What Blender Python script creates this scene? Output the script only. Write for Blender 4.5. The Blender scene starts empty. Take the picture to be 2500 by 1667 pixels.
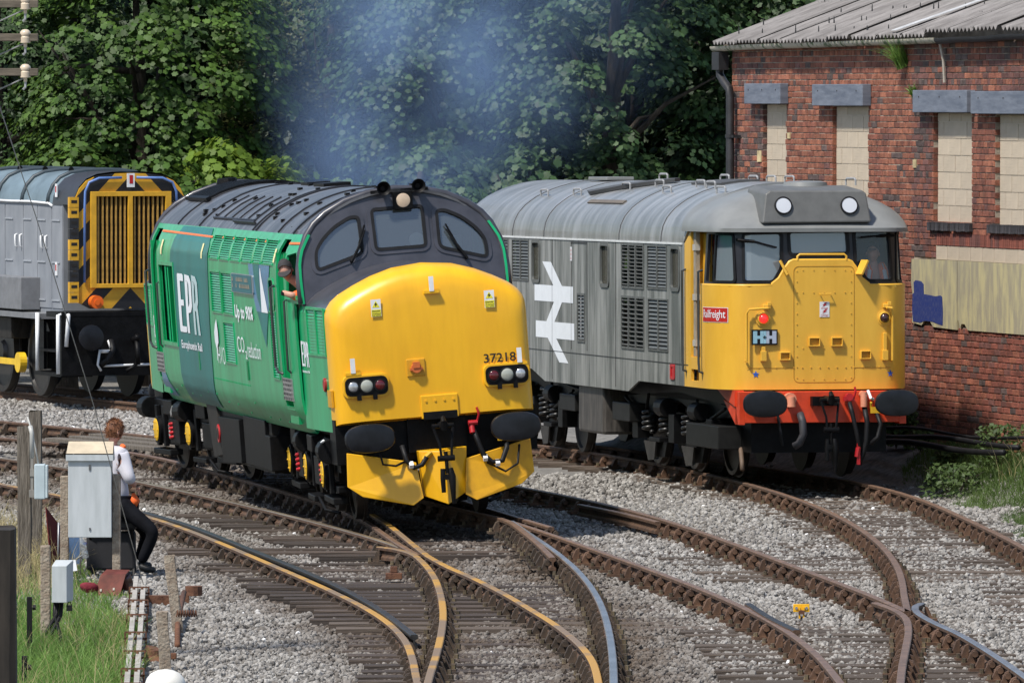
import bpy, bmesh, math, random
import numpy as np
from mathutils import Vector, Matrix, Euler
from mathutils.geometry import tessellate_polygon

# ------------------------------------------------------------------ camera, sky, sun, exposure
SC = bpy.context.scene
COL = SC.collection
R = math.radians
cam_d = bpy.data.cameras.new('camera')
cam_d.sensor_width = 36.0
cam_d.lens = 19757.0 * 36.0 / 2500.0
cam_d.clip_start = 1.0
cam_d.clip_end = 3000.0
cam = bpy.data.objects.new('camera', cam_d)
COL.objects.link(cam)
cam.location = (0, 0, 5.0)
cam.rotation_euler = (math.pi / 2 - 0.0301, 0, 0)
SC.camera = cam

SUN_EL, SUN_AZ = R(57), R(45)        # elevation; angle to the left of straight behind the camera
sdir = Vector((-math.sin(SUN_AZ) * math.cos(SUN_EL), -math.cos(SUN_AZ) * math.cos(SUN_EL), math.sin(SUN_EL)))
world = bpy.data.worlds.new('World')
SC.world = world
world.use_nodes = True
wn = world.node_tree
bg = wn.nodes['Background']
sky = wn.nodes.new('ShaderNodeTexSky')
sky.sky_type = 'NISHITA'
sky.sun_disc = False
sky.sun_elevation = SUN_EL
sky.sun_rotation = math.atan2(sdir.x, sdir.y)
sky.air_density = 1.0
sky.dust_density = 1.0
sky.ozone_density = 1.0
wn.links.new(sky.outputs[0], bg.inputs[0])
bg.inputs[1].default_value = 0.105
sun_d = bpy.data.lights.new('sun', 'SUN')
sun_d.energy = 3.8
sun_d.angle = R(4.0)
sun_d.color = (1.0, 0.95, 0.87)
sun = bpy.data.objects.new('sun', sun_d)
COL.objects.link(sun)
sun.rotation_euler = (-sdir).to_track_quat('-Z', 'Y').to_euler()
SC.view_settings.view_transform = 'Standard'
SC.view_settings.look = 'None'
SC.view_settings.exposure = 0.52
SC.view_settings.gamma = 1.0
SC.view_settings.use_curve_mapping = False
SC.cycles.use_denoising = True
SC.cycles.max_bounces = 8
SC.cycles.transparent_max_bounces = 12
SC.cycles.volume_max_steps = 48
SC.cycles.volume_step_rate = 2.0

rng = random.Random(7)
nrg = np.random.RandomState(11)

# ------------------------------------------------------------------ materials
MATS = {}
def mat(name, col, rough=0.6, metal=0.0, var=0.12, sc=6.0, col2=None, bump=0.0, bsc=40.0, stretch=(1, 1, 1), coat=0.0,
        spec=0.5, ramp=(0.35, 0.65), inst=0.0, emit=None, island=0.0):
    if name in MATS:
        return MATS[name]
    m = bpy.data.materials.new(name)
    MATS[name] = m
    m.use_nodes = True
    nt = m.node_tree
    N, Lk = nt.nodes, nt.links
    b = N['Principled BSDF']
    tc = N.new('ShaderNodeTexCoord')
    mp = N.new('ShaderNodeMapping')
    mp.inputs['Scale'].default_value = stretch
    Lk.new(tc.outputs['Object'], mp.inputs[0])
    no = N.new('ShaderNodeTexNoise')
    no.inputs['Scale'].default_value = sc
    no.inputs['Detail'].default_value = 6
    no.inputs['Roughness'].default_value = 0.62
    Lk.new(mp.outputs[0], no.inputs['Vector'])
    cr = N.new('ShaderNodeValToRGB')
    c2 = col2 if col2 else tuple(min(1, c * (1 + var)) for c in col)
    c1 = col if col2 else tuple(c * (1 - var) for c in col)
    cr.color_ramp.elements[0].position, cr.color_ramp.elements[1].position = ramp
    cr.color_ramp.elements[0].color = (*c1, 1)
    cr.color_ramp.elements[1].color = (*c2, 1)
    Lk.new(no.outputs['Fac'], cr.inputs[0])
    out = cr.outputs[0]
    if inst or island:
        hsv = N.new('ShaderNodeHueSaturation')
        mr = N.new('ShaderNodeMapRange')
        amt = inst or island
        mr.inputs[3].default_value = 1 - amt
        mr.inputs[4].default_value = 1 + amt
        if inst:
            oi = N.new('ShaderNodeObjectInfo')
            Lk.new(oi.outputs['Random'], mr.inputs[0])
        else:
            oi = N.new('ShaderNodeNewGeometry')
            Lk.new(oi.outputs['Random Per Island'], mr.inputs[0])
        Lk.new(mr.outputs[0], hsv.inputs['Value'])
        Lk.new(out, hsv.inputs['Color'])
        out = hsv.outputs[0]
    Lk.new(out, b.inputs['Base Color'])
    b.inputs['Roughness'].default_value = rough
    b.inputs['Metallic'].default_value = metal
    b.inputs['Specular IOR Level'].default_value = spec
    b.inputs['Coat Weight'].default_value = coat
    b.inputs['Coat Roughness'].default_value = 0.105
    if emit:
        b.inputs['Emission Color'].default_value = (*emit[:3], 1)
        b.inputs['Emission Strength'].default_value = emit[3]
    if bump:
        n2 = N.new('ShaderNodeTexNoise')
        n2.inputs['Scale'].default_value = bsc
        n2.inputs['Detail'].default_value = 5
        Lk.new(mp.outputs[0], n2.inputs['Vector'])
        bp = N.new('ShaderNodeBump')
        bp.inputs['Strength'].default_value = bump
        bp.inputs['Distance'].default_value = 0.02
        Lk.new(n2.outputs['Fac'], bp.inputs['Height'])
        Lk.new(bp.outputs[0], b.inputs['Normal'])
    return m

def glass(name, tint=(0.55, 0.62, 0.66), haze=(0.30, 0.34, 0.37), hz=0.10, refl=0.16):
    if name in MATS:
        return MATS[name]
    m = bpy.data.materials.new(name)
    MATS[name] = m
    m.use_nodes = True
    nt = m.node_tree
    N, Lk = nt.nodes, nt.links
    for n in list(N):
        if n.type != 'OUTPUT_MATERIAL':
            N.remove(n)
    o = N['Material Output']
    tr = N.new('ShaderNodeBsdfTransparent'); tr.inputs[0].default_value = (*tint, 1)
    df = N.new('ShaderNodeBsdfDiffuse'); df.inputs[0].default_value = (*haze, 1)
    gl = N.new('ShaderNodeBsdfGlossy'); gl.inputs['Roughness'].default_value = 0.04
    m1 = N.new('ShaderNodeMixShader'); m1.inputs[0].default_value = hz
    m2 = N.new('ShaderNodeMixShader'); m2.inputs[0].default_value = refl
    Lk.new(tr.outputs[0], m1.inputs[1]); Lk.new(df.outputs[0], m1.inputs[2])
    Lk.new(m1.outputs[0], m2.inputs[1]); Lk.new(gl.outputs[0], m2.inputs[2])
    Lk.new(m2.outputs[0], o.inputs[0])
    return m

# ------------------------------------------------------------------ mesh helpers
def rot_to(d):
    return Vector(d).normalized().to_track_quat('Z', 'Y').to_matrix()

class MB:
    def __init__(s):
        s.v, s.f = [], []
    def add(s, vs, fs):
        o = len(s.v)
        s.v += [tuple(v) for v in vs]
        s.f += [tuple(i + o for i in f) for f in fs]
        return s
    def box(s, c, d, rot=None):
        x, y, z = d[0] / 2, d[1] / 2, d[2] / 2
        vs = [Vector(p) for p in ((-x, -y, -z), (x, -y, -z), (x, y, -z), (-x, y, -z), (-x, -y, z), (x, -y, z), (x, y, z), (-x, y, z))]
        if rot is not None:
            M = rot if isinstance(rot, Matrix) else Euler(rot).to_matrix()
            vs = [M @ v for v in vs]
        c = Vector(c)
        return s.add([v + c for v in vs], [(0, 3, 2, 1), (4, 5, 6, 7), (0, 1, 5, 4), (1, 2, 6, 5), (2, 3, 7, 6), (3, 0, 4, 7)])
    def bb(s, x0, x1, y0, y1, z0, z1):
        return s.box(((x0 + x1) / 2, (y0 + y1) / 2, (z0 + z1) / 2), (abs(x1 - x0), abs(y1 - y0), abs(z1 - z0)))
    def cyl(s, p0, p1, r0, r1=None, n=12, caps=True):
        r1 = r0 if r1 is None else r1
        p0, p1 = Vector(p0), Vector(p1)
        M = rot_to(p1 - p0)
        vs = []
        for p, r in ((p0, r0), (p1, r1)):
            for i in range(n):
                a = 2 * math.pi * i / n
                vs.append(p + M @ Vector((math.cos(a) * r, math.sin(a) * r, 0)))
        fs = [(i, (i + 1) % n, n + (i + 1) % n, n + i) for i in range(n)]
        if caps:
            fs += [tuple(range(n - 1, -1, -1)), tuple(range(n, 2 * n))]
        return s.add(vs, fs)
    def lathe(s, p0, axis, prof, n=16, sq=None):
        """prof: (distance along the axis, radius) pairs; sq=(a,b) makes the rings oval"""
        p0 = Vector(p0)
        M = rot_to(axis)
        vs = []
        a_, b_ = sq or (1, 1)
        for h, r in prof:
            for i in range(n):
                a = 2 * math.pi * i / n
                vs.append(p0 + M @ Vector((math.cos(a) * r * a_, math.sin(a) * r * b_, h)))
        fs = []
        for k in range(len(prof) - 1):
            for i in range(n):
                j = (i + 1) % n
                fs.append((k * n + i, k * n + j, (k + 1) * n + j, (k + 1) * n + i))
        fs += [tuple(range(n - 1, -1, -1)), tuple((len(prof) - 1) * n + i for i in range(n))]
        return s.add(vs, fs)
    def tube(s, pts, r, n=8, caps=True):
        pts = [Vector(p) for p in pts]
        rs = r if isinstance(r, (list, tuple)) else [r] * len(pts)
        vs = []
        up = None
        for i, p in enumerate(pts):
            d = (pts[min(i + 1, len(pts) - 1)] - pts[max(i - 1, 0)]).normalized()
            if up is None:
                up = d.orthogonal().normalized()
            up = (up - d * up.dot(d))
            up = up.normalized() if up.length > 1e-6 else d.orthogonal().normalized()
            w = d.cross(up)
            for k in range(n):
                a = 2 * math.pi * k / n
                vs.append(p + (up * math.cos(a) + w * math.sin(a)) * rs[i])
        fs = []
        for i in range(len(pts) - 1):
            for k in range(n):
                j = (k + 1) % n
                fs.append((i * n + k, i * n + j, (i + 1) * n + j, (i + 1) * n + k))
        if caps:
            fs += [tuple(range(n - 1, -1, -1)), tuple((len(pts) - 1) * n + i for i in range(n))]
        return s.add(vs, fs)
    def prism(s, poly, a0, a1, axes='xz'):
        """extrude a 2D outline; axes names the plane, the third axis runs a0..a1"""
        def P(u, v, w):
            return {'xz': (u, w, v), 'yz': (w, u, v), 'xy': (u, v, w)}[axes]
        n = len(poly)
        vs = [P(u, v, a0) for u, v in poly] + [P(u, v, a1) for u, v in poly]
        tris = tessellate_polygon([[Vector((u, v, 0)) for u, v in poly]])
        fs = [tuple(t) for t in tris] + [tuple(n + i for i in reversed(t)) for t in tris]
        fs += [(i, (i + 1) % n, n + (i + 1) % n, n + i) for i in range(n)]
        return s.add(vs, fs)
    def loft(s, rings, close=True, cap0=False, cap1=False):
        n = len(rings[0])
        vs = [p for r in rings for p in r]
        fs = []
        for k in range(len(rings) - 1):
            for i in range(n if close else n - 1):
                j = (i + 1) % n
                fs.append((k * n + i, k * n + j, (k + 1) * n + j, (k + 1) * n + i))
        if cap0:
            fs.append(tuple(range(n - 1, -1, -1)))
        if cap1:
            fs.append(tuple((len(rings) - 1) * n + i for i in range(n)))
        return s.add(vs, fs)
    def build(s, name, m, parent=None, smooth=None, bevel=0.0, recalc=True, kind=None, label=None):
        me = bpy.data.meshes.new(name)
        me.from_pydata([tuple(v) for v in s.v], [], s.f)
        if recalc:
            b = bmesh.new(); b.from_mesh(me)
            bmesh.ops.recalc_face_normals(b, faces=b.faces)
            b.to_mesh(me); b.free()
        return obj(name, me, m, parent, smooth, bevel, kind, label)

def obj(name, me, m=None, parent=None, smooth=None, bevel=0.0, kind=None, label=None):
    if m is not None and not me.materials:
        me.materials.append(m)
    if smooth:
        me.polygons.foreach_set('use_smooth', [True] * len(me.polygons))
        if smooth is not True:
            me.set_sharp_from_angle(angle=R(smooth))
    o = bpy.data.objects.new(name, me)
    COL.objects.link(o)
    o.parent = parent
    if bevel:
        md = o.modifiers.new('bevel', 'BEVEL')
        md.width = bevel; md.segments = 2; md.limit_method = 'ANGLE'; md.angle_limit = R(40)
    if kind:
        o['kind'] = kind
    if label:
        o['label'] = label
    return o

def tag(o, label, cat=None, group=None, kind=None):
    o['label'] = label
    if cat: o['category'] = cat
    if group: o['group'] = group
    if kind: o['kind'] = kind
    return o

def thing(name, label, cat, loc=(0, 0, 0), rot=(0, 0, 0), group=None, kind=None):
    o = bpy.data.objects.new(name, None)
    o.empty_display_size = 0.2
    COL.objects.link(o)
    o.location = loc
    o.rotation_euler = rot
    return tag(o, label, cat, group, kind)

def inst(name, me, parent, loc, rz=0.0, sc=None):
    o = bpy.data.objects.new(name, me)
    COL.objects.link(o)
    o.parent = parent
    o.location = loc
    o.rotation_euler = (0, 0, rz)
    if sc: o.scale = sc
    return o

def mesh_of(mb, name, m, smooth=None):
    me = bpy.data.meshes.new(name)
    me.from_pydata([tuple(v) for v in mb.v], [], mb.f)
    b = bmesh.new(); b.from_mesh(me)
    bmesh.ops.recalc_face_normals(b, faces=b.faces)
    b.to_mesh(me); b.free()
    me.materials.append(m)
    if smooth:
        me.polygons.foreach_set('use_smooth', [True] * len(me.polygons))
        if smooth is not True: me.set_sharp_from_angle(angle=R(smooth))
    return me

def rrect(x0, x1, y0, y1, r, n=4):
    pts = []
    for cx, cy, a0 in ((x1 - r, y1 - r, 0), (x0 + r, y1 - r, 90), (x0 + r, y0 + r, 180), (x1 - r, y0 + r, 270)):
        for k in range(n + 1):
            a = R(a0 + 90 * k / n)
            pts.append((cx + r * math.cos(a), cy + r * math.sin(a)))
    return pts

def rpoly(pts, r=0.05, n=4):
    """round the corners of a polygon"""
    out = []
    m = len(pts)
    for i in range(m):
        p, a, b = Vector(pts[i]), Vector(pts[i - 1]), Vector(pts[(i + 1) % m])
        rr = min(r, (a - p).length * 0.45, (b - p).length * 0.45)
        q0 = p + (a - p).normalized() * rr
        q1 = p + (b - p).normalized() * rr
        for k in range(n + 1):
            t = k / n
            out.append(tuple(q0 * (1 - t) ** 2 + p * 2 * t * (1 - t) + q1 * t * t))
    return out

def sheet(mb, outer, f, holes=(), du=0.4, dv=0.3, th=0.02, off=0.0):
    """plate cut from a 2D outline with holes, laid on the surface f(u,v)->(point, outward normal), th thick inwards"""
    loops = [[Vector((u, v, 0)) for u, v in outer]] + [[Vector((u, v, 0)) for u, v in h] for h in holes]
    flat = [p for l in loops for p in l]
    b = bmesh.new()
    bv = [b.verts.new(p) for p in flat]
    for t in tessellate_polygon(loops):
        if len(set(t)) == 3:
            try: b.faces.new([bv[i] for i in t])
            except ValueError: pass
    us = [p.x for p in flat]; vs_ = [p.y for p in flat]
    for lo, hi, d, nrm in ((min(us), max(us), du, (1, 0, 0)), (min(vs_), max(vs_), dv, (0, 1, 0))):
        if d:
            k = int((hi - lo) / d)
            for i in range(1, k + 1):
                c = lo + (hi - lo) * i / (k + 1)
                bmesh.ops.bisect_plane(b, geom=b.verts[:] + b.edges[:] + b.faces[:], plane_co=Vector(nrm) * c, plane_no=nrm, dist=1e-6)
    b.verts.index_update()
    n = len(b.verts)
    top, bot = [], []
    for v in b.verts:
        p, nn = f(v.co.x, v.co.y)
        p, nn = Vector(p), Vector(nn)
        top.append(p + nn * off); bot.append(p + nn * (off - th))
    fs = []
    for fc in b.faces:
        ids = [v.index for v in fc.verts]
        fs.append(tuple(ids))
        if th: fs.append(tuple(n + i for i in reversed(ids)))
    if th:
        for e in b.edges:
            if len(e.link_faces) == 1:
                i, j = e.verts[0].index, e.verts[1].index
                fs.append((i, j, n + j, n + i))
    b.free()
    mb.add(top + (bot if th else []), fs)
    return mb

def ring(poly, w):
    """outline grown by w (negative shrinks), for frames round openings"""
    m = len(poly)
    ar = sum(poly[i - 1][0] * poly[i][1] - poly[i][0] * poly[i - 1][1] for i in range(m))
    sg = 1 if ar > 0 else -1
    out = []
    for i in range(m):
        a, p, b = Vector(poly[i - 1]), Vector(poly[i]), Vector(poly[(i + 1) % m])
        d1, d2 = (p - a), (b - p)
        if d1.length < 1e-9 or d2.length < 1e-9:
            d1 = d2 = (b - a)
        n1 = Vector((d1.y, -d1.x)).normalized() * sg
        n2 = Vector((d2.y, -d2.x)).normalized() * sg
        nn = (n1 + n2)
        nn = nn.normalized() if nn.length > 1e-6 else n1
        out.append(tuple(p + nn * (w / max(0.5, nn.dot(n1)))))
    return out

FONT_CACHE = {}
def text_tris(txt, bold=0.0):
    """triangles of a line of text, x from 0 to 1 and y from 0 to 1 over its own bounds"""
    key = (txt, bold)
    if key in FONT_CACHE: return FONT_CACHE[key]
    cu = bpy.data.curves.new('t', 'FONT')
    cu.body = txt
    cu.offset = bold
    cu.resolution_u = 3
    o = bpy.data.objects.new('t', cu)
    COL.objects.link(o)
    dg = bpy.context.evaluated_depsgraph_get()
    me = o.evaluated_get(dg).to_mesh()
    v = np.array([p.co[:2] for p in me.vertices]); fs = [tuple(p.vertices) for p in me.polygons]
    o.evaluated_get(dg).to_mesh_clear()
    bpy.data.objects.remove(o); bpy.data.curves.remove(cu)
    mn, mx = v.min(0), v.max(0)
    v = (v - mn) / (mx - mn)
    FONT_CACHE[key] = (v, fs)
    return v, fs

def text(mb, txt, f, u0, u1, v0, v1, off=0.004, bold=0.0):
    v, fs = text_tris(txt, bold)
    vs = []
    for a, b in v:
        p, n = f(u0 + (u1 - u0) * a, v0 + (v1 - v0) * b)
        vs.append(Vector(p) + Vector(n) * off)
    mb.add(vs, fs)
    return mb

def spline(pts, step=0.35):
    """Catmull-Rom through 2D points, evenly resampled"""
    P = [np.array(p, float) for p in pts]
    P = [2 * P[0] - P[1]] + P + [2 * P[-1] - P[-2]]
    out = []
    for i in range(1, len(P) - 2):
        p0, p1, p2, p3 = P[i - 1:i + 3]
        n = max(2, int(np.linalg.norm(p2 - p1) / 0.1))
        for k in range(n):
            t = k / n
            out.append(0.5 * (2 * p1 + (p2 - p0) * t + (2 * p0 - 5 * p1 + 4 * p2 - p3) * t * t + (3 * p1 - p0 - 3 * p2 + p3) * t ** 3))
    out.append(P[-2])
    out = np.array(out)
    d = np.concatenate([[0], np.cumsum(np.linalg.norm(np.diff(out, axis=0), axis=1))])
    n = max(2, int(d[-1] / step) + 1)
    s = np.linspace(0, d[-1], n)
    return np.stack([np.interp(s, d, out[:, k]) for k in range(out.shape[1])], 1)

# ------------------------------------------------------------------ fast scattered geometry
def np_mesh(name, V, Fc, m, smooth=False):
    """V (n,3), Fc (k,3 or 4) arrays -> mesh"""
    me = bpy.data.meshes.new(name)
    k, c = Fc.shape
    me.vertices.add(len(V)); me.vertices.foreach_set('co', V.astype(np.float32).ravel())
    me.loops.add(k * c); me.loops.foreach_set('vertex_index', Fc.astype(np.int32).ravel())
    me.polygons.add(k)
    me.polygons.foreach_set('loop_start', np.arange(0, k * c, c, dtype=np.int32))
    me.polygons.foreach_set('loop_total', np.full(k, c, dtype=np.int32))
    if smooth: me.polygons.foreach_set('use_smooth', np.ones(k, bool))
    me.update(calc_edges=True)
    me.materials.append(m)
    return me

def scatter(name, tv, tf, pos, A, m, smooth=False):
    """copies of a template (tv verts, tf faces) at pos with 3x3 matrices A"""
    tv, tf = np.array(tv, float), np.array(tf, int)
    n = len(pos)
    V = np.einsum('nij,kj->nki', A, tv) + pos[:, None, :]
    Fc = (tf[None] + (np.arange(n) * len(tv))[:, None, None]).reshape(-1, tf.shape[1])
    return np_mesh(name, V.reshape(-1, 3), Fc, m, smooth)

def frames(zdir, spin):
    """rotation matrices whose z column is zdir, spun about it"""
    z = zdir / np.linalg.norm(zdir, axis=1, keepdims=True)
    a = np.where(np.abs(z[:, 2:3]) < 0.95, np.array([[0, 0, 1.]]), np.array([[1., 0, 0]]))
    x = np.cross(a, z); x /= np.linalg.norm(x, axis=1, keepdims=True)
    y = np.cross(z, x)
    c, s = np.cos(spin)[:, None], np.sin(spin)[:, None]
    return np.stack([x * c + y * s, -x * s + y * c, z], axis=2)

def vnoise(x, y, seed=0, sc=1.0):
    """smooth value noise 0..1 on arrays"""
    x, y = np.asarray(x) / sc, np.asarray(y) / sc
    xi, yi = np.floor(x).astype(int), np.floor(y).astype(int)
    fx, fy = x - xi, y - yi
    fx, fy = fx * fx * (3 - 2 * fx), fy * fy * (3 - 2 * fy)
    def h(a, b):
        n = (a * 374761393 + b * 668265263 + seed * 974711) & 0x7fffffff
        n = ((n ^ (n >> 13)) * 1274126177) & 0x7fffffff
        return ((n ^ (n >> 16)) & 0xffff) / 65535.0
    return (h(xi, yi) * (1 - fx) + h(xi + 1, yi) * fx) * (1 - fy) + (h(xi, yi + 1) * (1 - fx) + h(xi + 1, yi + 1) * fx) * fy

# ------------------------------------------------------------------ track alignments (metres; z is the rail head)
RAILS = {
 'S': (-.12, [(-6.934,107.86),(-6.189,105.46),(-5.472,103.06),(-4.838,100.66),(-4.296,98.26),(-3.829,95.86),(-3.409,93.46),(-3.01,91.06),(-2.616,88.66),(-2.223,86.26),(-1.844,83.86),(-1.5,81.46),(-1.22,79.06),(-1.027,76.66),(-.921,74.26),(-.855,71.86),(-.79,69.46),(-.75,67.0)]),
 'S_check': (-.10, [(-4.521,99.66),(-3.957,97.12),(-3.492,94.59),(-3.054,92.05),(-2.619,89.52),(-2.194,86.98),(-1.8,84.45),(-1.459,81.91),(-1.177,79.38),(-.93,76.84)]),
 'P': (-.10, [(-7.4,115.13),(-6.515,112.68),(-5.733,110.23),(-5.02,107.78),(-4.353,105.33),(-3.717,102.88),(-3.106,100.43),(-2.524,97.98),(-1.977,95.53),(-1.482,93.08),(-1.058,90.63)]),
 'Q': (-.075, [(-7.829,121.32),(-6.6,118.9),(-5.644,116.47),(-4.939,114.05),(-4.36,111.4),(-3.86,109.0),(-3.36,106.58),(-2.88,104.15),(-2.43,101.7),(-2.05,99.3),(-1.75,97.0),(-1.53,94.66),(-1.30,92.23),(-1.05,89.9)]),
 'Q2': (-.06, [(-1.5,91.26),(-1.29,90.75),(-1.11,89.86),(-1.02,88.9),(-.9,87.08),(-.8,84.93),(-.72,82.15),(-.675,79.31),(-.67,76.45),(-.69,73.59),(-.72,71.12),(-.74,68.64),(-.75,67.0)]),
 'P2': (-.05, [(-1.7,98.23),(-1.45,95.67),(-1.14,91.84),(-.98,89.89),(-.9,89.0),(-.68,87.1),(-.44,85.4),(-.22,83.65),(-.01,81.84),(.19,79.89),(.38,78.0),(.54,76.06),(.66,74.19),(.73,72.24),(.75,69.76),(.75,67.2)]),
 'T': (.03, [(-.011,95.11),(.179,92.6),(.374,90.1),(.55,87.59),(.692,85.08),(.795,82.57),(.861,80.07),(.895,77.56),(.905,75.05),(.899,72.54),(.88,70.04),(.847,67.2)]),
 'A_right': (.045, [(-8.02,124.56),(-6.8,122.0),(-5.64,119.47),(-4.54,116.9),(-3.2,112.0),(-2.15,106.0),(-1.4,101.2),(-.75,98.16),(-.48,96.94),(-.25,96.0),(-.03,94.71),(.14,92.4),(.3,89.88),(.44,87.24)]),
 'U_wing': (.02, [(-1.9,106.0),(-1.1,102.6),(-.556,99.77),(-.223,97.81),(.114,95.85),(.456,93.89)]),
 'U': (0., [(-.02,95.68),(.389,93.13),(.773,90.58),(1.149,88.04),(1.516,85.49),(1.864,82.94),(2.175,80.39),(2.432,77.84),(2.621,75.29),(2.739,72.75),(2.799,70.2),(2.84,67.2)]),
 'V': (0., [(-3.2,114.0),(-1.7,110.0),(-.463,106.04),(.229,103.57),(.831,101.09),(1.339,98.62),(1.764,96.15),(2.126,93.68),(2.445,91.2),(2.745,88.73),(3.04,86.26),(3.335,83.79),(3.618,81.31),(3.859,78.84)]),
 'V_check': (0.01, [(.83,99.4),(1.15,98.1),(1.44,96.8),(1.72,95.3)]),
 'V2': (0., [(4.06,80.12),(3.97,79.6),(3.95,78.6),(4.03,77.19),(4.19,75.38),(4.33,72.82),(4.44,70.04),(4.52,67.2)]),
 'W': (0., [(-3.0,127.0),(-1.2,121.5),(-.195,118.23),(.691,115.77),(1.398,113.31),(1.988,110.84),(2.49,108.38),(2.916,105.92),(3.271,103.46),(3.558,101.0),(3.781,98.53),(3.947,96.07),(4.06,93.61),(4.125,91.15),(4.142,88.69),(4.114,86.23),(4.044,83.76),(3.947,81.3),(3.861,78.84)]),
 'W2': (0., [(3.6,80.19),(3.72,79.33),(3.78,78.48),(3.79,77.54),(3.72,75.82),(3.59,73.65),(3.44,71.21),(3.32,69.07),(3.22,67.2)]),
 'X': (0., [(-.4,121.0),(1.6,115.3),(2.9,111.0),(3.799,107.92),(4.467,105.43),(4.873,102.94),(5.125,100.45),(5.299,97.97),(5.443,95.48),(5.575,92.99),(5.685,90.5),(5.75,88.0),(5.76,84.0),(5.7,79.0)]),
 'U_check': (.02, [(2.33,79.75),(2.46,77.81),(2.6,76.3),(2.67,75.7)]),
 'E_near': (0., [(-10.2,141.3),(-8.994,138.77),(-7.812,136.24),(-6.631,133.72),(-5.45,131.19),(-4.3,128.7)]),
 'E_far': (0., [(-8.8,142.0),(-7.6,139.45),(-6.42,136.9),(-5.24,134.4),(-4.06,131.85),(-2.9,129.4)]),
}
LINES = {k: (z, spline(p, 0.45)) for k, (z, p) in RAILS.items()}
def rail_x(k, Y):
    z, L = LINES[k]
    o = L[:, 1].argsort()
    return np.interp(Y, L[o, 1], L[o, 0], left=np.nan, right=np.nan)

TAN17, C17, S17 = math.tan(R(17)), math.cos(R(17)), math.sin(R(17))
WALL0 = (3.24, 117.0)
def wall_x(Y): return WALL0[0] + (WALL0[1] - Y) * TAN17
def gz(x, Y):
    """height of the ballast and verge surface"""
    x, Y = np.asarray(x, float), np.asarray(Y, float)
    base = np.interp(x, [-3.2, -1.0, 0.6, 1.6], [-.285, -.25, -.215, -.20])
    base = np.where(Y > 118, -.16, base)
    xr = rail_x('X', np.clip(Y, 80, 119))
    xw = wall_x(Y)
    k = np.clip((x - xr - .9) / np.maximum(xw - xr - 1.2, .6), 0, 1)
    bank = np.where((Y > 84) & (Y < 120), k * k * (3 - 2 * k) * .5, 0)
    left = np.clip((-4.3 - x - (Y - 80) * .12) / 1.5, 0, 1) * np.clip((90 - Y) / 4, 0, 1) * .05
    return base + bank + left + (vnoise(x, Y, 3, .9) - .5) * .035

# ------------------------------------------------------------------ ground
M_ground = mat('gravel_bed', (.17, .16, .145), .95, var=.35, sc=9, bump=.9, bsc=26)
xs = np.unique(np.concatenate([[-1500, -400, -120, -50, -25, -18], np.arange(-14, 14.1, .5), [18, 25, 50, 120, 400, 1500]]))
ys = np.unique(np.concatenate([[-400, -60, 20, 45, 60], np.arange(64, 146.1, .6), [155, 170, 210, 300, 600, 2000]]))
GX, GY = np.meshgrid(xs, ys)
GZ = gz(GX, GY) - .03
V = np.stack([GX, GY, GZ], 2).reshape(-1, 3)
nx, ny = len(xs), len(ys)
ii = (np.arange(ny - 1)[:, None] * nx + np.arange(nx - 1)[None]).ravel()
Fc = np.stack([ii, ii + 1, ii + nx + 1, ii + nx], 1)
g = obj('ground', np_mesh('ground', V, Fc, M_ground, True))
tag(g, 'grey gravel and earth ground under the whole yard', 'ground', kind='structure')

# ------------------------------------------------------------------ rails, sleepers, chairs
M_rail = mat('rail_rust', (.05, .028, .017), .85, var=.45, sc=14, col2=(.115, .06, .032), bump=.3)
M_raildark = mat('rail_greasy', (.022, .02, .018), .45, var=.5, sc=10)
TOPS = {
 'worn': mat('railtop_worn', (.20, .145, .09), .42, metal=.6, var=.3, sc=.5, col2=(.33, .27, .19)),
 'yellow': mat('railtop_yellow', (.46, .25, .045), .5, metal=.1, var=.3, sc=.45, col2=(.22, .15, .09), ramp=(.46, .54)),
 'bright': mat('railtop_bright', (.34, .345, .36), .32, metal=.8, var=.2, sc=1.5),
 'brown': mat('railtop_brown', (.20, .125, .085), .5, metal=.4, var=.25, sc=5),
 'dark': mat('railtop_dark', (.022, .021, .02), .5, metal=.1, var=.4, sc=6),
}
TOPOF = {'S': 'yellow', 'S_check': 'dark', 'P': 'worn', 'Q': 'brown', 'Q2': 'yellow', 'P2': 'yellow', 'T': 'bright', 'A_right': 'brown',
         'U_check': 'dark', 'V2': 'bright', 'W2': 'brown', 'E_near': 'brown'}
PROF = [(-.036, -.145), (.036, -.145), (.036, -.115), (.010, -.095), (.010, -.052), (.036, -.036), (.036, -.008), (.028, 0), (-.028, 0), (-.036, -.008), (-.036, -.036), (-.010, -.052), (-.010, -.095), (-.036, -.115)]
TRACKS = {
 'left': thing('railway_track', 'two rusty bullhead tracks curving together and crossing in front of the green locomotive', 'track', kind='structure'),
 'mid': thing('railway_track', 'rusty middle track running from beside the green locomotive to the lower right', 'track', kind='structure'),
 'right': thing('railway_track', 'rusty curved track carrying the grey and yellow locomotive', 'track', kind='structure'),
 'back': thing('railway_track', 'far track carrying the grey shunter behind the green locomotive', 'track', kind='structure'),
}
OWNER = {k: 'left' for k in RAILS}
OWNER.update({'U': 'mid', 'V': 'mid', 'V_check': 'mid', 'V2': 'mid', 'U_check': 'mid', 'W': 'right', 'W2': 'right', 'X': 'right', 'E_near': 'back', 'E_far': 'back'})
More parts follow.
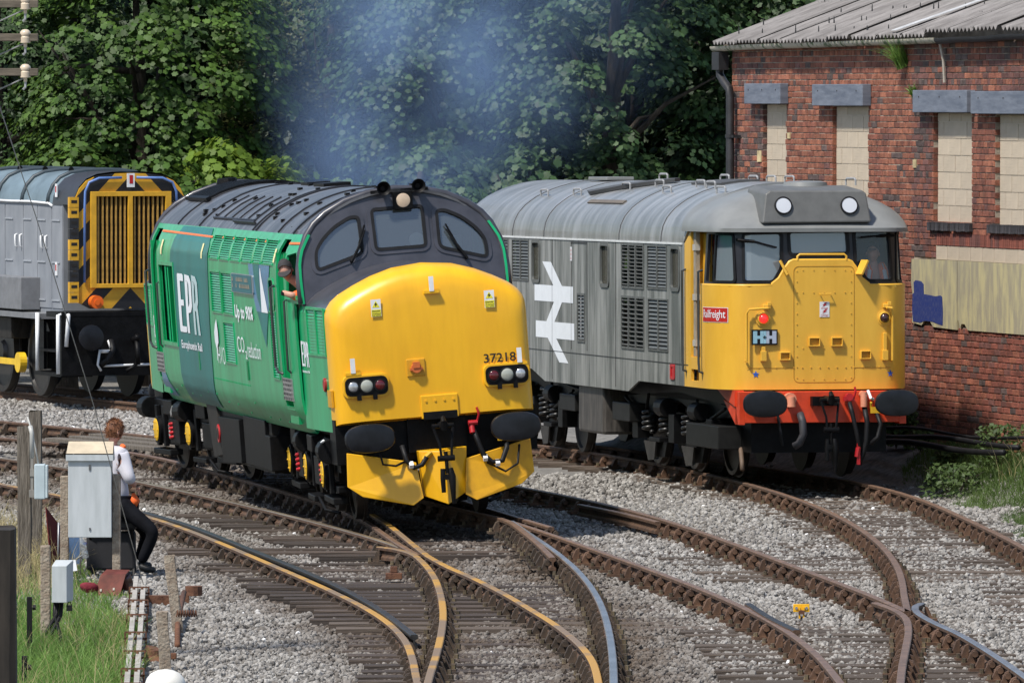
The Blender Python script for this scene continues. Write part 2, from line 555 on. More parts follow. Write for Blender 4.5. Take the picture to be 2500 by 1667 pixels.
def rail_mesh(k):
    z, L = LINES[k]
    T = np.gradient(L, axis=0); T /= np.linalg.norm(T, axis=1, keepdims=True)
    Nn = np.stack([T[:, 1], -T[:, 0]], 1)
    n, p = len(L), len(PROF)
    Vv = np.array([[(L[i, 0] + Nn[i, 0] * a, L[i, 1] + Nn[i, 1] * a, z + b) for a, b in PROF] for i in range(n)]).reshape(-1, 3)
    fs = [(i * p + j, i * p + (j + 1) % p, (i + 1) * p + (j + 1) % p, (i + 1) * p + j) for i in range(n - 1) for j in range(p)]
    me = bpy.data.meshes.new('rail')
    me.from_pydata(Vv.tolist(), [], fs + [tuple(range(p)), tuple(range((n - 1) * p, n * p))])
    me.materials.append(M_raildark if k == 'S_check' else M_rail)
    me.materials.append(TOPS[TOPOF.get(k, 'brown')])
    for i in range(n - 1):
        for j in (6, 7, 8):
            me.polygons[i * p + j].material_index = 1
    b = bmesh.new(); b.from_mesh(me); bmesh.ops.recalc_face_normals(b, faces=b.faces); b.to_mesh(me); b.free()
    return me
for k in RAILS:
    obj('check_rail' if 'check' in k else 'rail', rail_mesh(k), None, TRACKS[OWNER[k]])

M_sleeper = mat('sleeper_wood', (.055, .04, .03), .9, var=.5, sc=5, col2=(.12, .093, .072), stretch=(1, 9, 9), bump=.6, bsc=12, inst=.3)
M_sleeperdark = mat('sleeper_oily', (.034, .024, .018), .75, var=.5, sc=5, col2=(.078, .055, .04), stretch=(1, 9, 9), bump=.6, bsc=12, inst=.3)
SL = {}
for dark in (0, 1):
    for q in range(3):
        s_ = MB()
        h = [0, -.006, .004][q]
        s_.add([(-.5, -.125, -.13), (.5, -.125, -.13), (.5, .125, -.13), (-.5, .125, -.13), (-.5, -.122, h), (0, -.124, -.008 * q), (.5, -.12, 0), (.5, .12, -h), (0, .126, .004), (-.5, .121, 0)],
               [(0, 3, 2, 1), (4, 5, 8, 9), (5, 6, 7, 8), (0, 1, 6, 5, 4), (2, 3, 9, 8, 7), (1, 2, 7, 6), (3, 0, 4, 9)])
        SL[dark, q] = mesh_of(s_, 'sleeper', M_sleeperdark if dark else M_sleeper)
M_chair = mat('chair_iron', (.035, .025, .018), .85, var=.5, sc=20, col2=(.085, .056, .036), inst=.3)
M_chairr = mat('chair_rust', (.065, .035, .021), .85, var=.5, sc=20, col2=(.13, .07, .04), inst=.3)
M_nut = mat('chair_nut', (.06, .045, .032), .7, var=.4, sc=20, col2=(.13, .10, .05), inst=.6)
def chair(m):
    c = MB()
    c.box((0, 0, -.172), (.34, .15, .03))
    for s in (-1, 1):          # buttressed jaws either side of the rail
        c.prism([(s * .042, -.157), (s * .125, -.157), (s * .075, -.045), (s * .042, -.03)], -.034, .034, 'xz')
    c.cyl((-.052, -.085, -.075), (-.052, .085, -.075), .03, n=8)      # key
    nf = len(c.f)
    for s in (-1, 1): c.cyl((s * .145, .035 * s, -.157), (s * .145, .035 * s, -.115), .022, n=6)
    me = mesh_of(c, 'rail_chair', m)
    me.materials.append(M_nut)
    for i in range(nf, len(c.f)): me.polygons[i].material_index = 1
    return me
CH = [chair(M_chair), chair(M_chairr)]
Y = 66.0
runs = [k for k in RAILS if 'check' not in k and not k.startswith('E')]
slp = []
while Y < 124:
    xs_ = sorted((float(rail_x(k, Y)), k) for k in runs if not np.isnan(rail_x(k, Y)))
    if not xs_: Y += .7; continue
    grp = [[xs_[0]]]
    for a in xs_[1:]:
        if a[0] - grp[-1][-1][0] < 2.02: grp[-1].append(a)
        else: grp.append([a])
    for gp in grp:
        segs = [gp]
        if gp[-1][0] - gp[0][0] > 3.4:      # long bearers are two timbers butted between the rails
            gaps = [(gp[i + 1][0] - gp[i][0], i) for i in range(len(gp) - 1)]
            i = max(gaps)[1] + 1
            segs = [gp[:i], gp[i:]]
        for si, sg in enumerate(segs):
            x0 = sg[0][0] - rng.uniform(.42, .62); x1 = sg[-1][0] + rng.uniform(.42, .62)
            if len(segs) == 2:
                mid = (segs[0][-1][0] + segs[1][0][0]) / 2
                if si == 0: x1 = mid - .02
                else: x0 = mid + .02
            if len(sg) == 1 and len(segs) == 1: x0 -= .9; x1 += .9
            px0, px1 = x0 / Y, x1 / Y
            if px1 < -.075 or px0 > .075: continue
            own = OWNER[sg[len(sg) // 2][1]]
            zr = sum(LINES[a[1]][0] for a in sg) / len(sg)
            slp.append((x0, x1, Y, own, zr))
        for x, k in gp:
            if abs(x / Y) < .072:
                z, L = LINES[k]
                dx = float(rail_x(k, Y + .2)) - x
                if np.isnan(dx): dx = 0
                o = inst('rail_chair', CH[1 if OWNER[k] != 'left' else 0], TRACKS[OWNER[k]], (x, Y, z), -math.atan2(dx, .2) * 1.0)
                if rng.random() < .5: o.rotation_euler.z += math.pi
                o.scale = (rng.uniform(.88, 1.12), rng.uniform(.85, 1.25), rng.uniform(.94, 1.04)); o.rotation_euler.z += rng.uniform(-.06, .06)
    Y += .70 + rng.uniform(-.05, .05)
for x0, x1, Yy, own, zr in slp:
    dark = 1 if own == 'left' else 0
    inst('sleeper', SL[dark, rng.randrange(3)], TRACKS[own], ((x0 + x1) / 2, Yy, min(zr - .172, float(gz((x0 + x1) / 2, Yy)) + (rng.uniform(-.008, .014) if dark else rng.uniform(.02, .044)))), rng.uniform(-.015, .015) * 2 / max(2, x1 - x0), (x1 - x0, 1, 1))
for Yy in np.arange(129.5, 141, .7):
    inst('sleeper', SL[0, 0], TRACKS['back'], (float(rail_x('E_near', Yy)) + .3, Yy, -.15), .4, (2.6, 1, 1))

# ------------------------------------------------------------------ loose ballast: stones too many to count
def verge(y): return np.interp(y, [66, 74, 80, 86, 90, 95, 101], [-3.35, -3.5, -3.78, -4.2, -4.75, -5.25, -5.7])
def stones():
    pts = []
    for y0 in np.arange(66, 142, 1.0):
        w = .068 * y0 + .8
        dens = 430 if y0 < 90 else (330 if y0 < 105 else 170)
        n = int(dens * 2 * w)
        x = nrg.uniform(-w, w, n); yy = y0 + nrg.uniform(0, 1, n)
        pts.append(np.stack([x, yy], 1))
    p = np.concatenate(pts)
    x, yy = p[:, 0], p[:, 1]
    keep = np.ones(len(p), bool)
    keep &= ~((yy > 112) & (x > -2.6) & (x < 1.2))                       # under and behind the locomotives
    keep &= ~((yy > 119) & (x > -2.5))
    keep &= x < np.where(yy > 86, rail_x('X', np.clip(yy, 80, 119)) + 1.0 + (vnoise(yy, x, 9, 1.3) - .5) * .9, 99)
    keep &= ~((x < verge(yy) + (vnoise(yy, x, 5, .8) - .5) * .5) & (yy < 99))       # grass verge lower left
    p = p[keep]
    return p
P = stones()
px, py = P[:, 0], P[:, 1]
# oily brown dirt lies along the busy left-hand tracks
dmin = np.full(len(P), 9.)
for k in ('S', 'P', 'Q', 'Q2', 'P2', 'T', 'A_right'):
    xr = rail_x(k, py)
    dmin = np.fmin(dmin, np.abs(px - xr))
dirt = np.clip(1.15 - dmin / 1.0, 0, 1) * (.45 + .75 * vnoise(px, py, 21, .7))
for k in ('U', 'V', 'W', 'X', 'V2', 'W2'):
    dirt = np.maximum(dirt, np.clip(.6 - np.abs(px - np.nan_to_num(rail_x(k, py), nan=99)) / .5, 0, 1) * .7)
dirt = np.clip(dirt + (vnoise(px, py, 33, 2.2) - .45) * .4 + np.clip(vnoise(px, py, 37, .6) - .72, 0, 1) * 1.2, 0, 1)
me = bpy.data.meshes.new('ballast')
Z_ = gz(px, py) + nrg.uniform(-.035, .012, len(P)) - dirt * .012
me.vertices.add(len(P)); me.vertices.foreach_set('co', np.stack([px, py, Z_], 1).astype(np.float32).ravel())
sz = nrg.uniform(.013, .030, len(P)) * np.where(nrg.rand(len(P)) < .05, 1.5, 1) * np.interp(py, [66, 90, 135], [.9, 1.05, 1.5])
a1 = me.attributes.new('ssize', 'FLOAT_VECTOR', 'POINT')
a1.data.foreach_set('vector', (sz[:, None] * nrg.uniform(.65, 1.35, (len(P), 3))).astype(np.float32).ravel())
a2 = me.attributes.new('srot', 'FLOAT_VECTOR', 'POINT')
a2.data.foreach_set('vector', nrg.uniform(0, 6.28, (len(P), 3)).astype(np.float32).ravel())
a3 = me.attributes.new('dirt', 'FLOAT', 'POINT')
a3.data.foreach_set('value', dirt.astype(np.float32))
bal = bpy.data.objects.new('ballast', me)
COL.objects.link(bal)
tag(bal, 'loose pale grey stone ballast spread between all the tracks', 'ballast', kind='stuff')
M_stone = bpy.data.materials.new('ballast_stone'); M_stone.use_nodes = True
nt = M_stone.node_tree; N, Lk = nt.nodes, nt.links
b = N['Principled BSDF']; b.inputs['Roughness'].default_value = .95; b.inputs['Specular IOR Level'].default_value = .2
oi = N.new('ShaderNodeObjectInfo'); cr = N.new('ShaderNodeValToRGB')
els = cr.color_ramp.elements
for pos, c in ((0, (.13, .119, .107)), (.3, (.187, .173, .157)), (.55, (.25, .233, .212)), (.8, (.205, .176, .15)), (1, (.37, .354, .33))):
    e = els[0] if pos == 0 else (els[1] if pos == 1 else els.new(pos)); e.position = pos; e.color = (*c, 1)
Lk.new(oi.outputs['Random'], cr.inputs[0])
at = N.new('ShaderNodeAttribute'); at.attribute_type = 'INSTANCER'; at.attribute_name = 'dirt'
mx = N.new('ShaderNodeMix'); mx.data_type = 'RGBA'; mx.blend_type = 'MIX'
mx.inputs['B'].default_value = (.075, .052, .036, 1)
mr = N.new('ShaderNodeMath'); mr.operation = 'MULTIPLY'; mr.inputs[1].default_value = .88
Lk.new(at.outputs['Fac'], mr.inputs[0]); Lk.new(mr.outputs[0], mx.inputs['Factor']); Lk.new(cr.outputs[0], mx.inputs['A'])
Lk.new(mx.outputs['Result'], b.inputs['Base Color'])
gn = bpy.data.node_groups.new('ballast_stones', 'GeometryNodeTree')
gn.interface.new_socket('Geometry', in_out='INPUT', socket_type='NodeSocketGeometry')
gn.interface.new_socket('Geometry', in_out='OUTPUT', socket_type='NodeSocketGeometry')
gi, go = gn.nodes.new('NodeGroupInput'), gn.nodes.new('NodeGroupOutput')
m2p = gn.nodes.new('GeometryNodeMeshToPoints')
iop = gn.nodes.new('GeometryNodeInstanceOnPoints')
ico = gn.nodes.new('GeometryNodeMeshIcoSphere'); ico.inputs['Subdivisions'].default_value = 1; ico.inputs['Radius'].default_value = 1
sm = gn.nodes.new('GeometryNodeSetMaterial'); sm.inputs['Material'].default_value = M_stone
ss = gn.nodes.new('GeometryNodeSetShadeSmooth'); ss.inputs['Shade Smooth'].default_value = False
na = gn.nodes.new('GeometryNodeInputNamedAttribute'); na.data_type = 'FLOAT_VECTOR'; na.inputs[0].default_value = 'ssize'
nb = gn.nodes.new('GeometryNodeInputNamedAttribute'); nb.data_type = 'FLOAT_VECTOR'; nb.inputs[0].default_value = 'srot'
gl = gn.links
gl.new(gi.outputs[0], m2p.inputs[0]); gl.new(m2p.outputs[0], iop.inputs['Points'])
gl.new(ico.outputs[0], ss.inputs[0]); gl.new(ss.outputs[0], sm.inputs[0]); gl.new(sm.outputs[0], iop.inputs['Instance'])
gl.new(nb.outputs[0], iop.inputs['Rotation']); gl.new(na.outputs[0], iop.inputs['Scale'])
gl.new(iop.outputs[0], go.inputs[0])
md = bal.modifiers.new('stones', 'NODES'); md.node_group = gn
me.materials.append(M_stone)

# ------------------------------------------------------------------ brick warehouse (local x along the wall towards the camera, y inwards)
wh = thing('brick_building', 'old red brick warehouse with blocked-up windows and grey corrugated roof beside the track', 'building', (WALL0[0], WALL0[1], 0), (0, 0, R(-73)))
M_mortar = mat('mortar', (.27, .225, .175), .95, var=.35, sc=7, bump=.3)
BR = [mat('brick_' + n, c, .9, var=.35, sc=9, island=.28, bump=.5, bsc=60) for n, c in
      (('red', (.185, .064, .04)), ('orange', (.245, .09, .052)), ('plum', (.13, .056, .046)), ('dark', (.085, .058, .052)))]
BRI = [mat('brickpiece_' + n, c, .9, var=.35, sc=9, inst=.28, bump=.5, bsc=60) for n, c in
       (('red', (.19, .058, .038)), ('orange', (.245, .082, .048)), ('plum', (.14, .055, .044)), ('dark', (.085, .058, .052)))]
TMAX, ZB, ZT = 14.0, .35, 5.74
OPEN = [(1.20, 2.20, 2.6, 4.90), (4.21, 5.69, 2.6, 4.87), (8.34, 9.83, 3.33, 4.79), (10.73, 12.4, 3.31, 4.77)]
PANEL = (7.55, 13.6, 1.93, 2.82)
STRIP = (8.46, 13.6, 2.82, 3.02)
def blocked(t0, t1, z0, z1):
    for a, b_, c, d in OPEN + [PANEL, STRIP]:
        if t1 > a + .03 and t0 < b_ - .03 and z1 > c + .02 and z0 < d - .02: return (a, b_)
    return None
# core of the walls, set back behind the brick faces
c = MB()
c.bb(-.2, TMAX, .125, .34, -.4, 5.7)
c.bb(-.2, .1, .34, 7.5, -.4, 5.7); c.bb(TMAX - .3, TMAX, .34, 7.5, -.4, 5.7); c.bb(-.2, TMAX, 7.3, 7.6, -.4, 5.7)
c.prism([(.3, 5.7), (7.5, 5.7), (3.9, 7.05)], -.2, .1, 'yz')
core = c.build('wall', M_mortar, wh)
c = MB()                                    # mortar bed level with the joints, around the openings
OPM = [(a - .014, b_ + .014, c0, d + .004) for a, b_, c0, d in OPEN]
zc = sorted({ZB - .6, ZT + .02} | {z for o in OPM for z in o[2:]} | {1.93, 2.82})
tc_ = sorted({-.2, TMAX} | {t for o in OPM for t in o[:2]})
for i in range(len(tc_) - 1):
    for j in range(len(zc) - 1):
        tm, zm = (tc_[i] + tc_[i + 1]) / 2, (zc[j] + zc[j + 1]) / 2
        if not any(o[0] < tm < o[1] and o[2] < zm < o[3] for o in OPM):
            c.bb(tc_[i], tc_[i + 1], .008, .124, zc[j], zc[j + 1])
c.build('mortar_bed', M_mortar, core)
bricks = []
row = 0
z = ZB
CH_, BL = .083, .232
while z < ZT - .03:
    header = row % 5 == 3
    L_ = BL / 2 if header else BL
    t = -.2 + (0 if row % 2 else (-BL / 2 if not header else -BL / 4))
    while t < TMAX:
        t0, t1 = max(t, -.2), min(t + L_, TMAX)
        blk = blocked(t0, t1, z, z + CH_)
        if blk:                            # cut bricks at the jambs
            if t0 < blk[0] - .04: t1 = blk[0]; blk = None
            elif t1 > blk[1] + .04: t0 = blk[1]; blk = None
        if not blk and t1 - t0 > .05:
            bricks.append((t0, t1, z, row))
        t += L_
    z += CH_; row += 1
def brick_kind(t, z):
    dk = .06
    if t < 1.2: dk = .45
    if 7.55 < t < 8.2: dk = .75
    if t > 8 and z > 4.9: dk = .42
    if z < 1.9: dk = .22 if z > 1.2 else .1
    if 7.5 < t < 8.6 and z < 3: dk = .5
    n = float(vnoise(t, z * 3, 41, .5))
    r = rng.random() + (n - .5) * .5
    if r < dk * (.5 if 7.5 < t < 8.6 or t < 1.2 else .22): return 3
    if r < dk * 1.1: return 2
    pale = .55 if (t < 7.6 and z > 3) else .3
    return 1 if rng.random() < pale * (.6 + n * .6) else 0
TMPL = np.array([(0, 0, 0), (1, 0, 0), (1, 1, 0), (0, 1, 0), (0, 0, 1), (1, 0, 1), (1, 1, 1), (0, 1, 1)], float)
def brick_box(t0, t1, z, pr, seed):
    r_ = random.Random(seed)
    j = .0055
    x0, x1, z0, z1 = t0 + j, t1 - j, z + j, z + CH_ - j
    b_ = .006
    f = -pr
    q = [r_.uniform(-.003, .003) for _ in range(8)]
    vs = [(x0, .12, z0), (x1, .12, z0), (x1, .12, z1), (x0, .12, z1),
          (x0, f + b_, z0 + q[0]), (x1, f + b_, z0 + q[1]), (x1, f + b_, z1 + q[2]), (x0, f + b_, z1 + q[3]),
          (x0 + b_, f, z0 + b_), (x1 - b_, f + q[4], z0 + b_), (x1 - b_, f + q[5], z1 - b_), (x0 + b_, f + q[6], z1 - b_)]
    fs = [(0, 4, 5, 1), (1, 5, 6, 2), (2, 6, 7, 3), (3, 7, 4, 0), (4, 8, 9, 5), (5, 9, 10, 6), (6, 10, 11, 7), (7, 11, 8, 4), (8, 11, 10, 9)]
    return vs, fs
near = sorted([i for i, b_ in enumerate(bricks) if 7.9 < b_[0] < 11.75 and b_[2] < 1.88 and b_[2] > .7], key=lambda i: -bricks[i][0])
near = set(near[:296])
rest = [MB() for _ in range(4)]
for i, (t0, t1, z, row) in enumerate(bricks):
    kd = brick_kind((t0 + t1) / 2, z)
    pr = rng.uniform(-.003, .006) + (.004 if t0 > 7.55 else 0)
    vs, fs = brick_box(t0, t1, z, pr, i)
    if i in near:
        mb = MB(); mb.add(vs, fs)
        me = bpy.data.meshes.new('brick'); me.from_pydata(mb.v, [], mb.f); me.materials.append(BRI[kd])
        obj('brick', me, None, wh)
    else:
        rest[kd].add(vs, fs)
me = bpy.data.meshes.new('brickwork')
av, af, am = [], [], []
for k in range(4):
    o = len(av); av += rest[k].v; af += [tuple(i + o for i in f) for f in rest[k].f]; am += [k] * len(rest[k].f)
me.from_pydata(av, [], af)
for k in range(4): me.materials.append(BR[k])
me.polygons.foreach_set('material_index', am)
obj('brickwork', me, None, wh, kind='stuff')
# concrete block infill
M_block = mat('concrete_block', (.47, .395, .30), .95, var=.1, sc=2, inst=.05, bump=.35, bsc=50)
M_joint = mat('block_joint', (.50, .44, .35), .95, var=.1)
def block_me(w, h):
    b_ = MB(); b_.bb(0, w, 0, .055, 0, h)
    return mesh_of(b_, 'concrete_block', M_block)
jm = MB()
for (a, b_, c0, d) in OPEN:
    jm.bb(a, b_, .070, .123, c0, d)
    z = d; r_ = 0
    while z > c0 + .02:
        h = .115 if r_ == 0 else .225
        z0 = max(z - h, c0)
        t = a - (.22 if r_ % 2 else 0)
        while t < b_ - .01:
            t0, t1 = max(t, a), min(t + .45, b_)
            if t1 - t0 > .04:
                inst('concrete_block', block_me(t1 - t0 - .012, z - z0 - .012), wh, (t0 + .006, .062 + rng.uniform(-.003, .002), z0 + .006))
            t += .45
        z = z0; r_ += 1
jm.bb(STRIP[0], STRIP[1], .004, .123, STRIP[2], STRIP[3])
t = STRIP[0]
while t < STRIP[1]:
    inst('concrete_block', block_me(.435, .185), wh, (t + .006, -.006, STRIP[2] + .008))
    t += .447
jm.build('block_mortar', M_joint, core, kind='stuff')
# painted timber lintel boards
M_lintel = mat('lintel_paint', (.098, .115, .15), .7, var=.25, sc=3, col2=(.165, .185, .225), stretch=(1, 1, 5), bump=.2)
for (a, b_, c0, d) in ((.74, 2.33, 4.91, 5.20), (3.71, 5.83, 4.885, 5.185), (7.86, 9.97, 4.80, 5.10), (10.12, 12.6, 4.785, 5.085)):
    m = MB(); m.bb(a, b_, -.13, -.001, c0, d)
    l_ = m.build('lintel', M_lintel, wh, bevel=.008)
    m = MB()
    for q in range(3): m.cyl((a + (b_ - a) * (.12 + .38 * q), -.136, d - .09), (a + (b_ - a) * (.12 + .38 * q), -.12, d - .09), .012, n=6)
    m.build('bolt', mat('bolt_dark', (.03, .03, .03), .7), l_)
# sills of dark bricks on edge, soldier course
M_sill = mat('sill_brick', (.035, .032, .034), .75, var=.4, sc=8, inst=.35, bump=.4)
for a, b_ in ((8.23, 9.86), (10.56, 12.6)):
    t = a
    while t < b_ - .05:
        if abs(t - 9.05) > .06 or a > 10:
            m = MB(); m.bb(.005, .078, -.055 - rng.uniform(0, .012), .09, 0, .112)
            inst('sill_brick', mesh_of(m, 'sill_brick', M_sill), wh, (t, 0, 3.216 + rng.uniform(-.004, .004)))
        t += .083
t = 8.5
while t < 13.4:
    m = MB(); m.bb(.005, .074, -.012 - rng.uniform(0, .005), .06, 0, .158)
    inst('brick', mesh_of(m, 'brick', BRI[2] if rng.random() < .5 else BRI[0]), wh, (t, 0, 3.022))
    t += .08
# cement render panel with old paint
M_render = mat('old_render', (.30, .27, .19), .9, var=.3, sc=2.2, col2=(.45, .40, .22), stretch=(3.5, 3.5, .8), bump=.25, bsc=30, ramp=(.42, .62))
M_blue = mat('blue_paint', (.012, .028, .16), .7, var=.4, sc=16, col2=(.16, .17, .20), stretch=(4, 4, 1), ramp=(.5, .8))
fw = lambda u, v: ((u, 0, v), (0, -1, 0))
for k, poly in enumerate(([(7.55, 2.815), (9.335, 2.822), (9.33, 1.90), (8.4, 1.915), (8.3, 1.98), (8.05, 1.985), (7.95, 1.925), (7.57, 1.955), (7.6, 2.3), (7.53, 2.5)],
             [(9.35, 2.822), (13.6, 2.822), (13.6, 1.905), (9.75, 1.905), (9.62, 1.985), (9.5, 1.985), (9.46, 1.93), (9.38, 2.03), (9.345, 2.03)])):
    m = MB(); sheet(m, poly, fw, th=.03, off=.028 - .004 * k, du=0, dv=0)
    pn = m.build('render_panel', M_render, wh)
    if k == 0:
        m = MB(); sheet(m, [(7.64, 2.50), (7.72, 2.53), (7.95, 2.52), (8.04, 2.48), (8.05, 2.35), (8.3, 2.34), (8.5, 2.33), (8.7, 2.345), (8.77, 2.33), (8.8, 2.12), (8.79, 1.945), (8.55, 1.965), (8.4, 1.985), (8.1, 1.99), (7.9, 1.96), (7.62, 1.97), (7.585, 2.1), (7.6, 2.34), (7.66, 2.36)], fw, th=.002, off=.032, du=0, dv=0)
        m.build('paint_patch', M_blue, pn, label='scuffed dark blue paint patch')
# roof of corrugated sheets
M_roof = mat('fibre_cement', (.13, .12, .115), .95, var=.35, sc=3.5, col2=(.235, .22, .212), bump=.5, bsc=45, inst=.10, stretch=(1, .4, 1))
SLP = math.tan(R(20))
def roof_sheet(w0, w1, waves=7, width=1.02, drop=0.):
    n = waves * 6
    vs, fs = [], []
    rows = [w0, (w0 + w1) / 2, w1]
    for k, w in enumerate(rows):
        for th_ in (0, -.012):
            for i in range(n + 1):
                x = width * i / n
                zz = .026 * math.cos(2 * math.pi * waves * i / n)
                vs.append((x, w, 5.82 + (w + .22) * SLP + zz + th_))
    s = n + 1
    for k in range(2):
        for i in range(n):
            a = k * 2 * s + i
            fs += [(a, a + 1, a + 2 * s + 1, a + 2 * s), (a + s, a + 3 * s, a + 3 * s + 1, a + s + 1)]
    for i in range(n):
        fs.append((i, i + s, i + s + 1, i + 1))
    me = bpy.data.meshes.new('roof_sheet'); me.from_pydata(vs, [], fs); me.materials.append(M_roof)
    return me
for i in range(15):
    for j, (w0, w1) in enumerate(((-.22, 1.45), (1.3, 2.95), (2.8, 4.2))):
        me = roof_sheet(w0 - (rng.uniform(0, .05) if j == 0 else 0), w1)
        zz = .02 * j + (.0 if i != 3 else -.02) + (.012 if i % 2 else 0) + .006 * i
        o = inst('roof_sheet', me, wh, (-.32 + i * .985, 0, zz - (.02 if i < 9 else -.03)))
        o.rotation_euler = (rng.uniform(-.006, .006), rng.uniform(-.01, .01), 0)
m = MB()
for i in range(70):
    t_, w_ = rng.uniform(.1, 13), rng.choice((.0, .35, .8, 1.3))
    zz = 5.84 + (w_ + .22) * SLP
    m.cyl((t_, w_, zz), (t_, w_, zz + rng.uniform(.06, .11)), .012, .006, n=5)
m.build('hook_bolts', mat('bolt_dark', (.03, .03, .03), .7), wh, kind='stuff')
m = MB()                                                     # pale repair strip running up the roof
sheet(m, [(7.2, -.2), (7.42, -.2), (8.6, 4.2), (8.45, 4.2)], lambda u, v: ((u, v, 5.91 + (v + .22) * SLP), (0, 0, 1)), th=.01, du=0, dv=0)
m.build('flashing_strip', mat('roof_flashing', (.42, .42, .42), .6, var=.2), wh)
M_oldgut = mat('old_gutter', (.46, .42, .33), .8, var=.4, sc=5, col2=(.06, .10, .04), ramp=(.5, .62), stretch=(1.5, 1, 1), bump=.4)
M_black = mat('black_iron', (.018, .018, .02), .55, var=.3)
def gutter(t0, t1, z0, z1, m_):
    m = MB()
    n = 8
    rings = []
    for k in range(7):
        t = t0 + (t1 - t0) * k / 6; zc_ = z0 + (z1 - z0) * k / 6 + rng.uniform(-.012, .012)
        rings.append([(t, -.14 - .075 * math.cos(math.pi * i / n), zc_ - .075 * math.sin(math.pi * i / n)) for i in range(n + 1)] +
                     [(t, -.14 + .062 * math.cos(math.pi * i / n), zc_ - .062 * math.sin(math.pi * i / n)) for i in range(n + 1)])
    m.loft(rings, True, True, True)
    m.build('gutter', m_, wh, smooth=35)
gutter(-.58, 8.9, 5.74, 5.80, M_oldgut); gutter(8.92, TMAX, 5.80, 5.83, M_black)
m = MB()
m.bb(-.56, TMAX, .0, .03, 5.70, 5.80)
m.build('fascia', mat('fascia_wood', (.12, .09, .06), .9, var=.4), wh)
m = MB()
m.bb(-.52, -.20, -.2, -.05, 5.40, 5.66)
m.tube([(-.36, -.13, 5.42), (-.36, -.13, 5.33), (-.2, -.12, 5.22), (.02, -.11, 5.12), (.05, -.11, 5.0), (.05, -.11, .4)], .06, n=10)
for zz in (4.42, 3.2, 2.0): m.cyl((.05, -.11, zz), (.05, -.11, zz + .05), .07, n=10); m.bb(.04, .22, -.12, 0, zz, zz + .04)
m.build('drainpipe', M_black, wh, smooth=40)
m = MB()
m.tube([(8.86, -.1, 5.72), (8.88, -.06, 5.5), (8.9, -.05, 5.2)], .022, n=6)
m.build('overflow_pipe', mat('pipe_grey', (.35, .31, .26), .7, var=.3), wh)
m = MB(); m.bb(.98, 1.16, -.014, .05, 4.08, 4.24); m.bb(2.30, 2.42, -.014, .05, 4.42, 4.50); m.bb(7.55, 7.67, -.014, .05, 4.05, 4.16)
m.build('stone_patch', mat('pale_stone', (.50, .40, .22), .9, var=.35), wh)
# grass tuft growing from the wall head and small weeds on it
def tuft(name, label, cat, loc, n, h, spread, m, rot=(0, 0, 0), droop=.5, wide=.012, group=None):
    V, Fc = blades(n, h, spread, wide, droop)
    o = obj(name, np_mesh(name, V, Fc, m, False))
    o.location = loc; o.rotation_euler = rot
    return tag(o, label, cat, group)
def blades(n, h, spread, wide, droop, segs=3):
    a = nrg.uniform(0, 6.283, n); rr = np.sqrt(nrg.uniform(0, 1, n)) * spread
    base = np.stack([rr * np.cos(a), rr * np.sin(a), np.zeros(n)], 1)
    d = nrg.uniform(0, 6.283, n); lean = nrg.uniform(.1, 1, n) * droop
    hh = nrg.uniform(.55, 1.1, n) * h
    side = np.stack([-np.sin(d), np.cos(d), np.zeros(n)], 1)
    return blade_mesh(base, d, lean, hh, side, wide, segs)
def blade_mesh(base, d, lean, hh, side, wide, segs=3):
    n = len(base)
    Vs = []
    for k in range(segs + 1):
        t = k / segs
        c_ = base + np.stack([np.cos(d) * lean * hh * t * t, np.sin(d) * lean * hh * t * t, hh * (t - .35 * lean * t * t)], 1)
        w = wide * (1 - t * .92)
        Vs += [c_ - side * (w * .5)[:, None] if isinstance(w, np.ndarray) else c_ - side * w * .5,
               c_ + side * (w * .5)[:, None] if isinstance(w, np.ndarray) else c_ + side * w * .5]
    V = np.stack(Vs, 1).reshape(-1, 3)
    q = np.array([(2 * k, 2 * k + 1, 2 * k + 3, 2 * k + 2) for k in range(segs)])
    Fc = (q[None] + (np.arange(n) * 2 * (segs + 1))[:, None, None]).reshape(-1, 4)
    return V, Fc
def leafmat(name, col, col2, trans=.35, isl=.25, sc=.6, rough=.55):
    if name in MATS: return MATS[name]
    m = mat(name, col, rough, var=.3, sc=sc, col2=col2, island=isl, spec=.3)
    nt = m.node_tree; N, Lk = nt.nodes, nt.links
    b = N['Principled BSDF']; o = N['Material Output']
    src = b.inputs['Base Color'].links[0].from_socket
    tr = N.new('ShaderNodeBsdfTranslucent'); mx = N.new('ShaderNodeMixShader'); mx.inputs[0].default_value = trans
    hs = N.new('ShaderNodeHueSaturation'); hs.inputs['Value'].default_value = 1.5; hs.inputs['Hue'].default_value = .485
    Lk.new(src, hs.inputs['Color']); Lk.new(hs.outputs[0], tr.inputs[0])
    Lk.new(b.outputs[0], mx.inputs[1]); Lk.new(tr.outputs[0], mx.inputs[2]); Lk.new(mx.outputs[0], o.inputs[0])
    return m
M_grass = leafmat('grass_green', (.075, .17, .025), (.17, .28, .065), .35, .3, 1.5)
M_straw = leafmat('grass_straw', (.30, .25, .11), (.40, .34, .18), .3, .3, 1.5)
def wpt(t, y, z): return (WALL0[0] + t * S17 + y * C17, WALL0[1] - t * C17 + y * S17, z)
tuft('grass_tuft', 'tuft of grass growing out of the brick wall under the gutter', 'grass', wpt(7.25, -.03, 5.42), 170, .5, .1, M_grass, rot=(R(28), 0, R(-73)), droop=.9, wide=.012)
tuft('weed', 'small green weed on the brick wall left of a grey lintel', 'weed', wpt(7.72, -.03, 5.02), 60, .2, .06, M_grass, rot=(R(40), 0, R(-73)), droop=.8, wide=.03)

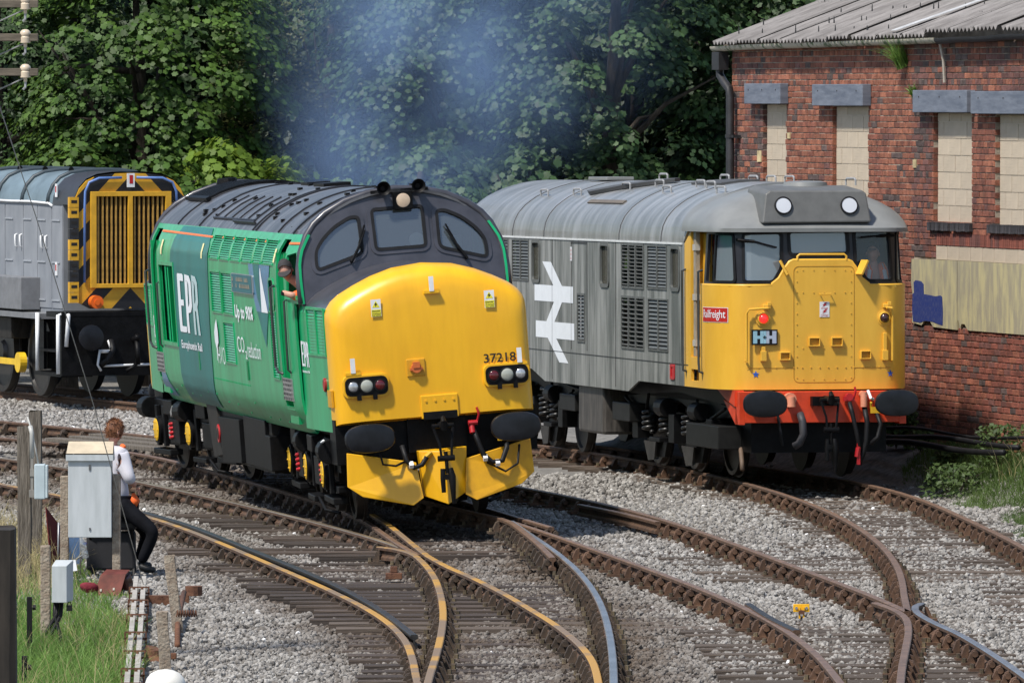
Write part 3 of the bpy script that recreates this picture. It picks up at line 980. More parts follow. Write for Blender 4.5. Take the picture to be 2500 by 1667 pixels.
# ------------------------------------------------------------------ trees behind the yard
LEAF5 = np.array([(0, 0, .0), (.0, .5, .02), (.20, .33, -.01), (.46, .28, .03), (.36, .02, -.01), (.40, -.24, .02), (.16, -.30, 0), (0, -.42, -.02), (-.16, -.30, 0), (-.40, -.24, .02), (-.36, .02, -.01), (-.46, .28, .03), (-.20, .33, -.01)])
LEAF5[:, 2] -= .18 * (LEAF5[:, 0] ** 2 + LEAF5[:, 1] ** 2)
LF5 = np.array([(0, 2 * k + 1, 2 * k + 2) for k in range(6)] + [(0, 2 * k + 2, (2 * k + 3) if 2 * k + 3 < 13 else 1) for k in range(6)])
LEAF1 = np.array([(0, -.5, 0), (.26, -.05, .05), (0, .5, -.03), (-.26, -.05, .05)]); LF1 = np.array([(0, 1, 2), (0, 2, 3)])
TREEM = {
 'mid': leafmat('leaf_mid', (.034, .075, .014), (.07, .13, .022), .28, .45, .8),
 'dark': leafmat('leaf_dark', (.018, .042, .014), (.042, .082, .024), .24, .45, .8),
 'blue': leafmat('leaf_bluegreen', (.024, .055, .020), (.055, .10, .034), .24, .45, .8),
 'lime': leafmat('leaf_lime', (.09, .155, .02), (.16, .25, .035), .42, .25, .5),
 'olive': leafmat('leaf_olive', (.055, .07, .024), (.10, .115, .045), .28, .4, .5),
}
M_bark = mat('bark', (.05, .04, .03), .95, var=.4, sc=6, stretch=(4, 4, .8), bump=.8)
def crown_leaves(c, rad, nspray, per, size, seed, small=False, hole=.0, front=True):
    """leaves in drooping sprays spread through an uneven crown"""
    g_ = np.random.RandomState(seed)
    u = g_.normal(size=(nspray * 3, 3)); u /= np.linalg.norm(u, axis=1, keepdims=True)
    if front: u = u[u[:, 1] < .55]
    u = u[:nspray]
    rr = g_.uniform(.55, 1.0, len(u)) ** .6
    lob = 1 + .22 * np.sin(u[:, 0] * 5 + seed) * np.cos(u[:, 2] * 4 + seed * 2)
    sc_ = c + u * (rr * lob)[:, None] * rad
    pos, nz, szs = [], [], []
    for i in range(len(sc_)):
        n = int(per * g_.uniform(.6, 1.4))
        R_ = g_.uniform(.28, .62) * (1.0 if not small else .8)
        a = g_.uniform(0, 6.28, n); q = np.sqrt(g_.uniform(0, 1, n)) * R_
        out = np.array([u[i, 0], u[i, 1], 0.]); out /= (np.linalg.norm(out) + 1e-6)
        dx, dy = q * np.cos(a), q * np.sin(a)
        drop = -.55 * q * q / R_ - .35 * (dx * out[0] + dy * out[1]) + g_.normal(0, .05, n)
        pos.append(np.stack([sc_[i, 0] + dx, sc_[i, 1] + dy, sc_[i, 2] + drop], 1))
        nn = np.stack([dx / R_ * .55 + out[0] * .55 + g_.normal(0, .32, n), dy / R_ * .55 + out[1] * .65 + g_.normal(0, .32, n), .75 + g_.normal(0, .25, n)], 1)
        nz.append(nn); szs.append(size * g_.uniform(.6, 1.2, n))
    pos, nz, szs = np.concatenate(pos), np.concatenate(nz), np.concatenate(szs)
    A = frames(nz, g_.uniform(0, 6.28, len(pos))) * szs[:, None, None]
    return pos, A
def tree(name, label, loc, h, rad, kind, nspray, per, size, seed, small=False, zc=None, sides=None):
    t_ = thing(name, label, 'tree', (loc[0], loc[1], float(gz(loc[0], loc[1]))), group='trees behind the yard')
    g_ = random.Random(seed)
    m = MB()
    zc = zc if zc else h - rad[2]
    top = (g_.uniform(-.3, .3), g_.uniform(-.2, .2), zc + rad[2] * .5)
    m.tube([(0, 0, -.2), (g_.uniform(-.1, .1), 0, zc * .45), (top[0] * .6, top[1], zc), top], [.24, .19, .12, .03], n=9)
    tr = m.build('trunk', M_bark, t_, smooth=True)
    for q in range(7):
        a = g_.uniform(0, 6.28); z0 = zc * g_.uniform(.5, 1.05); L_ = g_.uniform(.5, .95)
        e = Vector((math.cos(a) * rad[0] * L_, math.sin(a) * rad[1] * L_, zc + g_.uniform(-.5, .6) * rad[2]))
        s0 = Vector((top[0] * .4, 0, z0)); m = MB()
        m.tube([s0, s0.lerp(e, .5) + Vector((0, 0, .25)), e], [.075, .045, .012], n=6); m.build('limb', M_bark, tr, smooth=True)
    pos, A = crown_leaves(np.array([0, 0, zc]), np.array(rad), nspray, per, size, seed, small)
    me = scatter('crown', LEAF1 if small else LEAF5, LF1 if small else LF5, pos, A, TREEM[kind])
    obj('crown', me, None, t_, kind='stuff')
    return t_
K = 0
for (nm, lab, x, y, h, rad, kind, ns, per, sz, sm, zc) in (
    ('sycamore_tree', 'tall dark sycamore standing at the far left behind the telegraph arms', -9.4, 147.5, 9.5, (2.6, 1.9, 3.6), 'dark', 420, 46, .12, True, 5.6),
    ('sycamore_tree', 'bright mid green sycamore behind the grey shunter', -6.6, 146.0, 9.4, (2.5, 1.9, 3.5), 'mid', 300, 70, .132, False, 5.7),
    ('hawthorn_tree', 'olive small-leaved tree behind the drifting smoke, left of centre', -3.5, 148.3, 9.2, (2.0, 1.7, 3.4), 'olive', 420, 54, .10, True, 5.8),
    ('sycamore_tree', 'broad blue green sycamore behind the smoke above the green locomotive', -1.1, 146.2, 9.6, (2.4, 2.0, 3.5), 'blue', 300, 70, .132, False, 5.7),
    ('sycamore_tree', 'spreading blue green sycamore between the two cabs with leafy lower boughs', 1.7, 145.4, 9.6, (2.5, 2.1, 3.3), 'blue', 190, 70, .138, False, 6.0),
    ('sycamore_tree', 'dark sycamore beside the left corner of the brick warehouse', 4.4, 147.4, 9.8, (2.4, 2.0, 3.4), 'dark', 300, 70, .132, False, 6.0),
    ('sycamore_tree', 'green sycamore showing above the warehouse roof', 7.3, 148.0, 10.2, (2.6, 2.0, 3.6), 'mid', 220, 50, .15, False, 6.4),
    ('sycamore_tree', 'shaded sycamore in the second row behind the shunter', -8.0, 151.0, 10, (3.0, 1.6, 4.2), 'dark', 420, 60, .24, True, 5.4),
    ('sycamore_tree', 'shaded sycamore in the second row behind the smoke', -3.0, 151.5, 10, (3.0, 1.6, 4.2), 'dark', 420, 60, .24, True, 5.4),
    ('sycamore_tree', 'shaded sycamore in the second row, mid picture', 2.2, 151.5, 10, (3.2, 1.6, 4.2), 'dark', 450, 60, .24, True, 5.4),
    ('sycamore_tree', 'shaded sycamore in the second row behind the warehouse corner', 7.4, 152.0, 10, (3.2, 1.6, 4.4), 'dark', 420, 60, .24, True, 5.4)):
    K += 1
    tree(nm, lab, (x, y), h, rad, kind, ns, per, sz, 100 + K, sm, zc)
for (lab, x, y, h, rad, kind) in (('bright lime green maple sapling behind the striped shunter end', -5.15, 143.6, 4.6, (.62, .5, 1.1), 'lime'),
    ('second lime green sapling just left of the green locomotive roof', -4.1, 143.8, 4.05, (.55, .5, .8), 'lime'),
    ('lime sapling low behind the middle of the green locomotive roof', -3.05, 144.0, 3.75, (.38, .4, .6), 'lime'),
    ('leafy bush overhanging the shunter bonnet at the left', -7.9, 143.4, 4.3, (1.6, .8, 1.0), 'mid'),
    ('leafy bush between the shunter and the green locomotive', -6.2, 143.2, 4.2, (1.1, .8, .9), 'mid'),
    ('low leafy bough behind the green locomotive horns', -1.6, 143.5, 4.4, (1.3, .9, .9), 'blue'),
    ('low leafy bough above the tail of the grey locomotive', .2, 143.8, 4.4, (1.2, .9, 1.1), 'blue')):
    K += 1
    tree('maple_sapling' if kind == 'lime' else 'bush', lab, (x, y), h, rad, kind, int(34 * rad[0] * rad[2] + 14), 30, .17, 300 + K, False, h - rad[2])

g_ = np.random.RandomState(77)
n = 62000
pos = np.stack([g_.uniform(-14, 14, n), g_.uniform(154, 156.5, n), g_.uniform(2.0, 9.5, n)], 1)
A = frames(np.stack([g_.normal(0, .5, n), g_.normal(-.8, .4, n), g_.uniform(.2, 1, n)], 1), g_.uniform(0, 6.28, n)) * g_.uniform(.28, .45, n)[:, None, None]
wd = obj('woodland', scatter('woodland', LEAF1, LF1, pos, A, leafmat('leaf_deep', (.010, .024, .009), (.024, .048, .016), .2, .4, .8))); tag(wd, 'deep shaded woodland filling the gaps behind the trees', 'woodland', kind='stuff')  # leaf colour darkened to paint shade into the gaps

# ------------------------------------------------------------------ diesel exhaust drifting up behind the green locomotive
def smoke():
    m = MB()
    path = [(-2.15, 105.0, 3.95, .5), (-1.9, 107.5, 4.15, 1.1), (-1.55, 111, 4.5, 1.9), (-1.2, 115, 4.9, 2.7), (-.75, 120, 5.5, 3.5), (-.3, 126, 6.3, 4.3), (.1, 131, 7.2, 4.8)]
    rings = []
    for x, y, z, r in path:
        rings.append([(x + math.cos(2 * math.pi * i / 18) * r * 1.15, y + math.sin(2 * math.pi * i / 18) * .35 * r, z + math.sin(2 * math.pi * i / 18) * r * .95) for i in range(18)])
    m.loft(rings, True, True, True)
    mt = bpy.data.materials.new('exhaust_smoke'); mt.use_nodes = True
    nt = mt.node_tree; N, Lk = nt.nodes, nt.links
    for n in list(N):
        if n.type != 'OUTPUT_MATERIAL': N.remove(n)
    o = N['Material Output']
    pv = N.new('ShaderNodeVolumePrincipled')
    pv.inputs['Color'].default_value = (.42, .63, 1.0, 1)
    pv.inputs['Anisotropy'].default_value = .1
    tc = N.new('ShaderNodeTexCoord'); mp = N.new('ShaderNodeMapping'); mp.inputs['Scale'].default_value = (1, .35, 1)
    Lk.new(tc.outputs['Object'], mp.inputs[0])
    no = N.new('ShaderNodeTexNoise'); no.inputs['Scale'].default_value = .5; no.inputs['Detail'].default_value = 3; no.inputs['Distortion'].default_value = .6
    Lk.new(mp.outputs[0], no.inputs['Vector'])
    def mth(op, a, b_=None, c=None):
        n_ = N.new('ShaderNodeMath'); n_.operation = op
        for i, v in enumerate((a, b_, c)):
            if v is None: continue
            if isinstance(v, (int, float)): n_.inputs[i].default_value = v
            else: Lk.new(v, n_.inputs[i])
        return n_.outputs[0]
    sx = N.new('ShaderNodeSeparateXYZ'); Lk.new(tc.outputs['Object'], sx.inputs[0])
    def curve(inp, pts):
        fc = N.new('ShaderNodeFloatCurve'); c = fc.mapping.curves[0]
        while len(c.points) < len(pts): c.points.new(.5, .5)
        for p, (a, b_) in zip(c.points, pts): p.location = (a, b_)
        fc.mapping.update(); Lk.new(inp, fc.inputs['Value']); return fc.outputs[0]
    ty = mth('DIVIDE', mth('SUBTRACT', sx.outputs[1], 105), 26.)                  # 0 at the exhaust, 1 far away
    cx = mth('ADD', mth('MULTIPLY', ty, 1.7), -2.15)
    cz = mth('ADD', mth('MULTIPLY', mth('POWER', ty, 1.2), 3.25), 3.95)
    rad = mth('ADD', mth('MULTIPLY', mth('POWER', ty, .8), 3.3), .55)
    d2 = mth('DIVIDE', mth('SQRT', mth('ADD', mth('POWER', mth('DIVIDE', mth('SUBTRACT', sx.outputs[0], cx), 1.1), 2), mth('POWER', mth('SUBTRACT', sx.outputs[2], cz), 2))), rad)
    fall = mth('POWER', mth('MAXIMUM', mth('SUBTRACT', 1, d2), 0), 1.5)
    nn = mth('MAXIMUM', mth('MULTIPLY', mth('SUBTRACT', no.outputs['Fac'], .38), 4.6), 0.0)
    thin = mth('DIVIDE', 1.0, mth('ADD', 1.0, mth('MULTIPLY', ty, 4.5)))
    den = mth('MULTIPLY', mth('MULTIPLY', mth('MULTIPLY', fall, nn), thin), SMOKE_D)
    Lk.new(den, pv.inputs['Density'])
    Lk.new(pv.outputs[0], o.inputs['Volume'])
    s_ = m.build('exhaust_smoke', mt, None, smooth=True)
    tag(s_, 'thin blue diesel exhaust haze drifting up from the green locomotive past the trees', 'smoke')
SMOKE_D = .40
smoke()

# ------------------------------------------------------------------ grass on the verges
def grass_patch(n, fx, h, wide, m, name, label, droop=.8, keep=None, bend=None):
    x, y = fx(n)
    if keep is not None:
        k = keep(x, y); x, y = x[k], y[k]
    n = len(x)
    base = np.stack([x, y, gz(x, y) - .05], 1)
    d = nrg.uniform(0, 6.283, n); hh = nrg.uniform(.4, 1.15, n) * (h if not callable(h) else h(x, y))
    lean = nrg.uniform(.15, 1, n) * droop
    va = nrg.uniform(-.9, .9, n)
    side = np.stack([np.cos(va), np.sin(va), np.zeros(n)], 1)
    V, Fc = blade_mesh(base, d, lean, hh, side, wide, 3)
    o = obj(name, np_mesh(name, V, Fc, m, False))
    return tag(o, label, 'grass', kind='stuff')
edge = lambda x, y: x < verge(y) + (vnoise(y, x, 5, .8) - .5) * .5
grass_patch(34000, lambda n: (nrg.uniform(-7.2, -3.2, n), nrg.uniform(67, 92, n)), lambda x, y: np.interp(y, [67, 76, 82, 86, 92], [.40, .34, .22, .12, .22]), .012, M_grass, 'grass', 'bright green grass on the verge at the lower left', 1.0, edge)
grass_patch(4200, lambda n: (nrg.uniform(-7.2, -3.2, n), nrg.uniform(67, 94, n)), lambda x, y: np.interp(y, [67, 76, 82, 86, 92], [.6, .5, .3, .15, .5]), .008, M_straw, 'dry_grass', 'dry straw coloured grass stems among the lower left verge', 1.0, lambda x, y: edge(x, y) & (vnoise(x, y, 61, 1.1) > .42))
grass_patch(4000, lambda n: (nrg.uniform(-7.6, -4.9, n), nrg.uniform(86, 99, n)), .55, .010, M_straw, 'dry_grass', 'pale seeding grass behind the timber posts at the left edge', 1.2, lambda x, y: x < verge(y) - .1)
xr_ = lambda y: rail_x('X', np.clip(y, 80, 119))
M_grassd = leafmat('grass_deep', (.055, .10, .02), (.11, .17, .045), .35, .3, 1.5)
grass_patch(90000, lambda n: (nrg.uniform(5.2, 9.2, n), nrg.uniform(87, 108, n)), lambda x, y: .14 + .28 * np.clip((x - xr_(y) - 1.2) / 2, 0, 1), .012, M_grassd, 'grass', 'green grass bank between the right-hand rail and the brick wall', .9,
            lambda x, y: (x > xr_(y) + .85 + (vnoise(y, x, 9, 1.3) - .5) * .9) & (x < wall_x(y) - .1))
grass_patch(2600, lambda n: (nrg.uniform(5.6, 8.2, n), nrg.uniform(88, 104, n)), .7, .007, M_straw, 'dry_grass', 'tall dry grass stalks on the bank at the right edge', .9, lambda x, y: (x > xr_(y) + 1.5) & (x < wall_x(y) - .3) & (vnoise(x, y, 71, .8) > .5))
M_weed = leafmat('weed_leaf', (.04, .075, .02), (.08, .12, .035), .3, .35, 2)
for i, (t_, y_, h_, s_) in enumerate(((12.3, -.5, .5, .5), (12.0, -1.0, .22, .35), (10.7, -.6, .2, .3), (12.7, -1.3, .45, .5), (8.1, -.3, .55, .2), (7.7, -.3, .4, .2), (9.0, -.4, .25, .25))):
    p = wpt(t_, y_, 0); z_ = float(gz(p[0], p[1]))
    n = 420
    a = nrg.uniform(0, 6.28, n); r_ = np.sqrt(nrg.uniform(0, 1, n)) * s_; hz = nrg.uniform(0, 1, n) ** .8 * h_
    pos = np.stack([r_ * np.cos(a) * (1 - hz / h_ * .4), r_ * np.sin(a) * (1 - hz / h_ * .4), hz], 1)
    A = frames(np.stack([nrg.normal(0, .6, n), nrg.normal(-.3, .5, n), nrg.uniform(.3, 1, n)], 1), nrg.uniform(0, 6.28, n)) * nrg.uniform(.05, .11, n)[:, None, None]
    t = thing('bramble', ['bramble by the wall foot at the right edge', 'dark bramble on the bank right of the grey locomotive', 'low bramble under the broken wall bricks', 'bramble with dry stalks at the right frame edge', 'weeds just right of the right buffer of the grey locomotive', 'weeds behind the right buffer of the grey locomotive', 'small weed at the wall foot near the buffer'][i], 'plant', (p[0], p[1], z_), group='weeds along the wall')
    obj('foliage', scatter('foliage', LEAF1, LF1, pos, A, M_weed), None, t, kind='stuff')
    m = MB()
    for q in range(6):
        aa = rng.uniform(0, 6.28); m.tube([(0, 0, -.05), (math.cos(aa) * s_ * .4, math.sin(aa) * s_ * .4, h_ * .6), (math.cos(aa) * s_ * .8, math.sin(aa) * s_ * .8, h_ * rng.uniform(.7, 1.1))], [.008, .006, .003], n=5)
    m.build('stem', M_bark, t)

# ------------------------------------------------------------------ shared locomotive helpers
M_blk = mat('underframe_black', (.0045, .0045, .005), .5, var=.5, sc=7, bump=.15, spec=.15)
M_blkm = mat('underframe_grime', (.012, .011, .010), .6, spec=.2, var=.5, sc=5, col2=(.034, .030, .026), stretch=(2, 2, .6))
M_rub = mat('rubber_black', (.008, .008, .009), .55, var=.3, spec=.25)
M_buf = mat('buffer_black', (.009, .010, .013), .38, var=.5, sc=4, spec=.35)
M_steel = mat('bright_steel', (.55, .55, .55), .3, metal=.9, var=.15)
M_dkint = mat('cab_interior', (.035, .038, .038), .8, var=.2)
M_white = mat('white_paint', (.72, .73, .74), .5, var=.08)
M_redp = mat('red_paint', (.42, .012, .016), .4, var=.15)
M_orange = mat('orange_paint', (.75, .16, .03), .5, var=.1)
M_wheel = mat('wheel_steel', (.035, .03, .027), .5, metal=.4, var=.4)
M_lens = mat('lamp_lens', (.34, .35, .30), .12, var=.1, coat=.6)
M_lensw = mat('lamp_lens_clear', (.50, .51, .52), .15, metal=.5, var=.2, sc=30, coat=.5)
M_lensr = mat('lamp_lens_red', (.10, .008, .010), .12, var=.2, coat=.6)
G_cab = glass('cab_glass', (.55, .62, .66), (.34, .40, .43), .17, .19)  # grey diffuse share paints reflected sky onto the panes
def loco(name, label, X, Y, a, r=0., t=0.):
    return thing(name, label, 'locomotive', (X, Y, 0), (r, t, a - math.pi / 2))
def louvre(root, f, s0, s1, z0, z1, n, m, tilt=35, name='louvre', frame=.02, depth=.03, back=None):
    """framed opening with a dark back and n slats"""
    (pc, nc) = f((s0 + s1) / 2, (z0 + z1) / 2)
    fr = MB()
    sheet(fr, [(s0 - frame, z0 - frame), (s1 + frame, z0 - frame), (s1 + frame, z1 + frame), (s0 - frame, z1 + frame)], f,
          holes=[[(s0, z0), (s0, z1), (s1, z1), (s1, z0)]], th=.02, off=.012, du=0, dv=0)
    o = fr.build(name, m, root)
    bk = MB(); sheet(bk, [(s0 - .01, z0 - .01), (s1 + .01, z0 - .01), (s1 + .01, z1 + .01), (s0 - .01, z1 + .01)], f, th=.01, off=-depth - .02, du=0, dv=.1)
    bk.build('backing', back or M_blk, o)
    h = (z1 - z0) / n
    sl = MB(); sl.box((0, 0, 0), (s1 - s0, .006, h * .72))
    me = mesh_of(sl, 'slat', m)
    for k in range(n):
        p, nn = f((s0 + s1) / 2, z0 + h * (k + .5))
        p2, _ = f(s1, z0 + h * (k + .5))
        p1, _ = f(s0, z0 + h * (k + .5))
        yaw = math.atan2(p2[1] - p1[1], p2[0] - p1[0])
        e = inst('slat', me, o, Vector(p) - Vector(nn) * .006)
        el = math.asin(max(-1, min(1, nn[2])))
        e.rotation_euler = (R(-tilt) - el if nn[1] < 0 else R(tilt), 0, yaw)
    return o
def buffer(root, s, y, z, w, h, m=None, shank=.55, r=.1):
    b_ = MB()
    n = 28
    rings = []
    def ov(ss, k, dz=0):
        out = []
        for i in range(n):
            a = 2 * math.pi * i / n
            cx, cz = math.cos(a), math.sin(a)
            out.append((ss, y + w * k * math.copysign(abs(cx) ** .8, cx), z + h * k * math.copysign(abs(cz) ** .8, cz)))
        return out
    b_.loft([ov(s - .07, .93), ov(s - .055, 1), ov(s - .03, 1), ov(s - .008, .95), ov(s, .8), ov(s + .004, .4)], True, True, True)
    o = b_.build('buffer', m or M_buf, root, smooth=40)
    q = MB(); q.cyl((s - .06, y, z), (s - shank * .55, y, z), r * .75, n=14); q.cyl((s - shank * .5, y, z), (s - shank, y, z), r * 1.25, r * 1.35, n=14)
    q.build('buffer_housing', M_blk, o, smooth=40)
    return o
def arcpts(p0, p1, sag, n=10, out=(0, 0, 0)):
    p0, p1 = Vector(p0), Vector(p1)
    return [p0.lerp(p1, i / n) + Vector((0, 0, -sag * 4 * (i / n) * (1 - i / n))) + Vector(out) * (4 * (i / n) * (1 - i / n)) for i in range(n + 1)]
def helix(c, r, h, turns, wr, n=64):
    return [(c[0] + r * math.cos(2 * math.pi * turns * i / n), c[1] + r * math.sin(2 * math.pi * turns * i / n), c[2] + h * i / n) for i in range(n + 1)]
def wheelset(root, s, rad, gauge=.75, spin=0):
    for sg in (-1, 1):
        w = MB()
        w.lathe((s, sg * (gauge - .08), rad), (0, sg, 0), [(0, rad + .028), (.03, rad + .028), (.035, rad), (.12, rad - .006), (.125, rad - .06), (.09, rad - .08), (.09, .16), (.14, .13), (.14, .01)], n=32)
        w.build('wheel', M_wheel, root, smooth=35)

# ------------------------------------------------------------------ green locomotive with yellow nose (x forward, y to its left, z above rail)
GL = loco('diesel_locomotive', 'bright green diesel locomotive with yellow nose and dark grey roof, numbered 37218', -2.296, 104.19, .1685, .0757, -.0049)
ZS = [.98, 1.15, 1.3, 1.45, 1.7, 2.2, 2.9, 3.1, 3.25, 3.42]
YS = [1.15, 1.27, 1.33, 1.35, 1.355, 1.36, 1.35, 1.335, 1.28, 1.17]
def k37(s): return float(np.interp(abs(s), [6.5, 7.3, 8.7, 9.0], [1, .93, .885, .87]))
def f37(s, z, sg=-1):
    y = float(np.interp(z, ZS, YS))
    dy = float(np.interp(z + .03, ZS, YS)) - float(np.interp(z - .03, ZS, YS))
    n = Vector((0, sg, -dy / .06)).normalized()
    return (s, sg * y * k37(s), z), n
M_green = mat('green_paint', (.003, .245, .082), .3, var=.12, sc=1.4, col2=(.010, .37, .145), stretch=(3, 3, .3), coat=.15, bump=.02, bsc=3, spec=.35)
M_teal = mat('teal_vinyl', (.002, .115, .105), .34, var=.25, sc=1.6, col2=(.004, .16, .15), stretch=(1.5, 1.5, .35), spec=.2)
M_lblue = mat('blue_vinyl', (.018, .17, .33), .3, var=.2, sc=2, coat=.3)
M_grey37 = mat('dark_grey_paint', (.045, .045, .055), .35, var=.25, sc=3, coat=.25)
M_roof37 = mat('dark_grey_roof', (.046, .047, .053), .36, var=.4, sc=1.7, col2=(.17, .175, .19), stretch=(4, .6, .6), ramp=(.42, .72), bump=.08)  # pale streaks: sky sheen painted into the colour, along with dirt runs
M_yel = mat('warning_yellow', (.74, .375, .006), .36, var=.08, sc=1.6, col2=(.83, .44, .008), coat=.2, bump=.04, bsc=2.5, stretch=(1, 2.5, .5))
M_ltxt = mat('logo_white', (.74, .77, .80), .5, var=.04)
M_ltx2 = mat('logo_pale', (.42, .55, .56), .5, var=.04)
BAYS = [(-.38, .47), (.61, 1.47), (1.63, 2.52), (2.68, 3.58), (3.74, 4.42), (4.58, 5.52)]
holes = [[(a, 3.05), (a, 3.33), (b_, 3.33), (b_, 3.05)] for a, b_ in BAYS]
LV = [(-.27, .66, 2.37, 2.875, 16), (.80, 1.74, 2.37, 2.875, 16), (.74, 1.66, 1.745, 2.24, 16), (5.08, 5.56, 1.665, 2.46, 26)]
holes += [[(a, c0), (a, d), (b_, d), (b_, c0)] for a, b_, c0, d, n in LV]
DOOR = [(5.83, 1.34), (5.83, 3.2), (5.9, 3.36), (6.45, 3.36), (6.47, 1.34)]
WIN = rpoly([(6.62, 2.67), (6.62, 3.2), (7.1, 3.24), (7.2, 2.67)], .05)
RAD = [(-5.5, 1.86), (-5.5, 2.885), (-4.05, 2.885), (-4.05, 1.86)]
OVAL = rpoly([(5.15, 2.52), (5.15, 2.86), (5.56, 2.86), (5.56, 2.52)], .1)
REARD = [(-6.47, 1.34), (-6.45, 3.36), (-5.9, 3.36), (-5.83, 3.2), (-5.83, 1.34)]
side = [(-6.9, 1.02), (6.9, 1.02), (6.9, 2.6), (7.3, 2.6), (7.12, 3.42), (-7.12, 3.42), (-7.3, 2.6), (-6.9, 2.6)]
m = MB(); sheet(m, side, f37, holes + [DOOR, WIN, RAD, OVAL, REARD], du=.8, dv=.09, th=.03)
body = m.build('body_side', M_green, GL, smooth=30)
m = MB(); sheet(m, side, lambda u, v: f37(u, v, 1), [[(6.62, 2.67), (6.62, 3.2), (7.1, 3.24), (7.2, 2.67)]], du=.8, dv=.09, th=.03)
m.build('body_side', M_green, GL, smooth=30)
for a, b_ in BAYS: louvre(GL, f37, a, b_, 3.05, 3.33, 10, M_green, tilt=25, frame=.012)
for a, b_, c0, d, n in LV: louvre(GL, f37, a, b_, c0, d, n, M_green, tilt=32)
# step rivets along the lower seam and the small slots
m = MB()
for i in range(46): m.box((-2.9 + i * .125, -1.349, 1.49), (.02, .016, .02))
for i in range(14):
    s_ = -6.0 + i * .88 + rng.uniform(-.1, .1); zz = rng.choice((1.12, 1.2, 1.28))
    p, n_ = f37(s_, zz); m.box(p, (.03, .02, .018))
m.build('rivets', M_green, GL, kind='stuff')
m = MB()
for s_ in (-1.95, 2.7): m.box((s_, -1.362, 1.68), (.1, .012, .24))
m.build('lamp_slot', mat('slot_green', (.004, .18, .06), .5), GL)
# livery: vinyl panels laid on the side
def decal(name, polys, mt, off=.003, du=.5, root=GL, fn=f37, label=None):
    m = MB()
    for p in polys: sheet(m, p, fn, du=du, dv=.045, th=0, off=off + .004)
    return m.build(name, mt, root, smooth=30, recalc=False, label=label)
decal('livery_panel', [[(-4.02, 2.0), (-4.02, 1.45), (-3.9, 1.08), (-.95, 1.08), (-.72, 1.5), (-.62, 2.2), (-.50, 2.9), (-.52, 3.2), (-.9, 3.41), (-3.9, 3.41), (-4.2, 3.25), (-4.32, 3.05), (-4.36, 2.905), (-4.02, 2.905)]], M_teal)
decal('livery_panel', [[(3.35, 3.035), (3.58, 2.75), (3.95, 2.45), (4.35, 2.45), (5.05, 2.47), (5.28, 3.035)]], M_lblue, .003)
decal('livery_panel', [[(3.78, 3.035), (4.33, 3.035), (4.40, 2.46), (4.1, 2.62)]], M_teal, .0045)
decal('livery_panel', [[(4.0, 2.448), (4.98, 2.448), (4.72, 2.13), (4.63, 2.02)]], M_teal, .003)
decal('livery_flash', [[(4.44, 2.99), (4.48, 2.99), (4.98, 2.45), (4.42, 2.45)]], M_ltxt, .006)
decal('livery_panel', [[(-6.1, 1.62), (-5.75, 1.42), (-5.2, 1.1), (-6.3, 1.1)]], M_lblue, .003)
decal('orange_line', [[(-5.78, 3.315), (-.52, 3.295), (-.52, 3.318), (-5.78, 3.34)], [(6.5, 3.30), (7.12, 3.30), (7.12, 3.325), (6.5, 3.325)]], M_orange, .006)
decal('orange_line', [[(a - .12, 3.295), (a - .03, 3.295), (a - .03, 3.32), (a - .12, 3.32)] for a, _ in BAYS[1:]], M_orange, .016)
M_tag = mat('yellow_tag', (.75, .70, .35), .6)
decal('label', [[(s_, 3.03), (s_ + .14, 3.03), (s_ + .14, 3.22), (s_, 3.22)] for s_ in (-5.35, -1.15)], M_tag, .008)
decal('label', [[(5.6, 3.08), (5.72, 3.08), (5.72, 3.24), (5.6, 3.24)]], M_tag, .008)
# lettering
def epr(root, fn, s0, s1, z0, z1, off=.014):
    w, h = s1 - s0, z1 - z0
    def X(p): return [(s0 + a * w, z0 + b * h) for a, b in p]
    m = MB()
    for p in ([(.02, .03), (.30, .03), (.34, .06), (.34, .13), (.13, .13), (.13, .47), (.27, .47), (.27, .57), (.13, .57), (.13, .88), (.30, .88), (.30, .97), (.27, 1.0), (.02, 1.0), (0, .97), (0, .06)],
              [(.37, .03), (.48, .03), (.48, .36), (.60, .38), (.67, .48), (.67, .88), (.60, .98), (.37, 1.0), (.37, .89), (.52, .88), (.55, .83), (.55, .53), (.50, .47), (.48, .47), (.48, .89), (.37, .89)]):
        sheet(m, X(p), fn, du=0, dv=.09, th=0, off=off)
    a = m.build('lettering', M_ltxt, root, recalc=False)
    m = MB()
    for p in ([(.71, .02), (.80, .02), (.80, .42), (.86, .40), (.90, .02), (1.0, .02), (.95, .42), (.93, .48), (.98, .56), (.98, .88), (.90, .98), (.71, 1.0), (.71, .89), (.84, .88), (.87, .82), (.87, .60), (.83, .54), (.80, .54), (.80, .89), (.71, .89)],):
        sheet(m, X(p), fn, du=0, dv=.09, th=0, off=off)
    m.build('lettering', M_ltx2 if w > 1.5 else M_ltxt, root, recalc=False)
epr(GL, f37, -3.62, -1.55, 2.0, 2.80)
m = MB(); text(m, 'Europhoenix Rail', f37, -3.62, -1.52, 1.775, 1.915, .014, .02); m.build('lettering', M_ltxt, GL, recalc=False)
m = MB(); text(m, 'Up to 90%', f37, 1.95, 3.62, 2.28, 2.50, .014, .03); text(m, 'CO', f37, 1.98, 2.62, 1.90, 2.10, .014, .0); text(m, '2', f37, 2.66, 2.84, 1.83, 1.93, .014, .0)
text(m, 'reduction', f37, 2.9, 4.08, 1.855, 2.055, .014, .0); m.build('lettering', M_ltxt, GL, recalc=False)
m = MB(); text(m, 'HVO', f37, .02, .70, 1.70, 1.92, .014, -.012)
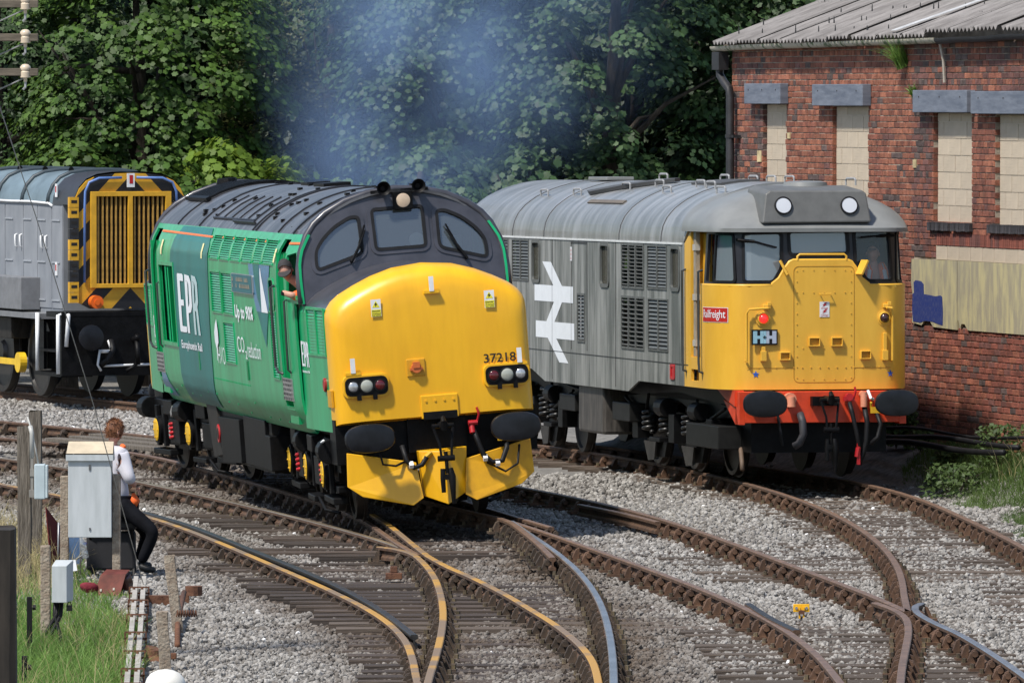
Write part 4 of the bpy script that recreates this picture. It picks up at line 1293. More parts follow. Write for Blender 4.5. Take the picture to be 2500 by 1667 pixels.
sheet(m, [(-.18, 1.98), (-.17, 2.1), (-.05, 2.2), (.10, 2.27), (.18, 2.12), (.16, 1.97), (.05, 1.93), (-.02, 1.80), (-.05, 1.73), (-.09, 1.74), (-.06, 1.88), (-.12, 1.93)], f37, du=0, dv=.09, th=0, off=.014)
m.build('lettering', M_ltxt, GL, recalc=False)
m = MB(); sheet(m, rrect(1.86, 3.84, 2.655, 2.895, .03), f37, du=.5, dv=.1, th=.02, off=.024)
np_ = m.build('nameplate', mat('plate_steel', (.30, .34, .36), .4, metal=.5), GL)
m = MB(); sheet(m, rrect(1.93, 3.77, 2.665, 2.885, .02), f37, du=.5, dv=.1, th=0, off=.027); m.build('plate_face', mat('plate_teal', (.015, .12, .14), .5), np_, recalc=False)
m = MB()
r_ = random.Random(5)
for row, z0_ in ((0, 2.80), (1, 2.72)):          # worn raised letters, too small to read
    s_ = 2.0
    while s_ < 3.55:
        w = r_.uniform(.05, .10)
        if r_.random() < .82: sheet(m, [(s_, z0_), (s_ + w, z0_), (s_ + w * .8, z0_ + .05), (s_ + .02, z0_ + .055)], f37, du=0, dv=0, th=0, off=.031)
        s_ += w + .035
m.build('raised_letters', mat('letter_metal', (.42, .36, .26), .5, metal=.4), np_, recalc=False)
# vestibule door recesses with handrails and steps
for sg in (1, -1):
    m = MB()
    x0, x1 = (5.83, 6.47) if sg > 0 else (-6.47, -5.83)
    m.bb(x0 - .02, x1 + .02, -1.13, -1.10, 1.32, 3.37)
    m.bb(x0 - .04, x0 - .005, -1.33, -1.10, 1.32, 3.2); m.bb(x1 + .005, x1 + .04, -1.33, -1.10, 1.32, 3.2); m.bb(x0, x1, -1.33, -1.1, 1.30, 1.335)
    dr = m.build('cab_door', mat('door_green', (.004, .27, .09), .35, var=.08), GL)
    m = MB(); m.tube([(x0 - .12, -1.36, 2.80), (x0 - .12, -1.42, 2.78), (x0 - .12, -1.42, 1.82), (x0 + .02, -1.41, 1.76), (x0 + .05, -1.36, 1.73)], .018, n=8)
    m.build('handrail', mat('handrail_dark', (.06, .065, .065), .35, metal=.5), GL, smooth=40); m = MB()
    m.tube([(x1 + .1, -1.33, 2.65), (x1 + .1, -1.38, 2.63), (x1 + .08, -1.39, 1.8), (x1 + .08, -1.35, 1.76)], .014, n=8)
    m.build('handrail', mat('handrail_dark', (.06, .065, .065), .35, metal=.5), GL, smooth=40)
    m = MB(); sheet(m, [(x0, 1.415), (x1 + .1, 1.415), (x1 + .1, 1.685), (x0, 1.685)], f37, du=0, dv=.1, th=.02, off=.01); st = m.build('step_plate', M_steel, GL)
    m = MB()
    for i in range(5):
        for j in range(5): m.box((x0 + .07 + i * .14, -1.368, 1.44 + j * .055), (.03, .012, .03))
    m.build('tread', mat('tread_dark', (.16, .16, .16), .4, metal=.6), st)
    m = MB(); m.bb(x0, x1 + .05, -1.30, -1.2, 1.13, 1.30); m.build('step_recess', mat('door_green', (.004, .27, .09)), GL)
m = MB(); sheet(m, ring(OVAL, .03), f37, [OVAL], du=0, dv=0, th=.02, off=.012); m.build('window_frame', M_green, GL)
m = MB(); sheet(m, OVAL, f37, du=0, dv=0, th=.005, off=-.02); m.build('window', mat('dirty_window', (.06, .06, .055), .3, var=.5, sc=14, col2=(.16, .16, .15), coat=.3), GL)
# radiator opening with part-open shutters
m = MB(); m.bb(-5.55, -4.0, -1.16, -1.14, 1.84, 2.9); m.build('radiator_back', M_blk, GL)
m = MB(); sheet(m, ring(RAD, .05), f37, [RAD], du=0, dv=0, th=.03, off=.02); fr = m.build('radiator_frame', M_green, GL)
for i, (s_, an) in enumerate(((-5.32, 4), (-5.0, 8), (-4.62, 50), (-4.32, 55), (-4.12, 8))):
    m = MB(); m.box((0, 0, 0), (.30 if an < 20 else .26, .02, 1.0)); o = inst('shutter', mesh_of(m, 'shutter', M_green), fr, (s_, -1.30, 2.372)); o.rotation_euler = (0, 0, R(-an))
# roof
RY = [-1.17, -1.09, -.98, -.80, -.55, -.28, 0, .28, .55, .80, .98, 1.09, 1.17]
RZ = [3.42, 3.50, 3.585, 3.695, 3.80, 3.862, 3.885, 3.862, 3.80, 3.695, 3.585, 3.50, 3.42]
RT = np.linspace(-1, 1, 13)
def roof37(s, t):
    k = k37(s)
    y = float(np.interp(t, RT, RY)) * k; z = float(np.interp(t, RT, RZ))
    y2, z2 = float(np.interp(t + .05, RT, RY)), float(np.interp(t + .05, RT, RZ)); y1, z1 = float(np.interp(t - .05, RT, RY)), float(np.interp(t - .05, RT, RZ))
    n = Vector((0, -(z2 - z1), (y2 - y1))).normalized()
    return (s, y, z), n
m = MB(); sheet(m, [(-7.03, -1), (7.05, -1), (7.05, 1), (-7.03, 1)], roof37, du=.9, dv=.083, th=.03)
roof = m.build('roof', M_roof37, GL, smooth=40)
for s_ in (-4.6, -2.4, 2.75, 3.05, 5.05, 6.35):
    m = MB(); sheet(m, [(s_ - .022, -1.0), (s_ + .022, -1.0), (s_ + .022, 1), (s_ - .022, 1)], roof37, du=0, dv=.083, th=.02, off=.018)
    m.build('roof_joint', mat('joint_black', (.016, .016, .02), .5), roof, smooth=40)
M_rib = mat('joint_black', (.016, .016, .02), .5)
for i in range(6):
    s_ = -1.6 + i * .75
    m = MB(); sheet(m, [(s_, -.78), (s_ + .05, -.78), (s_ + .05, -.36), (s_, -.36)], roof37, du=0, dv=.083, th=.02, off=.016); m.build('roof_rib', M_rib, roof, smooth=40)
m = MB()
sheet(m, [(-1.65, -.80), (2.25, -.80), (2.25, -.775), (-1.65, -.775)], roof37, du=.5, dv=0, th=.03, off=.03)
sheet(m, [(.6, -.86), (2.6, -.86), (2.6, -.83), (.6, -.83)], roof37, du=.5, dv=0, th=.05, off=.05)
m.build('roof_strips', M_rib, roof, smooth=40, kind='stuff')
m = MB()
for i in range(17): sheet(m, [(-6.3 + i * .12, -.45), (-6.25 + i * .12, -.45), (-6.25 + i * .12, .45), (-6.3 + i * .12, .45)], roof37, du=0, dv=.1, th=.03, off=.045)
sheet(m, [(-6.4, -.5), (-4.2, -.5), (-4.2, -.46), (-6.4, -.46)], roof37, du=.5, dv=0, th=.05, off=.06); sheet(m, [(-6.4, .46), (-4.2, .46), (-4.2, .5), (-6.4, .5)], roof37, du=.5, dv=0, th=.05, off=.06)
m.build('fan_grille', M_blk, roof)
m = MB()
for i in range(40):
    s_, t_ = rng.uniform(-3.8, 6.2), rng.uniform(-.75, .4); p, n_ = roof37(s_, t_); m.box(p, (rng.uniform(.05, .16), .05, .05))
m.cyl((-6.6, -.2, 3.83), (-6.6, -.2, 3.96), .17, .13, n=14); m.box((1.2, .1, 3.89), (.9, .35, .06)); m.box((-.6, .15, 3.89), (.6, .3, .05))
m.build('roof_fittings', M_blk, roof, kind='stuff')
# cabs and noses, both ends alike
def cabplane(e):
    return lambda y, z: ((e * (7.3 - .25 * (z - 2.7) - .03 * y * y), y, z), Vector((e, 0, .24)).normalized())
half = [(1.262, 2.60), (1.262, 2.85), (1.25, 3.02), (1.21, 3.2), (1.12, 3.40), (1.02, 3.53), (.87, 3.65), (.62, 3.775), (.33, 3.855), (0, 3.885)]
def arch(h): return h + [(-y, z) for y, z in reversed(h[:-1])]
WC = rpoly([(-.31, 3.165), (.31, 3.165), (.315, 3.66), (-.315, 3.66)], .06)
WS = rpoly([(.46, 3.14), (.47, 3.585), (.58, 3.59), (.78, 3.49), (.95, 3.34), (1.04, 3.2), (1.045, 2.97)], .08)
WL = [(-y, z) for y, z in reversed(WS)]
N_HALF = [(1.0, 1.10), (1.0, 1.8), (1.0, 2.40), (.995, 2.50), (.975, 2.57), (.93, 2.645), (.85, 2.72), (.70, 2.815), (.52, 2.91), (.30, 2.99), (0, 3.025)]
def nring(e, s, w, dz, zb):
    zr_ = lambda z: max(zb, z - dz * (z - 1.2) / 1.8)
    h = [(w * a, zr_(z)) for a, z in N_HALF]
    pts = h + [(-y, z) for y, z in reversed(h[:-1])]
    return [(e * s, y, z) for y, z in pts]
for e in (1, -1):
    P = cabplane(e)
    lo = [(1.262, 2.60)] ; bot = [(1.25, 2.58), (1.0, 2.66), (.7, 2.80), (.35, 2.93), (0, 2.98), (-.35, 2.93), (-.7, 2.80), (-1.0, 2.66), (-1.25, 2.58)]
    outl = arch(half) + list(reversed(bot))
    m = MB(); sheet(m, outl, P, [WC, WS, WL], du=.25, dv=.25, th=.04)
    cf = m.build('cab_front', M_grey37, GL, smooth=30)
    m = MB(); m.tube([Vector(P(y, z)[0]) + Vector((-e * .02, 0, 0)) for y, z in arch(half)], .045, n=8); m.build('cab_edge', M_grey37, cf, smooth=True)
    for w_ in (WC, WS, WL):
        m = MB(); sheet(m, ring(w_, .055), P, [ring(w_, -.012)], du=0, dv=0, th=.03, off=.014); m.build('window_surround', M_grey37, cf, smooth=30)
        m = MB(); sheet(m, ring(w_, .012), P, [ring(w_, -.025)], du=0, dv=0, th=.02, off=.022); m.build('window_rubber', M_rub, cf, smooth=30)
        m = MB(); sheet(m, w_, P, du=0, dv=0, th=0, off=-.01); m.build('windscreen', G_cab, cf, recalc=False)
    # nose: loft from the cab to the rounded front
    st = [(6.88, 1.262, 0, 1.02), (7.3, 1.255, 0, 1.02), (8.0, 1.228, 0, 1.05), (8.60, 1.20, 0.005, 1.09)]
    rings = [nring(e, *q) for q in st]
    nm, nt_ = MB(), MB()
    n_ = len(rings[0])
    for k in range(len(rings) - 1):
        for i in range(n_ - 1):
            q = [rings[k][i], rings[k][i + 1], rings[k + 1][i + 1], rings[k + 1][i]]
            (nt_ if 4 <= i < n_ - 5 else nm).add(q, [(0, 1, 2, 3)])
    nm.build('nose_side', M_green, GL); nt_.build('nose_top', M_grey37, GL, smooth=True)
    st = [(8.60, 1.20, .005, 1.09), (8.74, 1.192, .02, 1.17), (8.84, 1.175, .05, 1.19), (8.92, 1.14, .10, 1.205), (8.965, 1.09, .17, 1.21), (8.99, 1.0, .28, 1.215), (9.0, .86, .45, 1.22), (9.006, .5, .9, 1.22)]
    m = MB(); m.loft([nring(e, *q) for q in st], False); m.v = [(x, y, z) for x, y, z in m.v]
    last = len(m.v) - n_
    m.f.append(tuple(range(last, last + n_)))
    base = len(m.v)
    for i in range(n_ * 0): pass
    # closing strip along the lower edge of the front
    b0 = [k * n_ for k in range(len(st))]; b1 = [k * n_ + n_ - 1 for k in range(len(st))]
    for k in range(len(st) - 1): m.f.append((b0[k], b0[k + 1], b1[k + 1], b1[k]))
    nf = m.build('nose_front', M_yel, GL, smooth=50)
    if e < 0:
        nr_ = nf
# nose grilles on the visible side (front and rear)
def fn37(s, z):
    w = float(np.interp(abs(s), [6.88, 7.3, 8.0, 8.6], [1.262, 1.255, 1.228, 1.20]))
    return (s, -w, z), Vector((0, -1, 0))
for e in (1, -1):
    for a, b_ in (((7.50, 8.03), (8.09, 8.62 - .06)) if e > 0 else ((-8.62 + .06, -8.09), (-8.03, -7.50))):
        louvre(GL, fn37, a, b_, 2.02, 2.54, 14, M_green, tilt=30, frame=.025)
    epr(GL, fn37, *((6.95, 7.46) if e > 0 else (-7.4, -6.9)), 1.84, 2.15, off=.006)
    m = MB(); text(m, 'Europhoenix Rail', fn37, *((6.95, 7.46) if e > 0 else (-7.4, -6.9)), 1.765, 1.805, .006, .03); m.build('lettering', M_ltxt, GL, recalc=False)
m = MB(); text(m, '37218', fn37, -7.3, -6.9, 1.50, 1.62, .006, .02); m.build('lettering', M_ltxt, GL, recalc=False)
m = MB(); m.lathe((8.40, -1.205, 1.66), (0, -1, 0), [(0, .07), (.03, .07), (.035, .055), (.03, .05)], n=16, sq=(1, 1.2)); m.build('side_lamp', mat('lamp_red_glass', (.30, .02, .02), .3), GL, smooth=40)
# side windows of the cab
m = MB(); sheet(m, ring(WIN, .02), f37, [ring(WIN, -.03)], du=0, dv=0, th=.03, off=.02); m.build('side_window_frame', M_green, GL)
m = MB(); m.bb(5.7, 5.75, -1.1, 1.1, 1.4, 3.5); m.bb(5.75, 7.2, -1.1, 1.1, 1.9, 1.95); m.bb(6.2, 7.0, -1.2, -1.0, 1.9, 2.6); m.build('cab_interior', M_dkint, GL)
m = MB(); m.bb(6.6, 7.1, .35, .85, 2.3, 2.9); m.bb(6.3, 6.5, .35, .85, 2.4, 3.25); m.bb(6.9, 7.15, -.3, .3, 2.6, 3.1); m.cyl((7.0, .22, 3.25), (7.05, .22, 3.25), .09, n=14); m.build('cab_seat', mat('cab_grey', (.10, .11, .11), .7), GL)
# nose fittings
Y9 = lambda y, z: ((9.006, y, z), Vector((1, 0, 0)))
for sg in (-1, 1):
    yc = sg * .855 - (-.03 if sg < 0 else 0) + (-.0 if sg > 0 else 0)
    m = MB(); m.prism(rrect(yc - .275, yc + .275, 1.50, 1.77, .07), 8.95, 9.05, 'yz'); hb = m.build('headlight_box', M_yel, GL, bevel=.01)
    m = MB(); m.prism(rrect(yc - .255, yc + .255, 1.525, 1.745, .07), 9.05, 9.075, 'yz'); hp = m.build('headlight', M_blk, GL, bevel=.006)
    for q, (dy, rr, lm) in enumerate(((-.16, .062, M_lensw), (.0, .078, M_lens), (.16, .062, M_lensr))):
        y_ = yc + dy * (1 if sg < 0 else -1)
        m = MB(); m.lathe((9.07, y_, 1.637), (1, 0, 0), [(0, rr + .012), (.018, rr + .012), (.02, rr), (.012, rr)], n=22); m.build('lamp_ring', M_rub, hp, smooth=40)
        m = MB(); m.lathe((9.08, y_, 1.637), (1, 0, 0), [(0, rr), (.008, rr * .9), (.016, rr * .6), (.02, .01)], n=22); m.build('lens', lm, hp, smooth=True)
    m = MB(); m.bb(9.05, 9.075, yc - .12, yc - .07, 1.47, 1.53); m.bb(9.05, 9.075, yc + .07, yc + .12, 1.47, 1.53); m.build('latch', M_blk, hp)
for y_, z_ in ((.035, 2.69), (-.97, 1.80), (1.02, 1.77)):
    m = MB(); m.bb(8.93, 9.055, y_ - .09, y_ + .09, z_ - .03, z_ + .005); m.bb(9.03, 9.05, y_ - .015, y_ + .015, z_, z_ + .08); br = m.build('lamp_bracket', M_yel, GL)
    m = MB(); m.bb(9.052, 9.062, y_ - .028, y_ + .028, z_ - .005, z_ + .17); m.build('bracket_plate', M_white, br)
m = MB(); m.bb(8.99, 9.025, -.325, -.105, 1.70, 1.905); so = m.build('jumper_socket', mat('socket_yellow', (.60, .30, .01), .5), GL, bevel=.008)
m = MB(); m.cyl((9.02, -.215, 1.80), (9.07, -.215, 1.80), .06, n=14); m.bb(9.02, 9.08, -.255, -.175, 1.80, 1.87); m.bb(9.02, 9.06, -.29, -.14, 1.77, 1.80); m.build('socket_cover', mat('socket_orange', (.55, .13, .03), .5), so)
m = MB(); m.bb(8.9, 9.03, -.19, .255, 1.19, 1.465); bp_ = m.build('bolted_plate', M_yel, GL, bevel=.01)
m = MB()
for q in range(4): m.cyl((9.025, -.13 + q * .11, 1.40), (9.04, -.13 + q * .11, 1.40), .014, n=8)
m.build('bolt', M_yel, bp_)
m = MB(); m.bb(8.9, 9.034, -.17, .235, 1.18, 1.27); m.build('coupling_gap', M_blk, GL)
m = MB(); text(m, '37218', Y9, .60, .985, 1.785, 1.895, .012, .015); m.build('number', mat('number_black', (.012, .012, .012), .5), GL, recalc=False)
for y_ in (-.636, .72):
    m = MB(); sheet(m, [(y_ - .06, 2.435), (y_ + .06, 2.435), (y_ + .06, 2.64), (y_ - .06, 2.64)], Y9, th=.004, off=.010, du=0, dv=0); wl = m.build('warning_label', M_white, GL)
    m = MB(); sheet(m, [(y_ - .056, 2.438), (y_ + .056, 2.438), (y_ + .056, 2.52), (y_ - .056, 2.52)], Y9, th=0, off=.012, du=0, dv=0); sheet(m, [(y_ - .045, 2.545), (y_ + .045, 2.545), (y_, 2.625)], Y9, th=0, off=.012, du=0, dv=0); m.build('label_yellow', mat('label_yellow', (.75, .68, .04), .5), wl, recalc=False)
    m = MB(); text(m, 'Danger', Y9, y_ - .048, y_ + .048, 2.488, 2.515, .014, .02); text(m, 'Overhead', Y9, y_ - .05, y_ + .05, 2.466, 2.484, .014, .01); text(m, 'live wires', Y9, y_ - .05, y_ + .05, 2.444, 2.462, .014, .01)
    sheet(m, [(y_ + .006, 2.61), (y_ - .02, 2.578), (y_ - .004, 2.578), (y_ - .012, 2.553), (y_ + .02, 2.588), (y_ + .003, 2.588)], Y9, th=0, off=.014, du=0, dv=0); m.build('label_text', mat('number_black', (.012, .012, .012)), wl, recalc=False)
m = MB(); m.bb(8.5, 8.8, -1.215, -1.19, 1.4, 1.6); m.build('nose_step', mat('socket_yellow', (.60, .30, .01)), GL)
# horns and centre headlight above the windscreen
for y_ in (-.16, .265):
    m = MB(); m.lathe((6.95, y_, 3.90), (1, 0, 0), [(0, .03), (.12, .035), (.2, .06), (.26, .085), (.265, .085), (.255, .07), (.18, .03)], n=20); m.box((6.92, y_, 3.88), (.14, .12, .1)); m.build('horn', M_blk, GL, smooth=40)
m = MB(); m.bb(6.93, 7.14, -.04, .19, 3.63, 3.85); hl = m.build('headlamp', M_blk, GL, bevel=.008)
m = MB(); m.lathe((7.13, .075, 3.74), (1, 0, 0), [(0, .085), (.015, .085), (.02, .07), (.02, .01)], n=22); m.build('lens', mat('lens_warm', (.55, .42, .30), .2, coat=.5), hl, smooth=40)
m = MB(); m.bb(6.9, 7.05, -.30, .40, 3.84, 3.88); m.build('lamp_mount', M_blk, GL)
# windscreen wipers
P = cabplane(1)
for (a, b_, c_) in (((-.62, 3.06), (-.50, 3.25), (-.42, 3.42)), ((.78, 2.99), (.66, 3.18), (.56, 3.36))):
    m = MB(); q = [Vector(P(*p)[0]) + Vector((.06, 0, 0)) for p in (a, b_, c_)]
    m.tube([q[0] - Vector((.05, 0, 0)), q[0], q[1], q[2]], [.02, .018, .016, .008], n=6); m.tube([q[1] + Vector((-.02, .03, -.09)), q[1] + Vector((-.02, 0, .02)), q[2] + Vector((-.02, .0, .06))], .013, n=6); m.build('wiper', M_blk, GL, smooth=40)
# buffer beam, buffers, ploughs, coupling and pipes at the front
m = MB(); m.bb(8.35, 8.8, -1.2, 1.2, .72, 1.25); m.bb(7.9, 8.35, -1.1, 1.1, .6, 1.2); m.bb(8.3, 8.86, -.35, .35, .8, 1.2); m.build('buffer_beam', M_blk, GL)
m = MB(); m.bb(-8.8, -7.9, -1.15, 1.15, .7, 1.2); m.build('buffer_beam', M_blk, GL)
for y_ in (-.87, .87):
    buffer(GL, 9.37, y_, 1.03, .30, .17); buffer(GL, -9.3, y_, 1.03, .30, .17)
for sg in (-1, 1):
    vs = [(9.03, .30, .69), (8.92, 1.10, .86), (8.92, 1.12, .46), (8.96, .95, .33), (9.10, .38, .19), (9.10, .25, .27)]
    fr = [(x, sg * y, z) for x, y, z in vs]; bk = [(x - .02, y, z) for x, y, z in fr]
    m = MB(); m.add(fr + bk, [(0, 1, 2, 5), (2, 3, 4, 5), (6, 11, 8, 7), (8, 11, 10, 9)] + [(i, (i + 1) % 6, 6 + (i + 1) % 6, 6 + i) for i in range(6)])
    m.build('plough_blade', M_yel if sg < 0 else mat('plough_worn', (.78, .40, .008), .45, var=.1, sc=5, col2=(.62, .30, .008)), GL, bevel=.008)
m = MB(); m.add([(9.0, -.26, .82), (9.12, .03, .80), (9.0, .32, .83), (9.0, -.22, .28), (9.16, .03, .17), (9.0, .27, .29), (8.85, -.26, .82), (8.85, .32, .83), (8.85, -.22, .28), (8.85, .27, .29)],
                [(0, 3, 4, 1), (1, 4, 5, 2), (0, 6, 8, 3), (2, 5, 9, 7), (0, 1, 2, 7, 6), (3, 8, 9, 5, 4), (6, 7, 9, 8)]); m.build('plough_blade', M_yel, GL, bevel=.008)
def coupling(root, s, z0, sc=1.0):
    m = MB()
    m.tube([(s - .35, .03, z0), (s - .05, .03, z0), (s + .04, .03, z0 - .02), (s + .05, .03, z0 + .05), (s, .03, z0 + .10)], [.05, .05, .045, .04, .025], n=8)
    m.cyl((s - .05, -.1, z0 + .0), (s - .05, .16, z0), .028, n=8)
    for q in (-.09, .15): m.tube([(s - .05, q, z0), (s + .02, q * .6 + .02, z0 - .22), (s + .03, q * .5 + .02, z0 - .36)], .017, n=6)
    m.cyl((s + .03, -.07, z0 - .38), (s + .03, .13, z0 - .38), .035, n=8); m.cyl((s + .03, .03, z0 - .30), (s + .03, .03, z0 - .56), .022, n=8)
    m.tube([(s + .03, -.02, z0 - .5), (s + .04, -.03, z0 - .62), (s + .04, -.03, z0 - .78)], [.03, .03, .026], n=8)
    m.tube([(s + .03, .07, z0 - .5), (s + .05, .08, z0 - .60), (s + .05, .08, z0 - .74), (s + .04, .08, z0 - .92)], [.03, .045, .035, .022], n=8)
    m.box((s + .04, .03, z0 - .60), (.05, .12, .06))
    return m.build('screw_coupling', M_blk, root, smooth=45)
coupling(GL, 9.2, 1.10)
m = MB(); m.tube([(8.85, .40, 1.03), (9.0, .42, 1.0), (9.05, .45, .88), (9.05, .50, .72), (9.07, .6, .62), (9.08, .72, .63), (9.05, .79, .78), (8.9, .8, .9)], .032, n=8); m.tube([(9.0, .55, .62), (9.08, .75, .50), (9.08, .90, .58), (9.0, .95, .8)], .014, n=6)
m.tube([(9.0, -.45, .9), (9.06, -.42, .72), (9.08, -.33, .63), (9.09, -.24, .66), (9.1, -.18, .75)], .03, n=8); m.tube([(9.0, -.72, .84), (9.06, -.70, .70), (9.07, -.55, .67), (9.0, -.4, .72)], .014, n=6); m.build('brake_hose', M_rub, GL, smooth=True)
m = MB(); m.cyl((8.98, .40, 1.08), (9.02, .40, .98), .035, n=10); m.tube([(9.0, .36, 1.10), (9.0, .47, 1.10)], .03, n=8); m.tube([(9.0, .47, 1.12), (9.03, .49, 1.2), (9.02, .47, 1.28)], .015, n=6); m.build('brake_cock', M_redp, GL, smooth=40)
m = MB(); m.box((9.02, .71, .98), (.03, .03, .2)); m.box((9.02, .73, .90), (.06, .07, .07)); m.cyl((9.08, -.22, .72), (9.1, -.12, .80), .03, n=8); m.build('pipe_cock', mat('cock_yellow', (.65, .38, .02), .5), GL)
m = MB()
for p in ((9.09, .66, .61), (9.07, .52, .68), (9.09, -.37, .67)): m.box(p, (.07, .05, .05), (0, R(40), 0))
m.build('hose_clip', M_white, GL)
# underframe
m = MB()
m.prism([(-2.75, 1.1), (-1.75, 1.1), (-1.45, .45), (-2.3, .40)], -1.22, -.4, 'xz'); m.bb(-2.4, 3.0, -1.16, 1.16, .38, 1.08); tk = m.build('fuel_tank', M_blkm, GL)
m = MB(); m.prism([(-1.55, .95), (.5, .98), (.5, .42), (-1.3, .36)], -1.235, -1.1, 'xz'); m.bb(.75, 2.75, -1.21, -1.0, .42, 1.04); m.bb(2.75, 3.2, -1.22, 1.0, .42, .86); m.build('battery_box', M_blk, GL, bevel=.01)
m = MB(); m.cyl((-1.52, -1.25, .73), (-1.52, -1.20, .73), .12, n=20); m.build('fuel_filler', M_redp, GL, smooth=40)
m = MB(); m.cyl((-1.52, -1.256, .73), (-1.52, -1.24, .73), .075, n=20); m.build('filler_cap', M_blkm, GL)
m = MB(); m.bb(-8.6, 8.6, -.95, .95, .98, 1.15); m.build('underframe', M_blk, GL)
def bogie37(s, rz):
    o = bpy.data.objects.new('bogie', None); COL.objects.link(o); o.parent = GL; o.location = (s, 0, 0); o.rotation_euler = (0, 0, rz)
    for d in (-2.057, 0, 2.057): wheelset(o, d, .57)
    m = MB()
    for sg in (-1, 1):
        y0, y1 = sorted((sg * .88, sg * 1.02))
        m.bb(-3.0, 3.0, y0, y1, .70, .98); m.bb(-2.7, 2.7, y0, y1, .36, .44)
        for d in (-2.057, 0, 2.057):
            m.bb(d - .28, d - .16, y0, sg * 1.08, .34, .9); m.bb(d + .16, d + .28, y0, sg * 1.08, .34, .9)
        for d in (-1.03, 1.03):
            m.bb(d - .30, d + .30, sg * .98, sg * 1.10, .40, .74); m.bb(d - .38, d + .2, sg * 1.0, sg * 1.16, .80, 1.0)
        m.cyl((-2.95, sg * 1.06, .86), (-2.6, sg * 1.06, .86), .15, n=16); m.cyl((-.55, sg * 1.08, .86), (-.15, sg * 1.08, .88), .15, n=16)
        m.cyl((2.3, sg * 1.08, .86), (2.65, sg * 1.08, .86), .15, n=16)
        m.bb(-2.6, -1.5, sg * .9, sg * 1.08, .22, .30); m.bb(1.5, 2.6, sg * .9, sg * 1.08, .22, .30); m.bb(.3, 1.1, sg * 1.0, sg * 1.16, .20, .27)
        m.tube([(1.1, sg * 1.1, .25), (1.35, sg * 1.05, .1), (1.5, sg * .9, .06)], .025, n=6)
    m.bb(-2.9, 2.9, -.85, .85, .6, .75)
    m.build('bogie_frame', M_blk, o, bevel=.012)
    for d in (-2.057, 0, 2.057):
        m = MB(); m.lathe((d, -1.06, .57), (0, -1, 0), [(0, .19), (.06, .19), (.065, .17), (.075, .17)], n=20); ab = m.build('axle_box', M_blk, o, smooth=40)
        m = MB(); m.lathe((d, -1.13, .57), (0, -1, 0), [(0, .155), (.012, .155), (.014, .15), (.015, .01)], n=20)
        for q in range(6): m.cyl((d + .12 * math.cos(q * 1.05), -1.14, .57 + .12 * math.sin(q * 1.05)), (d + .12 * math.cos(q * 1.05), -1.155, .57 + .12 * math.sin(q * 1.05)), .012, n=6)
        m.build('axle_cover', mat('cover_yellow', (.72, .42, .01), .45, var=.08), ab, smooth=40)
    for d in (-1.2, 1.72):
        m = MB(); m.tube(helix((d, -1.06, .44), .062, .27, 4.5, .02), .024, n=6); m.build('spring', M_redp, o, smooth=True)
    m = MB(); m.tube([(2.25, -1.12, .92), (2.45, -1.16, .86), (2.5, -1.16, .97), (2.75, -1.16, 1.0)], .018, n=6); m.build('sand_pipe', M_white, o, smooth=True)
    m = MB(); m.box((-.75, -1.16, .86), (.18, .05, .08), (0, R(-30), 0)); m.build('valve', M_steel, o)
bogie37(-5.66, R(5)); bogie37(5.66, R(-2.6))

# ------------------------------------------------------------------ grey locomotive with yellow cab (x forward, y to its left, z above rail)
GR = loco('diesel_locomotive', 'weathered grey diesel locomotive with yellow cab and white double-arrow logo', 2.285, 112.5, .2126, 0., -.008)
M_gr31 = mat('weathered_grey', (.10, .108, .10), .5, var=.3, sc=1.1, col2=(.29, .295, .28), stretch=(4.5, 4.5, .6), ramp=(.38, .64), bump=.05)
M_roof31 = mat('grey_roof', (.145, .15, .147), .36, var=.3, sc=1.2, col2=(.29, .295, .305), stretch=(3, .7, .7), ramp=(.4, .7), coat=.12)
M_dome = mat('grey_dome', (.19, .195, .19), .42, var=.12, sc=2)
M_yel31 = mat('cab_yellow', (.68, .37, .035), .42, var=.06, sc=1.6, col2=(.77, .44, .05), stretch=(1, 2, .5), coat=.08)
M_blk31 = mat('window_black', (.014, .014, .018), .4, var=.2)
M_wstripe = mat('stripe_white', (.62, .63, .62), .6, var=.1)
def f31(s, z, sg=-1): return (s, sg * 1.33, z), Vector((0, sg, 0))
WN = [(-3.25, -2.78, 2.43, 2.97), (1.14, 1.63, 2.43, 2.97), (5.34, 5.81, 2.44, 2.97)]
GV = [(-5.6, -4.9, 2.43, 2.98, 1), (-4.6, -3.52, 2.43, 2.98, 1), (2.45, 3.71, 2.43, 2.98, 0), (3.97, 5.07, 2.43, 2.98, 1), (2.44, 3.74, 1.61, 2.27, 0), (4.02, 5.15, 1.61, 2.27, 1)]
VENT = (-.30, .12, 1.64, 2.26)
wh_ = [rrect(a, b_, c0, d, .06) for a, b_, c0, d in WN]
gh = [[(a, c0), (a, d), (b_, d), (b_, c0)] for a, b_, c0, d, k in GV]
side31 = [(-8.0, 1.165), (-3.34, 1.165), (-2.45, 1.01), (2.8, 1.01), (3.43, 1.165), (6.10, 1.165), (6.10, 3.045), (-8.0, 3.045)]
m = MB(); sheet(m, side31, f31, wh_ + gh + [rrect(VENT[0], VENT[1], VENT[2], VENT[3], .05)], du=1.2, dv=0, th=.03); m.build('body_side', M_gr31, GR)
m = MB(); sheet(m, side31, lambda u, v: f31(u, v, 1), wh_, du=1.2, dv=0, th=.03); m.build('body_side', M_gr31, GR)
m = MB(); sheet(m, [(-8.0, 3.02), (5.98, 3.02), (5.98, 3.045), (-8.0, 3.045)], f31, th=.02, off=.012, du=0, dv=0); m.build('white_stripe', M_wstripe, GR)
m = MB(); m.bb(-8.0, 6.3, -1.338, -1.325, 1.447, 1.453)
for s_ in (-1.95, 2.05): m.bb(s_ - .005, s_ + .005, -1.336, -1.325, 1.05, 3.02)
